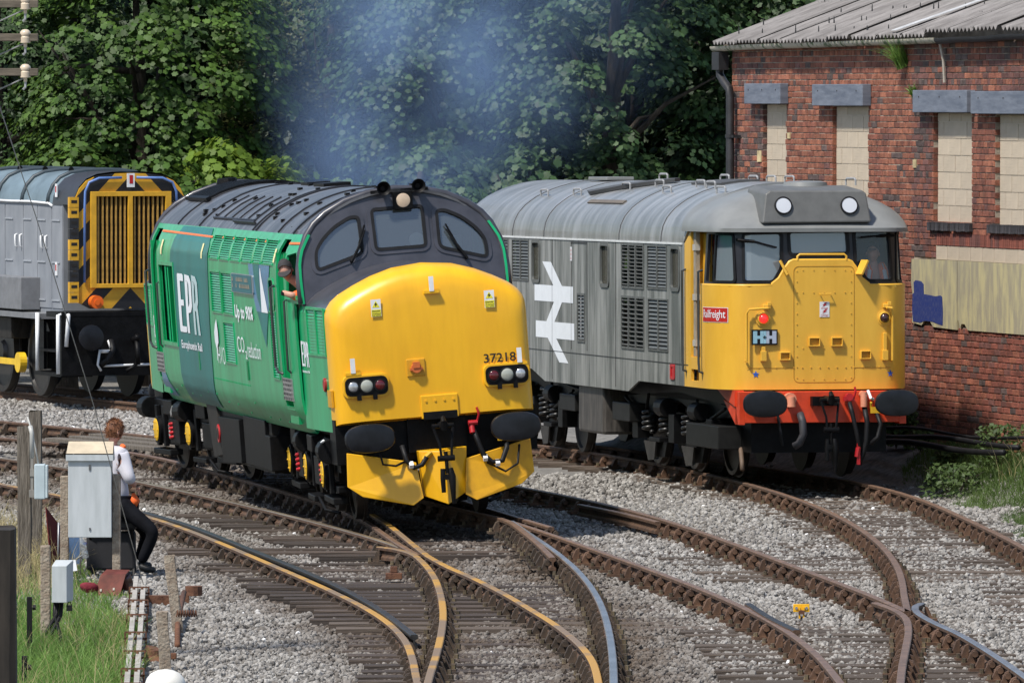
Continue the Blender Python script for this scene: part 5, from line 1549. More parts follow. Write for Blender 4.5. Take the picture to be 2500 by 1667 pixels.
for s_ in (-.72, .28): m.bb(s_ - .005, s_ + .005, -1.336, -1.325, 1.5, 3.0)
m.bb(-.72, .28, -1.342, -1.325, 2.985, 3.0)
m.build('panel_seams', mat('seam_dark', (.05, .05, .05), .7), GR, kind='stuff')
for w_ in wh_:
    m = MB(); sheet(m, ring(w_, .04), f31, [ring(w_, -.01)], th=.03, off=.016, du=0, dv=0); wf = m.build('window', mat('frame_grey', (.10, .105, .10), .5), GR, smooth=30)
    m = MB(); sheet(m, w_, f31, th=.006, off=-.02, du=0, dv=0); m.build('pane', glass('saloon_glass', (.35, .37, .34), (.26, .25, .20), .22, .12), wf)
M_lv31 = mat('louvre_grey', (.10, .105, .10), .55, var=.2)
M_gril = mat('grille_black', (.010, .010, .010), .6)
for a, b_, c0, d, k in GV:
    if k:
        mid = (a + b_) / 2
        for q0, q1 in ((a, mid - .02), (mid + .02, b_)): louvre(GR, f31, q0, q1, c0, d, 12, M_lv31, tilt=28, frame=.02)
    else:
        o = louvre(GR, f31, a, b_, c0, d, 11, M_lv31, tilt=70, frame=.03, depth=.08, back=M_gril)
        m = MB()
        for q in (.33, .66): m.bb(a + (b_ - a) * q - .02, a + (b_ - a) * q + .02, -1.35, -1.29, c0, d)
        m.build('grille_bar', M_lv31, o)
louvre(GR, f31, *VENT, 12, M_lv31, tilt=30, frame=.03)
# double arrow
m = MB(); sheet(m, [(-2.59, 2.70), (-2.03, 2.70), (-1.31, 2.37), (-.60, 2.37), (-.60, 2.14), (-1.31, 2.14), (-1.80, 1.858), (-.52, 1.858), (-.52, 1.625), (-1.68, 1.625), (-.90, 1.295), (-1.48, 1.295), (-2.24, 1.625), (-3.03, 1.625), (-3.03, 1.858), (-2.33, 1.858), (-1.83, 2.14), (-3.11, 2.14), (-3.11, 2.37), (-1.87, 2.37)], f31, th=0, off=.004, du=0, dv=0); m.build('double_arrow', M_ltxt, GR, recalc=False)
m = MB(); sheet(m, rrect(5.30, 5.54, 1.235, 1.435, .02), f31, [rrect(5.36, 5.48, 1.27, 1.40, .01)], th=.02, off=.015, du=0, dv=0); m.bb(5.34, 5.5, -1.335, -1.32, 1.25, 1.42); m.build('lifting_point', M_redp, GR)
m = MB(); sheet(m, [(-.78, 2.73), (-.66, 2.73), (-.66, 2.925), (-.78, 2.925)], f31, th=0, off=.004, du=0, dv=0); lb = m.build('warning_label', M_white, GR, recalc=False)
m = MB()
for q in range(3): sheet(m, [(-.74, 2.75 + q * .055), (-.70, 2.75 + q * .055), (-.70, 2.785 + q * .055), (-.74, 2.785 + q * .055)], f31, th=0, off=.006, du=0, dv=0)
m.build('label_print', M_redp, lb, recalc=False)
# roof
R31Y = [1.33, 1.325, 1.30, 1.24, 1.13, .95, .70, .38, 0]
R31Z = [3.04, 3.14, 3.26, 3.38, 3.50, 3.625, 3.735, 3.82, 3.85]
ry = [-y for y in R31Y] + R31Y[-2::-1]; rz_ = R31Z + R31Z[-2::-1]
rt = np.linspace(-1, 1, len(ry))
def roof31(s, t):
    y, z = float(np.interp(t, rt, ry)), float(np.interp(t, rt, rz_))
    dy, dz = float(np.interp(t + .06, rt, ry) - np.interp(t - .06, rt, ry)), float(np.interp(t + .06, rt, rz_) - np.interp(t - .06, rt, rz_))
    return (s, y, z), Vector((0, -dz, dy)).normalized()
m = MB(); sheet(m, [(-8.0, -1), (6.02, -1), (6.25, -.75), (6.3, -.6), (6.3, .6), (6.25, .75), (6.02, 1), (-8.0, 1)], roof31, du=.7, dv=.0625, th=.03); rf31 = m.build('roof', M_roof31, GR, smooth=40)
m = MB()
for s_ in (-4.6, -2.5, 2.25, 4.75):
    sheet(m, [(s_ - .012, -1), (s_ + .012, -1), (s_ + .012, 1), (s_ - .012, 1)], roof31, du=0, dv=.0625, th=.012, off=.008)
m.build('roof_joints', mat('joint_grey', (.09, .09, .09), .6), rf31, kind='stuff')
m = MB(); sheet(m, [(-.75, -.47), (1.45, -.47), (1.45, -.43), (-.75, -.43)], roof31, du=.5, dv=0, th=.02, off=.02); m.build('roof_vent', mat('vent_brown', (.12, .10, .08), .7), rf31)
m = MB(); sheet(m, [(-1.6, -.34), (-1.3, -.36), (1.5, -.12), (1.3, -.08)], roof31, du=.4, dv=.1, th=.05, off=.06); m.build('exhaust_cover', mat('vent_dark', (.06, .06, .06), .6), rf31)
for i, (s_, t_) in enumerate(((-4.4, -.38), (-2.4, -.36), (-.2, -.26), (1.2, -.2), (2.6, -.3), (3.6, -.2), (4.4, -.22), (5.7, -.3), (2.0, .05), (3.0, .1), (4.0, .1), (5.0, .1), (-1.0, .0), (7.2, .2))):
    p, n_ = roof31(s_, t_); p = Vector(p)
    if s_ > 6: p.z = 3.80
    m = MB(); m.tube([p, p + Vector((0, 0, .07)), p + Vector((.05, 0, .09)), p + Vector((.45, 0, .09)), p + Vector((.5, 0, .07)), p + Vector((.5, 0, 0))], .014, n=6); m.build('roof_handle', mat('handle_grey', (.30, .30, .30), .5), rf31, smooth=40)
m = MB(); m.lathe((6.9, .1, 3.78), (0, 0, 1), [(0, .3), (.06, .28), (.075, .2), (.08, .01)], n=24); m.build('roof_hatch', M_dome, rf31, smooth=40)
m = MB(); sheet(m, [(2.9, -.16), (4.6, -.16), (4.6, .02), (2.9, .02)], roof31, du=.3, dv=.1, th=.03, off=.03); m.build('fan_grille', mat('vent_dark', (.06, .06, .06), .6), rf31)
m = MB(); m.box((-3.6, -.1, 3.87), (1.2, .4, .05)); m.build('roof_cover', M_dome, rf31, bevel=.01)
# cab: everything wraps round this plan curve
pl = [(6.08, -1.33), (6.6, -1.33), (7.0, -1.33), (7.3, -1.318), (7.52, -1.285), (7.70, -1.23), (7.84, -1.16), (7.94, -1.07), (8.0, -.96), (8.025, -.7), (8.04, -.35), (8.045, 0)]
pl = pl + [(s_, -y) for s_, y in reversed(pl[:-1])]
PLN = np.array(pl); UU = np.concatenate([[0], np.cumsum(np.linalg.norm(np.diff(PLN, axis=0), axis=1))])
UMID = UU[-1] / 2
def pc(u, z, inset=0.):
    s_, y = float(np.interp(u, UU, PLN[:, 0])), float(np.interp(u, UU, PLN[:, 1]))
    a, b_ = max(u - .05, 0), min(u + .05, UU[-1])
    d = Vector((float(np.interp(b_, UU, PLN[:, 0]) - np.interp(a, UU, PLN[:, 0])), float(np.interp(b_, UU, PLN[:, 1]) - np.interp(a, UU, PLN[:, 1])), 0)).normalized()
    n_ = Vector((d.y, -d.x, 0))
    return tuple(Vector((s_, y, z)) - n_ * inset), n_
def uy(y): return float(np.interp(y, PLN[8:-8, 1], UU[8:-8])) if abs(y) <= .96 else None
def us(s_): return float(s_ - 6.08)
def U(y): return UMID + y * (1.004)
low = lambda u, z: pc(u, z, .0 if z < 2.45 else .0)
# recessed crew door between pillar and cab
D0, D1 = us(6.44), us(6.98)
def lowtop(): return [(U(.66), 2.53), (U(.57), 2.60), (U(.50), 2.72), (U(.43), 2.815), (U(.38), 2.835), (U(-.34), 2.835), (U(-.39), 2.815), (U(-.46), 2.72), (U(-.53), 2.60), (U(-.62), 2.53)]
outer = [(0, 1.165), (UMID * 2, 1.165), (UMID * 2, 2.505)] + [(U(.8), 2.51)] + lowtop() + [(U(-.8), 2.51), (D1, 2.505), (D1, 1.56), (D0, 1.56), (D0, 3.2), (0, 3.03)]
m = MB(); sheet(m, outer, low, [[(us(6.46), 1.25), (us(6.46), 1.40), (us(6.90), 1.40), (us(6.90), 1.25)]], du=.12, dv=.3, th=.04); cb = m.build('cab_body', M_yel31, GR, smooth=35)
m = MB(); m.bb(6.44, 6.93, -1.25, -1.23, 1.22, 1.42); m.build('step_recess', mat('step_dark_yellow', (.35, .17, .01), .6), GR)
m = MB(); m.bb(6.40, 6.98, -1.20, -1.17, 1.53, 3.22); m.bb(6.40, 6.435, -1.30, -1.17, 1.53, 3.2); m.bb(6.44, 6.98, -1.32, -1.1, 1.52, 1.555); m.build('door_recess', mat('recess_yellow', (.62, .32, .02), .5), GR)
m = MB(); m.bb(6.5, 6.62, -1.305, -1.25, 1.57, 3.2); dr = m.build('door_edge', mat('door_beige', (.30, .26, .20), .6, var=.2), GR)
m = MB()
for z_ in (1.7, 2.3, 2.95): m.bb(6.48, 6.64, -1.315, -1.25, z_, z_ + .08)
m.build('hinge', mat('hinge_grey', (.40, .38, .34), .5), dr)
m = MB(); sheet(m, [(0.0, 2.515), (U(-.7), 2.515), (U(.7), 2.515), (2 * UMID, 2.515), (2 * UMID, 2.53), (0, 2.53)], lambda u, z: pc(u, z, -.005), th=.06, du=.15, dv=0)
# rolled upper edge of the yellow panel
rail_ = [Vector(pc(u, 2.507, .02)[0]) for u in np.linspace(D1, U(-.63), 16)]
e_ = MB(); e_.tube(rail_ + [Vector(pc(u, z, .02)[0]) for u, z in reversed(lowtop())] + [Vector(pc(u, 2.507, .02)[0]) for u in np.linspace(U(.68), 2 * UMID - .3, 16)], .022, n=8); e_.build('cab_edge', M_yel31, cb, smooth=True)
# dark window band
up = lambda u, z: pc(u, z, .05 + (z - 2.5) * .06)
WFL = rpoly([(U(-1.0), 2.565), (U(-.60), 2.565), (U(-.50), 2.74), (U(-.49), 3.185), (U(-1.02), 3.175)], .05)
WFC = rpoly([(U(-.37), 2.915), (U(.40), 2.93), (U(.385), 3.205), (U(-.385), 3.195)], .05)
WFR = rpoly([(U(.66), 2.575), (U(1.02), 2.575), (U(.99), 3.215), (U(.495), 3.205), (U(.51), 2.80)], .05)
WQ = rpoly([(us(7.42), 2.56), (us(7.93), 2.56), (us(7.86), 3.17), (us(7.42), 3.17)], .05)
WD = rpoly([(us(7.06), 2.55), (us(7.37), 2.55), (us(7.37), 3.17), (us(7.06), 3.17)], .03)
MIR = lambda w: [(2 * UMID - u, z) for u, z in reversed(w)]
WQ2, WD2 = MIR(WQ), MIR(WD)
band = [(D1 - .02, 2.47), (2 * UMID, 2.47), (2 * UMID, 3.27), (D1 - .02, 3.27)]
m = MB(); sheet(m, band, up, [WFL, WFC, WFR, WQ, WD, WQ2, WD2], du=.12, dv=.3, th=.04); wb = m.build('window_band', M_blk31, GR, smooth=35)
for w_ in (WFL, WFC, WFR, WQ, WQ2):
    m = MB(); sheet(m, ring(w_, .03), up, [ring(w_, -.012)], th=.02, off=.014, du=.15, dv=0); m.build('window_rubber', M_rub, wb, smooth=35)
    m = MB(); sheet(m, w_, up, th=0, off=-.015, du=.15, dv=0); m.build('windscreen', glass('cab_glass_grey', (.5, .57, .62), (.34, .40, .45), .42, .16) if w_ is not WFR else glass('cab_glass_clear', (.93, .95, .97), (.36, .42, .48), .05, .07), wb, recalc=False)  # grey panes have the sky's reflection mixed in as diffuse colour
m = MB(); m.bb(6.3, 6.34, -1.05, 1.2, 1.3, 3.3); m.bb(6.3, 7.55, -1.12, 1.12, 1.9, 1.94); m.bb(7.45, 7.65, -.9, .4, 1.94, 2.45); m.build('cab_interior', mat('cab31_grey', (.10, .115, .12), .7), GR)
m = MB(); m.bb(6.36, 6.42, -.95, -.45, 2.0, 3.0); m.bb(6.36, 6.44, -1.05, -1.0, 2.75, 3.0); m.build('cab_cupboard', mat('cab_pale', (.42, .43, .42), .6), GR)
m = MB(); m.bb(6.95, 7.05, -1.15, -1.05, 2.9, 3.1); m.build('fire_alarm_box', M_redp, GR)
m = MB(); m.bb(6.55, 6.75, .45, 1.05, 2.0, 3.05); m.build('cab_seat', mat('seat_blue', (.03, .04, .06), .8), GR)
# domed cab roof and headcode box
m = MB()
us_ = np.linspace(0, 2 * UMID, 49); vs_ = np.linspace(0, 1, 11)
rings = []
for v in vs_:
    row = []
    for u in us_:
        (s_, y, _), n_ = pc(u, 0, -.035)
        cs = min(s_, 7.0)
        k = math.cos(v * math.pi / 2) ** 1.0
        row.append((cs + (s_ - cs) * (1 - v ** .75) if s_ > 7.0 else s_, y * (k ** 1.0 if s_ < 6.3 else k ** 1.22), 3.25 + .565 * math.sin(v * math.pi / 2) ** 1.02))
    rings.append(row)
lip = [(s_ if True else s_, y, 3.20) for s_, y, z in rings[0]]
m.loft([lip] + rings, False)
cd = m.build('cab_roof', M_dome, GR, smooth=40)
m = MB()
f_ = [(8.02, -.755, 3.315), (8.02, .70, 3.325), (7.93, .655, 3.70), (7.92, .60, 3.735), (7.92, -.63, 3.735), (7.93, -.69, 3.695)]
b2 = [(7.2, -.78, 3.3), (7.2, .72, 3.3), (7.0, .68, 3.76), (7.0, .6, 3.80), (7.0, -.6, 3.80), (7.0, -.70, 3.76)]
m.add(f_ + b2, [(0, 1, 2, 3, 4, 5)] + [(i, 6 + i, 6 + (i + 1) % 6, (i + 1) % 6) for i in range(6)] + [(11, 10, 9, 8, 7, 6)])
hc = m.build('headcode_box', mat('headcode_grey', (.115, .115, .11), .5, var=.1), GR, bevel=.02)
for y_ in (-.465, .415):
    s0 = 8.02 - .1 * (3.535 - 3.32) / .41
    m = MB(); m.lathe((s0 - .02, y_, 3.535), (1, 0, .22), [(0, .118), (.045, .118), (.05, .10), (.04, .10)], n=32); dk = m.build('headcode_disc', M_rub, hc, smooth=40)
    m = MB(); m.lathe((s0 + .005, y_, 3.535), (1, 0, .22), [(0, .102), (.022, .10), (.024, .01)], n=32); m.build('disc_face', mat('disc_white', (.58, .60, .64), .35, var=.02), dk, smooth=40)
# front fittings
F31 = lambda y, z: (pc(U(y), z)[0], pc(U(y), z)[1])
def at31(y, z, off=0.): p, n_ = F31(y, z); return Vector(p) + n_ * off
m = MB(); sheet(m, rrect(-.345, .465, 1.255, 2.76, .07), F31, [rrect(-.339, .459, 1.261, 2.754, .067)], th=.004, off=.004, du=.2, dv=0); m.build('door_seam', mat('seam_yellow', (.42, .20, .01), .6), cb)
m = MB()
for z_ in np.linspace(1.32, 2.70, 11):
    for y_ in (-.30, .42): m.box(at31(y_, z_, .004), (.009, .011, .011))
for y_ in np.linspace(-.22, .34, 5):
    for z_ in (1.30, 1.70, 2.42, 2.71): m.box(at31(y_, z_, .004), (.009, .011, .011))
for y_ in np.linspace(-.92, .92, 17): m.box(at31(y_, 1.452, .004), (.01, .014, .014))
m.build('rivets', M_yel31, GR, kind='stuff')
m = MB(); sheet(m, [(-.96, 1.442), (-.35, 1.442), (-.35, 1.448), (-.96, 1.448)], F31, th=.003, off=.004, du=.2, dv=0); sheet(m, [(.47, 1.442), (.96, 1.442), (.96, 1.448), (.47, 1.448)], F31, th=.003, off=.004, du=.2, dv=0); m.build('panel_seams', mat('seam_yellow', (.42, .20, .01), .6), GR, kind='stuff')
for sg, y_ in ((-1, -.745), (1, .872)):
    p = at31(y_, 2.085)
    m = MB(); m.lathe(p, (1, 0, 0), [(0, .105), (.012, .105), (.014, .08), (.035, .078), (.04, .066), (.02, .062)], n=28); lm = m.build('marker_lamp', M_yel31, GR, smooth=35)
    m = MB(); m.lathe(p + Vector((.01, 0, 0)), (1, 0, 0), [(0, .06), (.02, .058), (.045, .04), (.055, .01)], n=24)
    m.build('lens', mat('lens_red_lit', (.50, .01, .015), .2, coat=.5, emit=(1, .04, .03, .7)) if sg < 0 else mat('lens_dark', (.05, .02, .02), .2, coat=.6), lm, smooth=True, label='bright red lens' if sg < 0 else 'dark unlit lens')
    # bent grab rail and lamp iron
    yo = -.995 if sg < 0 else 1.12; yi = -.70 if sg < 0 else .90
    a1 = at31(min(yo, .955), 1.54, .055) if sg > 0 else at31(-.955, 1.53, .055)
    yy = a1.y; sx = a1.x
    m = MB(); m.tube([(sx - .05, yy, 1.54), (sx, yy, 1.54), (sx, yy, 1.62), (sx, yy, 2.15), (sx + .01, yy - sg * .03, 2.205), (sx + .04, yi + sg * .05, 2.215), (sx + .04, yi, 2.215), (sx - .02, yi, 2.215)], .016, n=8); m.build('grab_rail', M_yel31, GR, smooth=40)
    p = at31(yi, 2.24, .02); m = MB(); m.box(p, (.05, .10, .05)); m.box(p + Vector((.01, .03, .03)), (.04, .05, .05)); m.build('rail_bracket', M_yel31, GR, bevel=.006)
    zt_ = 1.72 if sg < 0 else 1.89
    p = at31(y_ + .0, (1.54 + zt_) / 2, .02); m = MB(); m.box(p, (.05, .05 if sg < 0 else .045, zt_ - 1.54)); m.box(at31(y_, 1.60, .03), (.06, .075, .13)); m.build('lamp_iron', M_yel31, GR, bevel=.005)
for y0, y1, z0, z1 in ((-.15, 0, 1.722, 1.838), (.15, .302, 1.722, 1.838), (-.53, -.39, 1.545, 1.652), (.54, .682, 1.552, 1.662)):
    m = MB(); sheet(m, [(y0, z0), (y1, z0), (y1, z1), (y0, z1)], F31, [[(y0 + .014, z0 + .014), (y0 + .014, z1 - .014), (y1 - .014, z1 - .014), (y1 - .014, z0 + .014)]], th=.05, off=.045, du=0, dv=0); jb = m.build('jumper_box', M_yel31, GR, bevel=.004)
    m = MB(); sheet(m, [(y0 + .012, z0 + .012), (y1 - .012, z0 + .012), (y1 - .012, z1 - .012), (y0 + .012, z1 - .012)], F31, th=0, off=.006, du=0, dv=0); m.build('box_back', mat('box_shade', (.50, .25, .012), .6), jb, recalc=False)
q0 = at31(-.73, 1.844, .03)
m = MB(); m.box(q0 + Vector((.0, 0, 0)), (.02, .345, .20)); hh = m.build('headboard', M_rub, GR, bevel=.004)
m = MB()
x_ = q0.x + .012
def yz(p, mm): mm.add([(x_, q0.y + a, q0.z + b_) for a, b_ in p], [tuple(range(len(p)))])
yz([(-.155, -.08), (-.10, -.08), (-.10, -.02), (-.06, -.02), (-.06, -.08), (-.02, -.08), (-.02, .08), (-.06, .08), (-.06, .02), (-.10, .02), (-.10, .08), (-.155, .08)], m)
yz([(-.018, -.08), (.018, -.08), (.018, .08), (-.018, .08)], m)
m.build('board_letter', mat('board_pale_blue', (.30, .52, .62), .5), hh, recalc=False)
m = MB(); yz([(.155, -.08), (.10, -.08), (.10, -.02), (.06, -.02), (.06, -.08), (.02, -.08), (.02, .08), (.06, .08), (.06, .02), (.10, .02), (.10, .08), (.155, .08)], m); m.build('board_letter', mat('board_grey_blue', (.38, .43, .52), .5), hh, recalc=False)
x_ += .003
m = MB(); yz([(-.024, -.006), (.024, -.006), (.024, .006), (-.024, .006)], m); yz([(-.006, -.024), (.006, -.024), (.006, .024), (-.006, .024)], m); m.build('board_cross', M_rub, hh, recalc=False)
m = MB(); sheet(m, [(.0, 2.10), (.13, 2.10), (.13, 2.298), (.0, 2.298)], F31, th=.003, off=.006, du=0, dv=0); wl = m.build('warning_label', M_white, GR)
m = MB()
for dz in (0, -.085): sheet(m, [(.08, 2.29 + dz), (.035, 2.255 + dz), (.06, 2.255 + dz), (.03, 2.225 + dz), (.10, 2.262 + dz), (.072, 2.262 + dz), (.105, 2.285 + dz)], F31, th=0, off=.008, du=0, dv=0)
text(m, 'DANGER', F31, .02, .11, 2.206, 2.222, .008, .02); text(m, 'OVERHEAD', F31, .015, .115, 2.124, 2.136, .008, .01); text(m, 'LIVE WIRES', F31, .015, .115, 2.106, 2.118, .008, .01); m.build('label_print', M_redp, wl, recalc=False)
for y_ in (-.84, .955):
    m = MB(); st = []
    for i in range(10): rr = .05 if i % 2 == 0 else .02; a = math.pi / 2 + i * math.pi / 5; st.append((y_ + rr * math.cos(a), 1.365 + rr * math.sin(a)))
    sheet(m, st, F31, th=0, off=.006, du=0, dv=0); m.build('blue_star', mat('star_blue', (.02, .10, .45), .5), GR, recalc=False)
m = MB(); h0, h1 = at31(-.29, 2.835, -.01), at31(.36, 2.835, -.01)
m.tube([h0, h0 + Vector((0, 0, .05)), h0 + Vector((0, .03, .075)), h1 + Vector((0, -.03, .075)), h1 + Vector((0, 0, .05)), h1], .016, n=8); m.build('grab_rail', M_yel31, GR, smooth=40)
for sg, yy in ((-1, -.48), (1, .555)):
    p = at31(yy, 2.74, .05); m = MB(); m.box(p, (.16, .03, .21), (R(-28 * sg), 0, R(18 * sg))); m.build('window_shield', M_yel31, GR, bevel=.004)
m = MB(); m.tube([at31(.0, 2.40, .01), at31(.0, 2.40, .05), at31(.14, 2.40, .05), at31(.14, 2.40, .01)], .008, n=6); m.build('door_handle', M_yel31, GR)
sd = lambda s_, z: ((s_, pc(us(s_), z)[0][1], z), pc(us(s_), z)[1])
def sdw(s_, z): u = us(s_); return pc(u, z)
m = MB(); sheet(m, [(7.12, 2.03), (7.86, 2.03), (7.86, 2.225), (7.12, 2.225)], sdw, th=0, off=.004, du=.1, dv=0); wp = m.build('maker_plate', M_white, GR, recalc=False)
m = MB(); sheet(m, [(7.13, 2.037), (7.85, 2.037), (7.85, 2.218), (7.13, 2.218)], sdw, th=0, off=.006, du=.1, dv=0); m.build('plate_red', mat('plate_red', (.45, .02, .015), .5), wp, recalc=False)
m = MB(); text(m, 'Railfreight', sdw, 7.17, 7.81, 2.055, 2.195, .009, .005); m.build('lettering', M_ltxt, wp, recalc=False)
for s_ in (6.16, 7.06):
    m = MB(); y_ = sdw(s_, 2)[0][1] - .05; m.tube([(s_, y_ + .06, 2.70), (s_, y_, 2.68), (s_, y_, 2.55), (s_ + .02, y_, 1.5), (s_ + .06, y_, 1.38), (s_ + .06, y_ + .06, 1.36)], .017, n=8); m.build('handrail', mat('handrail_dark', (.06, .065, .065), .35, metal=.5), GR, smooth=40)
for (p0, p1, p2) in ((( -1.08, 3.10), (-.85, 3.08), (-.56, 3.0)), ((1.04, 3.15), (.82, 3.15), (.56, 3.13))):
    P3 = [Vector(pc(U(y), z, .05 + (z - 2.5) * .06 - .06)[0]) for y, z in (p0, p1, p2)]
    m = MB(); m.tube([P3[0] - Vector((.06, 0, 0)), P3[0], P3[1]], [.022, .022, .02], n=6); m.tube([P3[1], P3[2]], .012, n=6); m.build('wiper', M_blk, GR, smooth=40)
# buffer beam and front gear
M_red31 = mat('beam_red', (.60, .05, .012), .45, var=.15)
m = MB(); m.bb(7.95, 8.18, -1.03, 1.03, .74, 1.145); m.build('buffer_beam', M_red31, GR, bevel=.008)
m = MB(); m.prism([(7.0, 1.16), (8.0, 1.16), (8.0, .95), (7.5, 1.03)], -1.12, -1.0, 'xz'); m.prism([(7.3, 1.02), (8.0, .94), (8.1, .72), (7.95, .72)], -1.10, -1.02, 'xz'); m.bb(7.95, 8.18, -1.1, -1.03, .72, 1.14); m.bb(7.95, 8.18, 1.03, 1.12, .72, 1.14); m.build('beam_gusset', M_red31, GR)
for y_ in (-.865, .885): buffer(GR, 8.65, y_, 1.0, .292, .172)
coupling(GR, 8.5, 1.04)
m = MB(); m.bb(8.16, 8.3, -.16, .20, .96, 1.08); m.build('drawhook_plate', M_blk, GR)
m = MB(); m.cyl((8.2, .34, 1.07), (8.28, .34, 1.07), .05, n=10); m.bb(8.2, 8.27, .27, .41, 1.02, 1.08); m.tube([(8.26, .40, 1.06), (8.28, .42, 1.14), (8.27, .41, 1.20)], .016, n=6); m.build('brake_cock', M_redp, GR)
m = MB(); m.tube([(8.27, .34, 1.0), (8.32, .36, .88), (8.34, .42, .6), (8.34, .45, .45), (8.3, .44, .38)], .03, n=8); m.build('brake_hose', M_rub, GR, smooth=True)
m = MB(); m.cyl((8.34, .42, .30), (8.34, .44, .42), .035, n=8); m.bb(8.32, 8.36, .42, .46, .2, .48); m.build('hose_end', M_redp, GR)
m = MB(); m.cyl((8.18, -.44, 1.05), (8.26, -.44, 1.05), .08, n=12); m.cyl((8.27, -.44, .95), (8.27, -.44, 1.08), .065, .05, n=12); m.build('heating_cock', mat('cock_salmon', (.62, .24, .14), .5), GR, smooth=40)
m = MB(); m.tube([(8.27, -.32, .86), (8.33, -.30, .76), (8.34, -.29, .6), (8.32, -.34, .48), (8.28, -.40, .44)], .05, n=10); m.build('heating_hose', mat('hose_grey', (.03, .03, .035), .6), GR, smooth=True)
m = MB(); m.cyl((8.2, .53, 1.1), (8.27, .53, 1.1), .05, n=10); m.cyl((8.27, .53, 1.13), (8.28, .53, .94), .045, n=12); m.build('air_cock', mat('cock_salmon', (.62, .24, .14), .5), GR, smooth=40)
m = MB(); m.tube([(8.27, .54, .94), (8.33, .56, .75), (8.33, .55, .5), (8.3, .5, .3), (8.28, .46, .2)], .035, n=8); m.tube([(8.27, .70, .86), (8.34, .74, .72), (8.34, .70, .55), (8.32, .6, .46)], .03, n=8); m.build('air_hose', M_rub, GR, smooth=True)
m = MB(); m.box((8.27, .68, .90), (.06, .12, .08)); m.tube([(8.26, .63, .92), (8.3, .62, 1.0)], .016, n=6); m.build('pipe_cock', mat('cock_yellow', (.65, .38, .02), .5), GR)
m = MB(); m.tube([(8.22, .60, 1.15), (8.3, .62, 1.05), (8.26, .66, 1.04)], .02, n=6); m.build('pipe_cap', M_white, GR)
m = MB(); m.tube([(8.2, -.60, .85), (8.28, -.58, .6), (8.26, -.55, .45)], .022, n=6); m.build('control_cable', M_rub, GR)
# underframe and bogies
m = MB(); m.bb(-8.2, 7.95, -1.0, 1.0, .95, 1.2); m.bb(-2.0, 2.0, -.9, .9, .4, 1.0); m.bb(6.9, 8.0, -.9, .9, .35, .95); m.build('underframe', M_blk, GR)
m = MB(); m.bb(-.55, 1.0, -1.27, -.8, .36, 1.04); m.build('fuel_tank', mat('tank_grime', (.035, .031, .028), .55, var=.5, sc=3, col2=(.10, .09, .08), stretch=(4, 4, .7), ramp=(.4, .65)), GR, bevel=.04)
for s0, s1, z0, z1 in ((-2.0, -1.0, .62, .85), (1.35, 2.4, .58, .83), (5.7, 7.5, .38, .68)):
    m = MB(); m.bb(s0, s1, -1.22, -.9, z0, z1); m.build('equipment_box', mat('box_dark', (.012, .012, .0115), .55, var=.3, spec=.2), GR, bevel=.012)
def bogie31(s, rz):
    o = bpy.data.objects.new('bogie', None); COL.objects.link(o); o.parent = GR; o.location = (s, 0, 0); o.rotation_euler = (0, 0, rz)
    for d in (-2.135, 0, 2.135): wheelset(o, d, .545)
    m = MB()
    for sg in (-1, 1):
        y0, y1 = sg * .88, sg * 1.0
        m.prism([(-3.0, .78), (-1.4, .72), (0, .92), (1.4, .72), (3.0, .78), (3.0, .92), (0, 1.05), (-3.0, .92)], min(y0, y1), max(y0, y1), 'xz')
        for d in (-2.135, 0, 2.135): m.bb(d - .16, d + .16, y0, sg * 1.1, .36, .74)
        for d in (-1.07, 1.07): m.prism([(d - .5, .35), (d + .5, .35), (d + .35, .14), (d - .2, .12)], *sorted((sg * .95, sg * 1.02)), 'xz'); m.bb(d - .3, d + .3, sg * .9, sg * 1.08, .34, .40)
        m.tube([(-2.9, sg * 1.06, .9), (-1.6, sg * 1.08, .62), (-1.4, sg * 1.08, .98)], .025, n=6); m.tube([(2.9, sg * 1.06, .9), (1.6, sg * 1.08, .62), (1.4, sg * 1.08, .98)], .025, n=6)
        m.cyl((-.7, sg * 1.06, .82), (-.3, sg * 1.06, .82), .13, n=14); m.cyl((1.3, sg * 1.08, .82), (1.7, sg * 1.08, .82), .12, n=14)
    m.bb(-2.9, 2.9, -.85, .85, .55, .75)
    m.build('bogie_frame', M_blk, o, bevel=.012)
    for d in (-1.55, -.55, .75, 1.55):
        m = MB(); m.tube(helix((d, -1.04, .46), .08, .28, 4, .02), .024, n=6); m.build('spring', mat('spring_black', (.02, .02, .02), .35), o, smooth=True)
    m = MB()
    for d in (-1.3, .9): m.prism([(d - .35, .34), (d + .35, .34), (d + .25, .1), (d - .1, .08)], -1.09, -1.07, 'xz')
    m.build('sand_guard', mat('grey_iron', (.04, .037, .034), .6, var=.3, spec=.2), o, kind='stuff')
bogie31(-4.345, R(-1.5)); bogie31(4.345, R(0))
m = MB(); m.tube([(7.0, -.9, .5), (7.4, -.9, .45), (7.7, -.95, .22), (7.75, -.96, .12)], .03, n=8); m.build('guard_iron', mat('iron_brown', (.12, .08, .055), .7), GR, smooth=True)

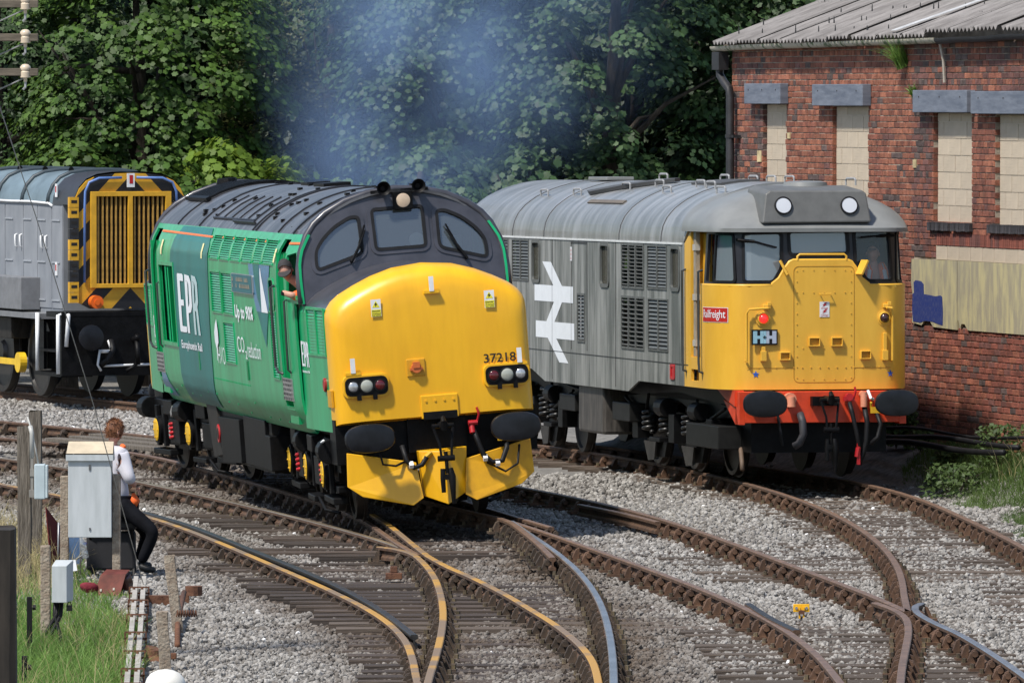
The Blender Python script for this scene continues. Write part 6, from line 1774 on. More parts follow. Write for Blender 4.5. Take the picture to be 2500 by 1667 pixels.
# ------------------------------------------------------------------ grey shunter with wasp-striped radiator end (behind, partly hidden)
SH = loco('shunting_locomotive', 'grey shunter with black and yellow striped radiator end behind the green locomotive', -7.71, 137.55, .36)
M_shg = mat('shunter_grey', (.19, .205, .23), .55, var=.2, sc=2, col2=(.26, .275, .30), stretch=(1, 1, .6))
M_shroof = mat('shunter_bluegrey', (.14, .19, .22), .45, var=.2, sc=1.5)
M_shy = mat('shunter_yellow', (.62, .33, .02), .5, var=.15, sc=4)
M_wasp = mat('wasp_stripes', (.62, .33, .02), .5, var=.12, sc=4)
nt = M_wasp.node_tree; N, Lk = nt.nodes, nt.links
b = N['Principled BSDF']; src = b.inputs['Base Color'].links[0].from_socket
tc = N.new('ShaderNodeTexCoord'); sx = N.new('ShaderNodeSeparateXYZ'); Lk.new(tc.outputs['Object'], sx.inputs[0])
def mth(op, a, b_=None):
    n_ = N.new('ShaderNodeMath'); n_.operation = op
    for i, v in enumerate((a, b_)):
        if v is None: continue
        if isinstance(v, (int, float)): n_.inputs[i].default_value = v
        else: Lk.new(v, n_.inputs[i])
    return n_.outputs[0]
q = mth('GREATER_THAN', mth('FRACT', mth('MULTIPLY', mth('ADD', mth('MULTIPLY', mth('ABSOLUTE', sx.outputs[1]), 1.05), sx.outputs[2]), 1 / .62)), .5)
mx = N.new('ShaderNodeMix'); mx.data_type = 'RGBA'; Lk.new(q, mx.inputs['Factor']); Lk.new(src, mx.inputs['A']); mx.inputs['B'].default_value = (.012, .012, .014, 1); Lk.new(mx.outputs['Result'], b.inputs['Base Color'])
def sec08(k=1., dz=0.): 
    pts = [(-.95, 1.46), (-.95, 3.22), (-.93, 3.36), (-.86, 3.52), (-.74, 3.65), (-.56, 3.73), (-.3, 3.765), (0, 3.775)]
    pts = pts + [(-y, z) for y, z in reversed(pts[:-1])]
    return [(y * k, z + dz) for y, z in pts]
m = MB(); m.bb(-4.2, 3.3, -.95, .95, 1.42, 3.24); cs = m.build('bonnet', M_shg, SH)
m = MB(); rr = [p for p in sec08() if p[1] > 3.2]
m.loft([[(s_, y, z) for y, z in rr] for s_ in (-4.2, 2.75)], False); m.build('bonnet_roof', M_shroof, SH, smooth=True)
m = MB(); rr = [p for p in sec08(1.02, .01) if p[1] > 3.0]
m.loft([[(s_, y, z) for y, z in rr] for s_ in (2.75, 3.93)], False); m.build('radiator_hood', mat('hood_black', (.03, .03, .035), .45), SH, smooth=True)
for s_ in (-1.9, -.43, 1.01, 2.47):
    m = MB(); m.tube([(s_, y * 1.01, z + .015) for y, z in sec08() if z > 3.2], .045, n=6); m.build('roof_rib', mat('rib_dark', (.035, .05, .06), .5), SH, smooth=True)
    m = MB(); m.lathe((s_, -.55, 3.80), (1, 0, 0), [(-.012, .045), (.012, .045)], n=12); m.build('lifting_eye', M_blk, SH)
for s0, s1 in ((-3.0, -2.1), (-2.05, -1.02), (-.98, .03), (.08, 1.08), (1.12, 1.88), (1.92, 2.68), (2.72, 3.28)):
    m = MB(); m.bb(s0, s1, -.965, -.945, 1.5, 3.2); d_ = m.build('bonnet_door', M_shg, SH, bevel=.006)
    m = MB()
    for z_ in (1.62, 2.25, 2.95): m.bb(s0 + .02, s0 + .45, -.98, -.96, z_, z_ + .025)
    m.build('hinge', mat('hinge_pale', (.30, .32, .35), .5), d_)
for s_ in (.75, 1.02, 2.2, 2.45, -.9, -1.2):
    m = MB(); m.tube([(s_, -.96, 2.70), (s_, -1.0, 2.69), (s_, -1.0, 2.50), (s_, -.96, 2.49)], .018, n=6); m.build('door_handle', M_white, SH, smooth=True)
m = MB(); m.tube([(-3, -.98, 3.27), (.5, -.98, 3.255), (1.5, -.98, 3.26), (2.6, -.98, 3.24), (2.75, -.97, 3.2)], .022, n=6); m.build('conduit', M_white, SH, smooth=True)
m = MB(); m.bb(-1.6, 2.05, -1.30, -.96, 1.46, 2.0); m.build('tool_box', mat('box_grey', (.16, .165, .175), .6, var=.15), SH, bevel=.01)
for z_ in (3.35, 2.05):
    m = MB(); m.bb(2.95, 3.05, -.985, -.97, z_, z_ + .22); wl = m.build('warning_label', M_white, SH)
    m = MB(); m.bb(2.975, 3.025, -.99, -.98, z_ + .08, z_ + .18); m.build('label_print', M_redp, wl)
# striped end
o_ = [(-.98, 1.82), (-.90, 1.62), (-.70, 1.52), (.70, 1.52), (.90, 1.62), (.98, 1.82), (.98, 3.25)] + [(y * 1.02, z - .02) for y, z in reversed(sec08()) if z > 3.3] + [(-.98, 3.25)]
F8 = lambda y, z: ((3.96, y, z), Vector((1, 0, 0)))
m = MB(); sheet(m, o_, F8, [[(-.63, 1.92), (-.63, 3.38), (.63, 3.38), (.63, 1.92)]], th=.04, du=0, dv=0); wp = m.build('radiator_end', M_wasp, SH)
m = MB(); m.bb(3.70, 3.74, -.7, .7, 1.85, 3.42); m.build('radiator_core', mat('core_black', (.012, .010, .008), .8), SH)
m = MB(); sheet(m, [(-.70, 1.86), (.70, 1.86), (.70, 3.45), (-.70, 3.45)], F8, [[(-.60, 1.93), (-.60, 3.37), (-.05, 3.37), (-.05, 1.93)], [(.03, 1.93), (.03, 3.37), (.60, 3.37), (.60, 1.93)]], th=.06, off=.06, du=0, dv=0); rf = m.build('radiator_frame', M_shy, SH, bevel=.006)
bm = MB(); bm.bb(-.045, .02, -.012, .012, 1.92, 3.38); bme = mesh_of(bm, 'radiator_slat', mat('slat_tan', (.42, .24, .05), .6, var=.3))
for y_ in list(np.linspace(-.555, -.095, 7)) + list(np.linspace(.075, .555, 7)): inst('radiator_slat', bme, rf, (3.96, y_, 0))
M_stepb = mat('step_black', (.02, .02, .022), .5)
for i in range(10):
    z_ = 3.36 - i * .175
    m = MB(); m.bb(3.9, 3.99, -1.06, -.90, z_ - .168, z_); st = m.build('ladder_step', M_shy if i in (0, 1, 4, 5, 8) or i == 9 else M_stepb, SH)
    m = MB(); m.bb(3.985, 3.993, -1.03, -.93, z_ - .10, z_ - .05); m.build('step_slot', mat('core_black', (.012, .010, .008)), st)
m = MB(); m.tube([(3.99, -.80, 1.95), (4.0, -.80, 3.2), (4.0, -.79, 3.45), (4.0, -.72, 3.6), (4.0, -.55, 3.67), (4.0, -.16, 3.68)], .022, n=8); m.tube([(4.0, .1, 3.68), (4.0, .55, 3.67), (4.0, .72, 3.6), (4.0, .79, 3.45), (4.0, .8, 3.2)], .022, n=8); m.build('cable_conduit', mat('conduit_blue', (.10, .19, .45), .45), SH, smooth=True)
m = MB(); m.bb(4.0, 4.02, -.07, .06, 3.52, 3.75); wl = m.build('warning_label', M_white, SH)
m = MB(); m.bb(4.02, 4.024, -.03, .03, 3.58, 3.72); m.build('label_print', M_redp, wl)
m = MB(); m.cyl((3.98, -.63, 1.63), (4.14, -.63, 1.63), .11, n=16); m.cyl((4.13, -.63, 1.63), (4.16, -.63, 1.63), .05, n=12); m.build('tail_lamp', mat('lamp_orange', (.70, .12, .01), .4), SH, smooth=40)
# frames, running plate, buffer beam
m = MB(); m.bb(-4.2, 3.05, -1.30, -.6, 1.33, 1.42); m.build('running_plate', mat('plate_grey', (.17, .175, .185), .6), SH)
m = MB(); m.bb(3.3, 4.15, -1.25, 1.25, 1.38, 1.47); m.bb(3.9, 4.15, -1.25, 1.25, .42, 1.40); m.bb(-4.2, 3.9, -.55, .55, .6, 1.4); m.bb(2.7, 3.0, -1.2, -1.15, .5, 1.33); m.bb(2.6, 4.1, -1.25, -.7, .40, .46); m.bb(2.6, 4.1, -1.25, -.7, .8, .84)
m.build('frame', M_blk, SH)
m = MB(); m.cyl((4.1, -.82, 1.05), (4.3, -.82, 1.05), .12, n=16); m.lathe((4.40, -.82, 1.05), (1, 0, 0), [(-.05, .2), (0, .215), (.03, .21), (.045, .16), (.05, .01)], n=28); m.build('buffer', M_buf, SH, smooth=40)
m = MB(); m.cyl((4.1, .9, 1.05), (4.3, .9, 1.05), .12, n=16); m.lathe((4.40, .9, 1.05), (1, 0, 0), [(-.05, .2), (0, .215), (.03, .21), (.045, .16), (.05, .01)], n=28); m.build('buffer', M_buf, SH, smooth=40)
for p in ([(3.1, -1.34, 1.44), (3.1, -1.34, .48)], [(4.1, -1.22, 1.43), (4.12, -1.3, 1.42), (4.12, -1.30, .45)], [(4.16, -1.14, 1.43), (4.18, -1.14, 1.40), (4.18, -1.18, .9)]):
    m = MB(); m.tube(p, .035, n=8); m.build('handrail', M_white, SH, smooth=True)
m = MB(); m.tube([(4.2, -.42, 1.0), (4.28, -.40, .85), (4.28, -.5, .68), (4.25, -.6, .6)], .05, n=8); m.build('brake_hose', M_rub, SH, smooth=True)
m = MB(); m.tube([(4.2, -.45, 1.0), (4.25, -.43, .88)], .03, n=8); m.tube([(4.25, -.62, .85), (4.25, -.66, .6), (4.25, -.6, .5)], .022, n=6); m.tube([(4.25, -.6, .82), (4.25, -.42, .82)], .03, n=6); m.tube([(4.22, -.55, .58), (4.22, .3, .6)], .02, n=6); m.build('brake_pipe', M_white, SH, smooth=True)
m = MB(); m.tube([(4.1, 0, 1.02), (4.3, 0, 1.0), (4.36, 0, 1.08)], .05, n=8); m.tube([(4.3, .0, 1.0), (4.36, 0, .8), (4.36, 0, .6)], .045, n=8); m.tube([(4.36, -.02, .62), (4.36, -.1, .55), (4.36, -.2, .5)], .03, n=8); m.build('coupling', M_blk, SH, smooth=True)
for s_ in (-2.9, -.55, 1.6):
    for sg in (-1, 1):
        m = MB(); m.lathe((s_, sg * .70, .685), (0, sg, 0), [(0, .71), (.03, .71), (.035, .685), (.13, .68), (.135, .60), (.1, .58), (.1, .2), (.16, .16), (.16, .01)], n=36); m.build('wheel', mat('wheel_dark', (.02, .018, .017), .5), SH, smooth=35)
m = MB(); m.bb(-2.9, 1.0, -1.04, -.98, .50, .60); m.cyl((1.1, -.95, .55), (1.1, -1.07, .55), .17, n=20); m.build('coupling_rod', mat('rod_yellow', (.72, .46, .02), .45), SH)
m = MB(); m.bb(2.2, 2.9, -1.1, -.7, .5, 1.1); m.bb(.2, 1.0, -1.15, -.8, .95, 1.3); m.build('sand_box', M_blkm, SH, bevel=.01)

# ------------------------------------------------------------------ people
def skin(vs, edges, sub=2):
    """continuous limb surface grown on a stick figure: vs = [(point, radius or (rx, ry))]"""
    me = bpy.data.meshes.new('s')
    b_ = bmesh.new()
    ly = b_.verts.layers.skin.verify()
    bv = []
    for i, (p, r) in enumerate(vs):
        v = b_.verts.new(p); v[ly].radius = r if isinstance(r, tuple) else (r, r); v[ly].use_root = (i == 0); bv.append(v)
    for a, c in edges: b_.edges.new((bv[a], bv[c]))
    b_.to_mesh(me); b_.free()
    o = bpy.data.objects.new('s', me); COL.objects.link(o)
    md = o.modifiers.new('skin', 'SKIN'); md.use_smooth_shade = True
    sd_ = o.modifiers.new('sub', 'SUBSURF'); sd_.levels = sub; sd_.render_levels = sub
    dg = bpy.context.evaluated_depsgraph_get(); ev = o.evaluated_get(dg); m2 = ev.to_mesh()
    V_ = [tuple(v.co) for v in m2.vertices]; F_ = [tuple(p.vertices) for p in m2.polygons]
    ev.to_mesh_clear(); bpy.data.objects.remove(o); bpy.data.meshes.remove(me)
    return V_, F_
def head_geo(c, fwd, up, h):
    """head with brow, nose, chin and ears; c centre, h height"""
    fwd, up = Vector(fwd).normalized(), Vector(up).normalized()
    rt_ = fwd.cross(up).normalized(); up = rt_.cross(fwd)
    mb = MB(); n, k = 20, 14
    vs = []
    for j in range(k + 1):
        th = math.pi * j / k
        for i in range(n):
            a = 2 * math.pi * i / n
            x, y, z = math.sin(th) * math.cos(a), math.sin(th) * math.sin(a), math.cos(th)
            f_ = x * .42; s_ = y * .335; u_ = z * .5
            if z < 0: s_ *= 1 + z * .35; f_ *= 1 + z * .12
            if x > .6 and -.35 < z < .12: f_ += .10 * max(0, 1 - abs(y) * 4.5) * max(0, 1 - abs(z + .15) * 3.5)
            if x > .5 and .0 < z < .2: f_ -= .02 * (1 if .12 < abs(y) < .5 else 0)
            if x < 0: f_ *= 1.08
            vs.append(Vector(c) + (fwd * f_ + rt_ * s_ + up * u_) * h)
    fs = [(j * n + i, j * n + (i + 1) % n, (j + 1) * n + (i + 1) % n, (j + 1) * n + i) for j in range(k) for i in range(n)]
    mb.add(vs, fs)
    for sg in (-1, 1):
        p = Vector(c) + rt_ * sg * .335 * h + up * (-.02) * h - fwd * .03 * h
        mb.lathe(p, rt_ * sg + up * .1, [(0, .10 * h), (.03 * h, .11 * h), (.05 * h, .07 * h)], n=10, sq=(.7, 1))
    return mb, fwd, rt_, up
M_skin = mat('skin', (.48, .25, .18), .55, var=.08)
def hair_geo(c, fwd, up, h, cut=-.12, grow=1.07, low=-.55):
    fwd, up = Vector(fwd).normalized(), Vector(up).normalized(); rt_ = fwd.cross(up).normalized()
    mb = MB(); n, k = 28, 14
    g_ = random.Random(4)
    rings = []
    for j in range(k + 1):
        row = []
        for i in range(n):
            a = 2 * math.pi * i / n
            ca = math.cos(a)
            zlow = low if ca < .25 else low + (ca - .25) * (.95 - low) * .9
            th = (math.acos(max(-1, min(1, zlow)))) * j / k
            x, y, z = math.sin(th) * math.cos(a), math.sin(th) * math.sin(a), math.cos(th)
            w = grow * (1 + g_.uniform(-.02, .03))
            row.append(Vector(c) + (fwd * x * .44 + rt_ * y * .345 + up * z * .51) * h * w)
        rings.append(row)
    mb.loft(rings, True)
    return mb
def person(label, body, head, cloth, extra=None):
    t_ = thing('person', label, 'person', body[0][0][0])
    o0 = Vector(t_.location)
    mb = MB()
    for vs, ed in body[1:]:
        V_, F_ = skin([(Vector(p) - o0, r) for p, r in vs], ed); mb.add(V_, F_)
    hm, f_, r_, u_ = head_geo(Vector(head['c']) - o0, head['f'], head['u'], head['h'])
    mb.add(hm.v, hm.f)
    bo = mb.build('body', M_skin, t_, smooth=True)
    for nm, mt, vs, ed in cloth:
        V_, F_ = skin([(Vector(p) - o0, r) for p, r in vs], ed); m = MB(); m.add(V_, F_); m.build(nm, mt, t_, smooth=True)
    return t_, o0, f_, r_, u_
YP = 89.6
def pp(px, py, Y=YP): return (px, Y, py)
M_shirt = mat('shirt_white', (.62, .61, .66), .8, var=.06, sc=3)
nt = M_shirt.node_tree                            # fine stripes woven in
wv = nt.nodes.new('ShaderNodeTexWave'); wv.inputs['Scale'].default_value = 26; wv.inputs['Distortion'].default_value = .6
b = nt.nodes['Principled BSDF']; src = b.inputs['Base Color'].links[0].from_socket
mx = nt.nodes.new('ShaderNodeMix'); mx.data_type = 'RGBA'; mx.blend_type = 'MULTIPLY'; mx.inputs['Factor'].default_value = .18
tcx = nt.nodes.new('ShaderNodeTexCoord'); nt.links.new(tcx.outputs['Object'], wv.inputs['Vector']); nt.links.new(src, mx.inputs['A']); nt.links.new(wv.outputs[0], mx.inputs['B']); nt.links.new(mx.outputs['Result'], b.inputs['Base Color'])
M_trou = mat('trousers_black', (.006, .0065, .009), .85, var=.3, bump=.2, bsc=12, spec=.12)
M_vest = mat('vest_orange', (.80, .13, .02), .7, var=.08)
sh_r, el_r, hd_r = (-4.36, 89.55, 1.05), (-4.285, 89.42, .80), (-4.215, 89.5, .70)
sh_l, el_l, hd_l = (-4.66, 89.75, 1.06), (-4.72, 89.7, .80), (-4.62, 89.95, .66)
hip, chest, neck = (-4.40, 89.6, .50), (-4.475, 89.64, .92), (-4.47, 89.66, 1.14)
kn_r, an_r, to_r = (-4.00, 89.40, .20), (-4.155, 89.46, -.15), (-3.99, 89.36, -.215)
kn_l, an_l, to_l = (-4.10, 89.95, .16), (-4.2, 90.0, -.15), (-4.05, 90.0, -.21)
hand = []
hv, he = [(hd_r, .034)], []
dirs = [(.045, -.01, -.075), (.06, .0, -.06), (.055, .02, -.07), (.04, .03, -.07)]
for i, d_ in enumerate(dirs):
    b0 = len(hv); base = Vector(hd_r) + Vector(d_) * .35
    hv += [(base, .012), (Vector(hd_r) + Vector(d_) * .8, .010), (Vector(hd_r) + Vector(d_) * 1.15 + Vector((-.012, 0, -.012)), .008)]; he += [(0, b0), (b0, b0 + 1), (b0 + 1, b0 + 2)]
b0 = len(hv); hv += [(Vector(hd_r) + Vector((.03, -.03, -.005)), .012), (Vector(hd_r) + Vector((.055, -.035, -.03)), .009)]; he += [(0, b0), (b0, b0 + 1)]
t_, o0, f_, r_, u_ = person('person with ginger hair in striped white shirt and orange vest perched behind the grey cabinet',
    [[(( -4.40, 89.6, -.25), 0)],
     ([(hip, .12), (chest, (.15, .11)), (neck, .055), (Vector(neck) + Vector((0, 0, .12)), .05), (sh_r, .06), (el_r, .045), (hd_r, .033), (sh_l, .06), (el_l, .045), (hd_l, .035)], [(0, 1), (1, 2), (2, 3), (1, 4), (4, 5), (5, 6), (1, 7), (7, 8), (8, 9)]),
     (hv, he)],
    {'c': (-4.447, 89.64, 1.30), 'f': (.80, .55, -.05), 'u': (0, 0, 1), 'h': .235},
    [('shirt', M_shirt, [((-4.39, 89.6, .47), (.16, .135)), (chest, (.17, .13)), ((-4.47, 89.66, 1.06), (.15, .10)), ((-4.47, 89.66, 1.15), .066), (sh_r, .088), (el_r, .074), (Vector(hd_r).lerp(Vector(el_r), .35), .058), (sh_l, .08), (el_l, .062), (hd_l, .045)], [(0, 1), (1, 2), (2, 3), (2, 4), (4, 5), (5, 6), (2, 7), (7, 8), (8, 9)]),
     ('trousers', M_trou, [((-4.40, 89.6, .46), (.165, .14)), ((-4.33, 89.5, .46), .105), (kn_r, .082), (an_r, .058), ((-4.33, 89.75, .44), .1), (kn_l, .08), (an_l, .058)], [(0, 1), (1, 2), (2, 3), (0, 4), (4, 5), (5, 6)]),
     ('shoe', mat('shoe_black', (.012, .012, .012), .5), [(Vector(an_r) + Vector((-.02, 0, -.03)), .05), (Vector(to_r).lerp(Vector(an_r), .5) + Vector((0, 0, -.03)), .042), (to_r, .036)], [(0, 1), (1, 2)]),
     ('shoe', mat('shoe_black', (.012, .012, .012), .5), [(Vector(an_l) + Vector((-.02, 0, -.03)), .05), (to_l, .036)], [(0, 1)]),
     ('vest', M_vest, [((-4.40, 89.62, .56), (.135, .13)), ((-4.455, 89.65, .80), (.158, .125)), ((-4.45, 89.66, 1.03), (.155, .11))], [(0, 1), (1, 2)])])
t_.location.x += .045
hm = hair_geo(Vector((-4.447, 89.64, 1.31)) - o0, (.80, .55, -.05), (0, 0, 1), .235); hm.build('hair', mat('hair_ginger', (.085, .028, .010), .7, var=.5, sc=22, col2=(.19, .07, .022), stretch=(1, 1, .3), bump=.6, bsc=30), t_, smooth=True)
hv_ = np.array(hm.v); hc = hv_.mean(0)
hp = hv_[nrg.randint(0, len(hv_), 900)] + nrg.normal(0, .006, (900, 3))
od = hp - hc; od /= np.linalg.norm(od, axis=1, keepdims=True); od[:, 2] -= .35
A_ = frames(np.cross(od, nrg.normal(size=od.shape)), nrg.uniform(0, 6.28, len(od)))
tv_ = np.array([(-.004, 0, 0), (.004, 0, 0), (0, .035, .004)])
obj('hair_tufts', scatter('hair_tufts', tv_, np.array([(0, 1, 2)]), hp, A_, MATS['hair_ginger']), None, t_, kind='stuff')
m = MB(); m.tube([Vector((-4.24, 89.55, .62)) - o0, Vector((-4.22, 89.53, .55)) - o0, Vector((-4.245, 89.55, .47)) - o0], [.02, .055, .04], n=10); m.build('vest_tail', M_vest, t_, smooth=True)
m = MB(); V_, F_ = skin([(Vector((-4.33, 89.56, 1.12)) - o0, .03), (Vector((-4.38, 89.6, 1.155)) - o0, .032)], [(0, 1)]); m.add(V_, F_); m.build('vest_strap', M_vest, t_, smooth=True)

def lmat(root): return Matrix.Translation(root.location) @ Euler(root.rotation_euler).to_matrix().to_4x4()
def W(root, p): return lmat(root) @ Vector(p)
def Wd(root, d): return lmat(root).to_3x3() @ Vector(d)
# driver leaning out of the green cab window
q = lambda *p: W(GL, p)
hc_ = q(6.88, -1.37, 3.0)
t_, o0, f_, r_, u_ = person('driver in dark baseball cap leaning out of the green cab window',
    [[(q(6.8, -1.0, 2.0), 0)],
     ([(q(6.8, -.9, 2.3), .12), (q(6.82, -1.0, 2.7), (.15, .12)), (q(6.85, -1.28, 2.88), .06), (q(6.86, -1.38, 2.95), .05), (q(6.95, -1.2, 2.72), .055), (q(7.05, -1.33, 2.70), .045), (q(6.99, -1.41, 2.735), .036), (q(6.94, -1.43, 2.75), .03), (q(6.90, -1.44, 2.735), .018)], [(0, 1), (1, 2), (2, 3), (1, 4), (4, 5), (5, 6), (6, 7), (7, 8)])],
    {'c': hc_, 'f': Wd(GL, (.85, -.25, -.35)), 'u': Wd(GL, (.25, -.25, .9)), 'h': .235},
    [('hi_vis_jacket', M_vest, [(q(6.8, -.9, 2.25), (.17, .14)), (q(6.82, -1.02, 2.70), (.18, .15)), (q(6.84, -1.2, 2.84), .085), (q(6.95, -1.22, 2.71), .075), (q(7.06, -1.33, 2.69), .06)], [(0, 1), (1, 2), (1, 3), (3, 4)])])
fw_, up_ = Wd(GL, (.85, -.25, -.35)).normalized(), Wd(GL, (.25, -.25, .9)).normalized()
cm = hair_geo(hc_ - o0 + up_ * .02, fw_, up_, .235, grow=1.1, low=.12); M_cap = mat('cap_charcoal', (.03, .028, .03), .85, var=.15)
cp = cm.build('cap', M_cap, t_, smooth=True)
rt2 = fw_.cross(up_).normalized()
m = MB(); pk = hc_ - o0 + up_ * .035 + fw_ * .09
vs = []
for k_ in range(2):
    for i in range(9):
        a = math.pi * (i / 8 - .5); vs.append(pk + fw_ * (math.cos(a) * .10) + rt2 * math.sin(a) * .085 - up_ * (.025 * math.cos(a) + .008 * k_))
m.add(vs, [tuple(range(9)), tuple(range(17, 8, -1))] + [(i, i + 1, 10 + i, 9 + i) for i in range(8)]); m.build('cap_peak', M_cap, t_, smooth=30)
m = MB(); m.tube([hc_ - o0 + fw_ * .095 + rt2 * x_ * .07 + up_ * .005 for x_ in (-1, -.3, .3, 1)], .016, n=6); m.build('glasses', M_rub, t_)
m = MB(); m.tube([q(6.975, -1.42, 2.755) - o0, q(6.96, -1.425, 2.72) - o0], .042, n=10); m.build('watch_strap', M_rub, t_)
# driver at the right windscreen of the grey locomotive
q = lambda s_, y_, z_: W(GR, (s_ + .42, y_ + .08, z_ - .03))
t_, o0, f_, r_, u_ = person('driver in orange high visibility vest behind the right windscreen of the grey locomotive',
    [[(q(7.1, .78, 1.95), 0)],
     ([(q(7.0, .78, 2.2), .13), (q(7.05, .78, 2.60), (.17, .12)), (q(7.1, .78, 2.80), .06), (q(7.12, .76, 2.88), .055), (q(7.08, .98, 2.70), .06), (q(7.25, 1.02, 2.48), .045), (q(7.4, .9, 2.46), .035), (q(7.08, .58, 2.70), .06), (q(7.25, .52, 2.48), .045), (q(7.4, .6, 2.46), .035)], [(0, 1), (1, 2), (2, 3), (1, 4), (4, 5), (5, 6), (1, 7), (7, 8), (8, 9)])],
    {'c': q(7.14, .76, 2.94), 'f': Wd(GR, (.95, -.35, -.12)), 'u': Wd(GR, (.1, 0, 1)), 'h': .24},
    [('overalls', mat('overall_navy', (.025, .03, .045), .8), [(q(7.0, .78, 2.15), (.17, .15)), (q(7.05, .78, 2.6), (.19, .145)), (q(7.08, .99, 2.70), .075), (q(7.25, 1.03, 2.48), .06), (q(7.08, .57, 2.70), .075), (q(7.25, .51, 2.48), .06)], [(0, 1), (1, 2), (2, 3), (1, 4), (4, 5)])])
for y0, y1 in ((.62, .68), (.94, .88)):
    m = MB(); pts = [q(7.2, y0, 2.25) - o0, q(7.24, y0 + (y1 - y0) * .4, 2.5) - o0, q(7.22, y1, 2.72) - o0, q(7.12, y1, 2.80) - o0]
    m.tube(pts, [.06, .065, .06, .045], n=8); v_ = m.build('vest_panel', M_vest, t_, smooth=True)
    m = MB(); m.tube([p + Wd(GR, (.045, .0, 0)) for p in pts], [.025, .03, .028, .02], n=6); m.build('reflective_strip', mat('reflective', (.45, .50, .52), .4), v_, smooth=True)
hm = hair_geo(q(7.14, .76, 2.96) - o0, Wd(GR, (.95, -.35, -.12)), Wd(GR, (.1, 0, 1)), .24, grow=1.09, low=.15); hm.build('cap', M_cap, t_, smooth=True)
m = MB(); c0 = q(7.22, .72, 3.0) - o0; m.box(c0 + Wd(GR, (.06, -.02, 0)), (.12, .16, .015)); m.build('cap_peak', M_cap, t_)

# ------------------------------------------------------------------ lineside things at the lower left
M_conc = mat('concrete_post', (.20, .15, .11), .95, var=.4, sc=14, col2=(.33, .28, .22), bump=.8, bsc=40)
M_wood = mat('weathered_wood', (.075, .062, .048), .95, var=.5, sc=4, col2=(.19, .165, .135), stretch=(9, 9, .8), bump=.9, bsc=10)
M_cabg = mat('cabinet_grey', (.42, .45, .46), .55, var=.08, sc=4, col2=(.50, .53, .545), stretch=(3, 3, .5))
M_cabb = mat('cabinet_beige', (.50, .42, .30), .7, var=.12)
def gl(x, y): return float(gz(x, y))
def post(name, label, cat, x, y, w, d, ztop, m_, lean=(0, 0), group=None, chamfer=.012):
    z0 = gl(x, y) - .1
    mb = MB(); g_ = random.Random(int(x * 1000))
    rings = []
    nseg = 5
    for k in range(nseg + 1):
        t = k / nseg; zz = (ztop - z0) * t
        j = lambda: g_.uniform(-.006, .006)
        cx, cy = lean[0] * t, lean[1] * t
        c_ = w * .12
        rings.append([(cx + a * (w / 2) + j(), cy + b_ * (d / 2) + j(), zz + (j() * 2 if k == nseg else 0)) for a, b_ in ((-.85, -1), (.85, -1), (1, -.85), (1, .85), (.85, 1), (-.85, 1), (-1, .85), (-1, -.85))])
    mb.loft(rings, True, True, True)
    o = mb.build(name, m_, None, smooth=25)
    o.location = (x, y, z0)
    return tag(o, label, cat, group)
cab = thing('equipment_cabinet', 'tall pale grey lineside cabinet with beige lid on two concrete posts', 'cabinet', (-4.62, 88.6, gl(-4.62, 88.6)))
zc0 = cab.location.z
m = MB(); m.bb(-.237, .237, -.14, .14, .192 - zc0, 1.03 - zc0); bd = m.build('cabinet_body', M_cabg, cab, bevel=.006)
m = MB(); m.add([(-.26, -.17, 1.03 - zc0), (.26, -.17, 1.03 - zc0), (.26, .17, 1.03 - zc0), (-.26, .17, 1.03 - zc0), (-.26, -.17, 1.10 - zc0), (.26, -.17, 1.10 - zc0), (.25, .17, 1.225 - zc0), (-.25, .17, 1.225 - zc0)], [(0, 3, 2, 1), (0, 1, 5, 4), (1, 2, 6, 5), (2, 3, 7, 6), (3, 0, 4, 7)]); lid = m.build('lid', M_cabg, cab, bevel=.005)
m = MB(); m.add([(-.255, -.16, 1.112 - zc0), (.255, -.16, 1.112 - zc0), (.247, .165, 1.231 - zc0), (-.247, .165, 1.231 - zc0)], [(0, 1, 2, 3)]); m.build('lid_top', M_cabb, lid, recalc=False)
m = MB(); m.bb(-.01, .01, -.15, -.14, .93 - zc0, .99 - zc0); m.bb(-.008, .008, -.15, -.14, .27 - zc0, .30 - zc0); m.build('latch', mat('latch_dark', (.10, .10, .10), .5), bd)
for a in (-1, 1):
    m = MB(); m.bb(a * .285 - .045, a * .285 + .045, -.05, .08, -.1, (.86 if a < 0 else .88) - zc0); m.build('leg', M_conc, cab, bevel=.01)
m = MB(); m.bb(-.26, .26, .0, .05, .33 - zc0, .43 - zc0); m.build('cross_bar', M_conc, cab)
tpost = post('timber_post', 'thick weathered timber post nearest the left edge of the seated person', 'post', -5.36, 88.9, .15, .15, 1.39, M_wood)
tag(tpost, 'thick split timber post carrying the pale junction box', 'post')
post('timber_post', 'taller weathered timber post just behind the junction box post', 'post', -5.42, 92.0, .14, .14, 1.44, M_wood)
jb = thing('junction_box', 'pale blue-grey junction box hanging on the timber post', 'junction box', (-5.17, 88.75, .6))
m = MB(); m.bb(-.07, .05, -.09, .06, -.0, .385); m.build('box_body', mat('box_paleblue', (.42, .50, .53), .45, var=.06), jb, bevel=.012)
m = MB(); m.bb(.052, .078, -.09, .06, .012, .375); m.build('box_lid', mat('box_paleblue2', (.46, .54, .57), .45), jb, bevel=.01)
m = MB(); m.bb(-.13, -.075, -.04, .04, .02, .10); m.bb(-.12, -.075, -.03, .03, .25, .33); m.bb(-.115, -.085, -.02, .02, .05, .5); m.build('mounting', mat('mount_grey', (.22, .21, .19), .7), jb)
m = MB(); m.tube([(-.10, 0, .45), (-.10, .0, .72), (-.12, .02, .80)], .025, n=8); m.tube([(-.03, 0, .385), (-.06, 0, .55), (-.11, 0, .78), (-.15, .03, .9)], .01, n=6); m.build('cable', mat('cable_grey', (.40, .40, .38), .5), jb, smooth=True)
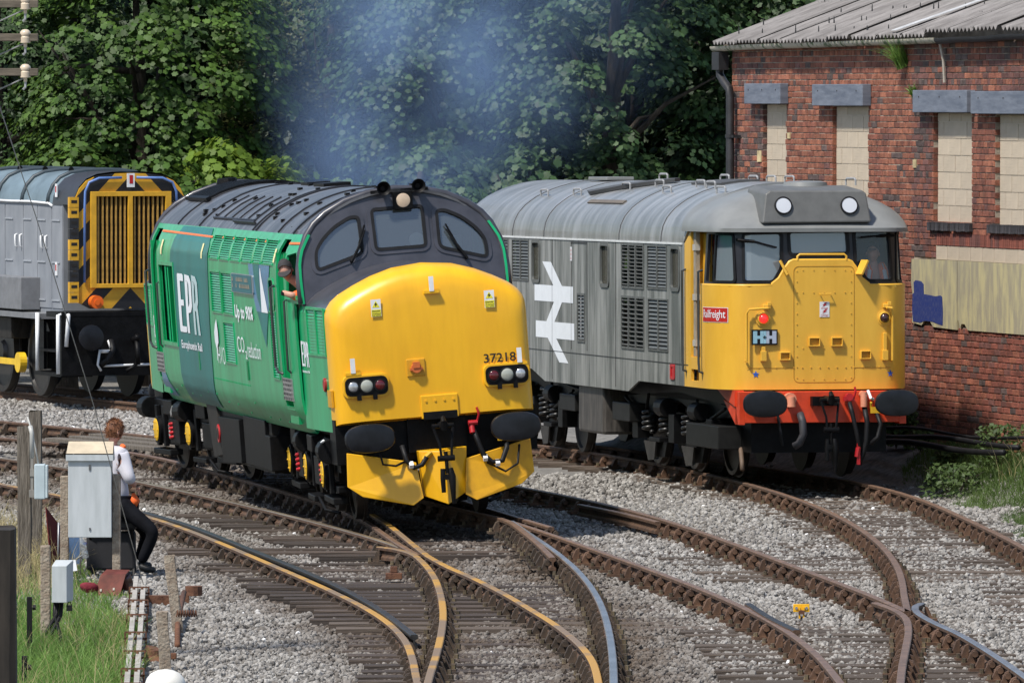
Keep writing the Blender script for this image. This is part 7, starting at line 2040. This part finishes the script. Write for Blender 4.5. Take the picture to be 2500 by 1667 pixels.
dk = post('timber_post', 'dark blurred timber post in the near left corner', 'post', -3.6, 55.0, .45, .3, 2.08, mat('dark_timber', (.022, .018, .014), .95, var=.4, sc=3, stretch=(5, 5, .8)))
# folding camp chair
cc = thing('camp_chair', 'folding camp chair in red and blue fabric beside the timber posts', 'chair', (-5.0, 90.3, gl(-5, 90.3)))
M_tubeg = mat('tube_grey', (.28, .29, .30), .4, metal=.5)
m = MB(); m.add([(-.20, -.25, .72), (-.05, .22, .46), (.02, .24, .06), (-.14, -.24, .02), (-.19, -.26, .72), (-.04, .21, .46), (.03, .23, .06), (-.13, -.25, .02)], [(0, 1, 2, 3), (7, 6, 5, 4)] + [(i, (i + 1) % 4, 4 + (i + 1) % 4, 4 + i) for i in range(4)]); m.build('side_panel', mat('fabric_red', (.13, .012, .012), .9), cc)
m = MB(); m.add([(-.07, -.22, .52), (.18, -.2, .50), (.18, -.14, .38), (-.03, -.16, .36)], [(0, 1, 2, 3)]); m.build('back_panel', mat('fabric_navy', (.03, .035, .16), .9), cc, recalc=False)
m = MB(); m.add([(-.04, -.19, .385), (.18, -.17, .39), (.18, -.1, .08), (.05, -.1, .06)], [(0, 1, 2, 3)]); m.build('seat', mat('fabric_sky', (.16, .28, .52), .9), cc, recalc=False)
for p0, p1 in (((-.06, -.26, -.05), (-.05, -.26, .55)), ((.19, -.2, -.05), (.19, -.2, .5)), ((-.06, -.27, .02), (.55, -.3, .38)), ((.3, -.28, .30), (.52, -.32, -.03)), ((.22, -.3, -.03), (.40, -.3, .33))):
    m = MB(); m.tube([p0, p1], .011, n=6); m.build('frame_tube', M_tubeg, cc, smooth=True)
for x_, z_ in ((.27, .31), (.60, .30), (.36, .11), (.68, .12)):
    m = MB(); m.lathe((x_, -.33, z_), (0, 0, 1), [(-.01, .05), (.01, .055), (.02, .02)], n=10, sq=(1, .5)); m.build('joint_cap', mat('fabric_navy', (.03, .035, .16)), cc)
st = thing('folding_stool', 'black folding stool under the seated person behind the cabinet', 'stool', (-4.42, 89.75, gl(-4.42, 89.75)))
m = MB(); m.bb(-.32, .26, -.2, .2, .50, .62); m.build('seat', mat('stool_black', (.018, .018, .022), .5), st, bevel=.04)
for a in (-.26, .2):
    m = MB(); m.tube([(a, -.18, .52), (a + .03, .15, -.02)], .02, n=6); m.build('leg', M_blk, st); m = MB(); m.tube([(a, .18, .52), (a + .03, -.15, -.02)], .02, n=6); m.build('leg', M_blk, st)
m = MB(); m.bb(-.3, .24, -.12, .14, .05, .48); m.build('storage_bag', mat('bag_black', (.014, .014, .017), .8), st, bevel=.03)
bt = MB(); bt.lathe((0, 0, 0), (0, 0, 1), [(0, .033), (.01, .038), (.07, .038), (.08, .034), (.09, .038), (.15, .038), (.19, .026), (.215, .013), (.235, .013)], n=14)
bo = bt.build('water_bottle', glass('bottle_plastic', (.80, .82, .84), (.5, .52, .55), .18, .18), None, smooth=40); bo.location = (-4.62, 87.6, .02); bo.rotation_euler = (R(6), R(-12), 0); tag(bo, 'clear plastic water bottle below the tall grey cabinet', 'bottle')
pa = MB(); pa.bb(-.03, .03, -.002, .002, 0, .12); po = pa.build('paper_leaflet', M_white, None); po.location = (-4.72, 87.2, -.1); po.rotation_euler = (R(-15), R(-8), R(10)); tag(po, 'white paper leaflet hanging below the tall grey cabinet', 'leaflet')
# satchel
sa = thing('leather_satchel', 'brown leather satchel lying open in the grass behind the rodding', 'bag', (-4.22, 86.3, gl(-4.22, 86.3) + .02), (R(20), R(-6), R(-24)))
sa.scale = (.82, .82, .9)
M_lea = mat('leather_brown', (.115, .03, .02), .6, var=.3, sc=6, spec=.3)
m = MB(); m.bb(-.2, .22, -.08, .10, 0, .17); m.build('bag_body', mat('leather_dark', (.05, .016, .013), .4, var=.3), sa, bevel=.03)
m = MB(); m.add([(-.24, -.25, .02), (.16, -.25, .02), (.22, -.06, .21), (-.14, -.06, .23), (-.12, .1, .24), (.2, .12, .2)], [(0, 1, 2, 3), (3, 2, 5, 4)]); fl = m.build('flap', M_lea, sa, recalc=False)
md = fl.modifiers.new('th', 'SOLIDIFY'); md.thickness = .008
for x_ in (-.12, .07):
    m = MB(); m.box((x_, -.2, .085), (.028, .008, .032), (R(-45), 0, 0)); m.build('buckle', mat('buckle_metal', (.28, .26, .22), .5, metal=.4), sa)
rc = MB(); V_, F_ = skin([((-.12, 0, .05), .07), ((0, .02, .08), .08), ((.1, 0, .05), .06), ((.02, -.06, .06), .06)], [(0, 1), (1, 2), (1, 3)]); rc.add(V_, F_)
ro = rc.build('red_cloth', mat('cloth_red', (.16, .012, .022), .9, var=.3, bump=.8, bsc=18), None, smooth=True); ro.location = (-4.50, 86.2, gl(-4.5, 86.2) + .0); tag(ro, 'crumpled dark red cloth beside the leather satchel', 'cloth')
# small box on a concrete post
sb = thing('switch_box', 'small pale grey switch box with padlock on a concrete post in the grass', 'switch box', (-4.40, 77.9, gl(-4.4, 77.9)))
z_ = sb.location.z
m = MB(); m.bb(-.145, -.05, -.03, .07, -.1, .69 - z_); m.build('post', M_conc, sb, bevel=.012)
m = MB(); m.add([(-.03, -.12, .145 - z_), (.115, -.12, .145 - z_), (.17, .04, .16 - z_), (-.03, .04, .16 - z_), (-.03, -.12, .50 - z_), (.115, -.12, .50 - z_), (.17, .04, .55 - z_), (.0, .04, .55 - z_)], [(0, 3, 2, 1), (4, 5, 6, 7), (0, 1, 5, 4), (1, 2, 6, 5), (2, 3, 7, 6), (3, 0, 4, 7)]); m.build('box_body', M_cabg, sb, bevel=.005)
m = MB(); m.bb(.11, .165, -.10, -.07, .065 - z_, .12 - z_); m.tube([(.12, -.085, .12 - z_), (.125, -.085, .15 - z_), (.15, -.085, .15 - z_), (.155, -.085, .12 - z_)], .006, n=6); m.build('padlock', M_rub, sb)
for k_, (a, b_) in enumerate(((.02, -.12), (.06, -.06), (.0, .06))):
    m = MB(); m.tube([(a, 0, .15 - z_), (a - .01, -.02, .02 - z_), (b_, -.1, -.2 - z_), (b_ - .03, -.2, -.35 - z_)], .02, n=8); m.build('cable', M_rub, sb, smooth=True)
post('concrete_post', 'leaning concrete post standing in the ballast at lower left', 'post', -3.28, 79.7, .105, .09, .49, M_conc, lean=(-.10, 0), group='concrete posts by the rodding')
post('concrete_post', 'shorter cracked concrete post beside the rodding at lower left', 'post', -3.19, 74.6, .105, .09, .256, M_conc, lean=(-.04, 0), group='concrete posts by the rodding')
# signal rodding: square rods on roller frames
rd = thing('point_rodding', 'two pale square point rods on rusty roller frames in the lower left grass', 'point rodding', (-3.66, 79, gl(-3.66, 79)))
ra, rb_ = Vector((-3.98, 86.5, 0)), Vector((-3.30, 70.0, 0))
M_rodp = mat('rod_pale', (.30, .28, .24), .7, var=.3, sc=4, col2=(.42, .39, .35))
zz0 = rd.location.z
dv = (rb_ - ra).normalized(); nv = Vector((-dv.y, dv.x, 0))
for sg in (-1, 1):
    for (t0, t1) in ((0, .34), (.345, .68), (.685, 1.0)):
        a_, c_ = ra.lerp(rb_, t0) + nv * .042 * sg, ra.lerp(rb_, t1) + nv * .042 * sg
        m = MB(); mid = (a_ + c_) / 2 - Vector((rd.location.x, rd.location.y, 0)); m.box((mid.x, mid.y, .14), (.05, (c_ - a_).length, .04), (0, 0, math.atan2(dv.y, dv.x) - math.pi / 2)); m.build('rod', M_rodp, rd, bevel=.004)
M_rust = mat('rust_iron', (.085, .035, .02), .9, var=.5, sc=9, col2=(.16, .07, .035), bump=.4)
for t in (.13, .26, .40, .56, .72, .86, .97):
    c_ = ra.lerp(rb_, t) - Vector((rd.location.x, rd.location.y, 0))
    m = MB(); m.box((c_.x, c_.y, .105), (.22, .03, .02)); m.box((c_.x, c_.y, .168), (.20, .022, .014))
    for s_ in (-.1, .1): m.box((c_.x + s_, c_.y, .06), (.014, .03, .22))
    for s_ in (-.042, .042): m.cyl((c_.x + s_, c_.y - .25, .16), (c_.x + s_, c_.y - .25, .18), .014, n=6)
    m.build('roller_frame', M_rust, rd)
m = MB(); m.tube([(.28, 4.3, .18), (.35, 1.0, .1), (.45, -1.5, .02)], .028, n=8); ir = m.build('iron_rod', M_rust, rd, smooth=True)
rl = MB(); rl.bb(-.25, .25, -.06, .06, 0, .1); rl.cyl((.3, 0, .1), (.3, 0, .2), .09, n=12); rl.box((-.05, .3, .06), (.5, .05, .05))
o = rl.build('crank_base', M_rust, None); o.location = (-3.62, 84.3, gl(-3.62, 84.3)); tag(o, 'rusty point crank base lying at the head of the rodding', 'crank')
# spring between posts, rusty scrap
m = MB(); m.tube(helix((0, 0, 0), .03, .2, 8, .01, 90), .007, n=5); o = m.build('coil_spring', M_rust, None, smooth=True); o.location = (-3.22, 77.5, .06); o.rotation_euler = (0, R(90), 0); tag(o, 'rusty coil spring between the two concrete posts', 'spring')
for i, (x, y, lab) in enumerate(((-3.36, 75.9, 'rusty iron casting in the grass beside the shorter concrete post'), (-2.2, 69.3, 'reddish rusty lever casting at the bottom edge'), (-2.86, 69.8, 'dark brown timber block at the bottom edge beside the white dome'))):
    m = MB()
    if i == 2: m.bb(-.14, .14, -.1, .1, -.05, .12)
    else: m.lathe((0, 0, -.05), (0, 0, 1), [(0, .14), (.06, .12), (.10, .06), (.16, .05)], n=12); m.box((.08, 0, .05), (.26, .06, .06)); m.box((-.02, .05, .08), (.12, .12, .1), (.3, .2, .5))
    o = m.build('iron_casting' if i < 2 else 'timber_block', M_rust if i < 2 else M_wood, None, bevel=.01); o.location = (x, y, gl(x, y)); tag(o, lab, 'casting' if i < 2 else 'block')
m = MB(); m.lathe((0, 0, -.6), (0, 0, 1), [(0, .155), (.70, .155), (.72, .172), (.76, .170), (.80, .155), (.84, .12), (.865, .07), (.875, .01)], n=28); o = m.build('white_dome_cap', mat('dome_white', (.72, .70, .64), .45, var=.06), None, smooth=40); o.location = (-2.90, 67.6, -.05); tag(o, 'white domed post cap poking up at the bottom edge', 'post cap')
# yellow marker between the rails
ym = thing('track_marker', 'small yellow marker plate on legs between the rails at right', 'marker', (2.89, 80.7, -.2))
M_ym = mat('marker_yellow', (.80, .42, .01), .45, var=.05)
m = MB(); m.bb(-.082, .082, -.008, .008, .07, .15); pl_ = m.build('plate', M_ym, ym, bevel=.004)
for x_ in (-.05, .05):
    m = MB(); m.cyl((x_, -.016, .11), (x_, .0, .11), .015, n=10); m.build('bolt', M_steel, pl_)
for x_ in (-.02, .022):
    m = MB(); m.bb(x_ - .008, x_ + .008, -.03, -.012, 0, .12); m.build('leg', M_ym, ym)
m = MB(); m.bb(-.03, .03, -.04, -.01, .05, .09); m.build('clip', M_rust, ym)
# walkway boards across the left-hand track
bw = thing('boarded_crossing', 'weathered boards laid across the track behind the seated person', 'boards')
for i, (x0, y0, x1, y1) in enumerate(((-6.75, 118.9, -4.7, 115.0), (-6.45, 119.6, -4.45, 115.7), (-6.2, 120.4, -4.2, 116.4))):
    m = MB(); L_ = math.hypot(x1 - x0, y1 - y0); m.box(((x0 + x1) / 2, (y0 + y1) / 2, -.02), (L_, .24, .06), (0, 0, math.atan2(y1 - y0, x1 - x0))); m.build('plank', M_wood, bw, bevel=.008)
# telegraph pole with insulators and wires
tp = thing('telegraph_pole', 'timber telegraph pole arms with cream insulators at the top left corner', 'telegraph pole', (-5.0, 75, gl(-5, 75)))
z_ = -tp.location.z
m = MB(); m.tube([(0, 0, -.2), (0, 0, 3), (0, 0, 6.3 + z_)], [.13, .12, .10], n=12); m.build('pole', M_wood, tp, smooth=True)
for zz_ in (5.865, 5.555, 5.235):
    m = MB(); m.bb(-.6, .62, -.16, -.10, zz_ + z_ - .035, zz_ + z_ + .035); ar = m.build('cross_arm', mat('arm_wood', (.12, .10, .075), .95, var=.4, sc=4, stretch=(1, 6, 6)), tp, bevel=.006)
    for x_ in (.16, .50):
        m = MB(); m.lathe((x_, -.13, zz_ + z_ - .05), (0, 0, 1), [(-.04, .016), (0, .016), (.0, .048), (.05, .05), (.06, .042), (.075, .05), (.10, .048), (.12, .03), (.125, .01)], n=16); m.build('insulator', mat('porcelain', (.58, .48, .36), .25, var=.06), ar, smooth=40)
    m = MB(); m.tube(arcpts((.5, -.1, zz_ + z_ - .05), (-3.2, 3, zz_ + z_ - 1.1), .15, 8), .007, n=5); m.tube([(.5, -.13, zz_ + z_ - .05), (.5, -.13, zz_ + z_ - .14), (.48, -.12, zz_ + z_ - .16)], .012, n=5); m.build('wire', mat('wire_grey', (.30, .31, .32), .5), ar)
m = MB(); m.tube([(-.02, 0, 5.75 + z_), (.40, 3.2, 3.85 + z_ + .0), (.80, 6.5, 1.85 + z_), (1.14, 10.2, -.22 + z_)], .0055, n=6); m.build('stay_wire', mat('wire_grey', (.30, .31, .32), .5), tp, smooth=True)
# stakes in the grass
for i, (x, y, zt, lab) in enumerate(((-4.55, 76.2, .30, 'thin black fence stake half hidden in the grass, upper one'), (-4.32, 71.6, .06, 'thin black fence stake in the grass near the bottom edge'))):
    s_ = thing('fence_stake', lab, 'stake', (x, y, gl(x, y)), group='fence stakes')
    m = MB(); m.bb(-.025, .025, -.012, .012, -.1, zt - s_.location.z); m.build('stake', M_rub, s_, bevel=.003)
    m = MB(); m.cyl((.03, -.02, zt - s_.location.z - .1), (.06, -.02, zt - s_.location.z - .1), .025, n=8); m.build('insulator', M_rub, s_)
# pipes along the foot of the wall
for i, (y_, z0, r_) in enumerate(((-.75, .52, .035), (-.95, .44, .04), (-.6, .60, .022))):
    m = MB(); m.tube([wpt(t, y_ + .05 * math.sin(t), z0 + .03 * math.sin(t * 1.3 + i) - (.012 * (12 - t))) for t in np.linspace(5.5, 13.5, 18)], r_, n=8)
    o = m.build('cable_run', M_rub, None, smooth=True); tag(o, ['black cable along the foot of the brick wall, middle one', 'thickest black cable along the wall foot, nearest the track', 'thin black cable along the wall foot, nearest the bricks'][i], 'cable', 'cables along the wall')
for i, (x, y) in enumerate(((-1.28, 87.6), (4.15, 89.5))):
    m = MB(); m.bb(-.09, .09, -.05, .05, 0, .07); m.bb(-.04, .04, -.03, .03, .07, .14); o = m.build('rail_anchor', M_rust, None, bevel=.008); o.location = (x, y, gl(x, y) + .05); tag(o, ['small rusty block between the crossing rails at centre', 'small rusty block beside the curved right-hand rail'][i], 'block')
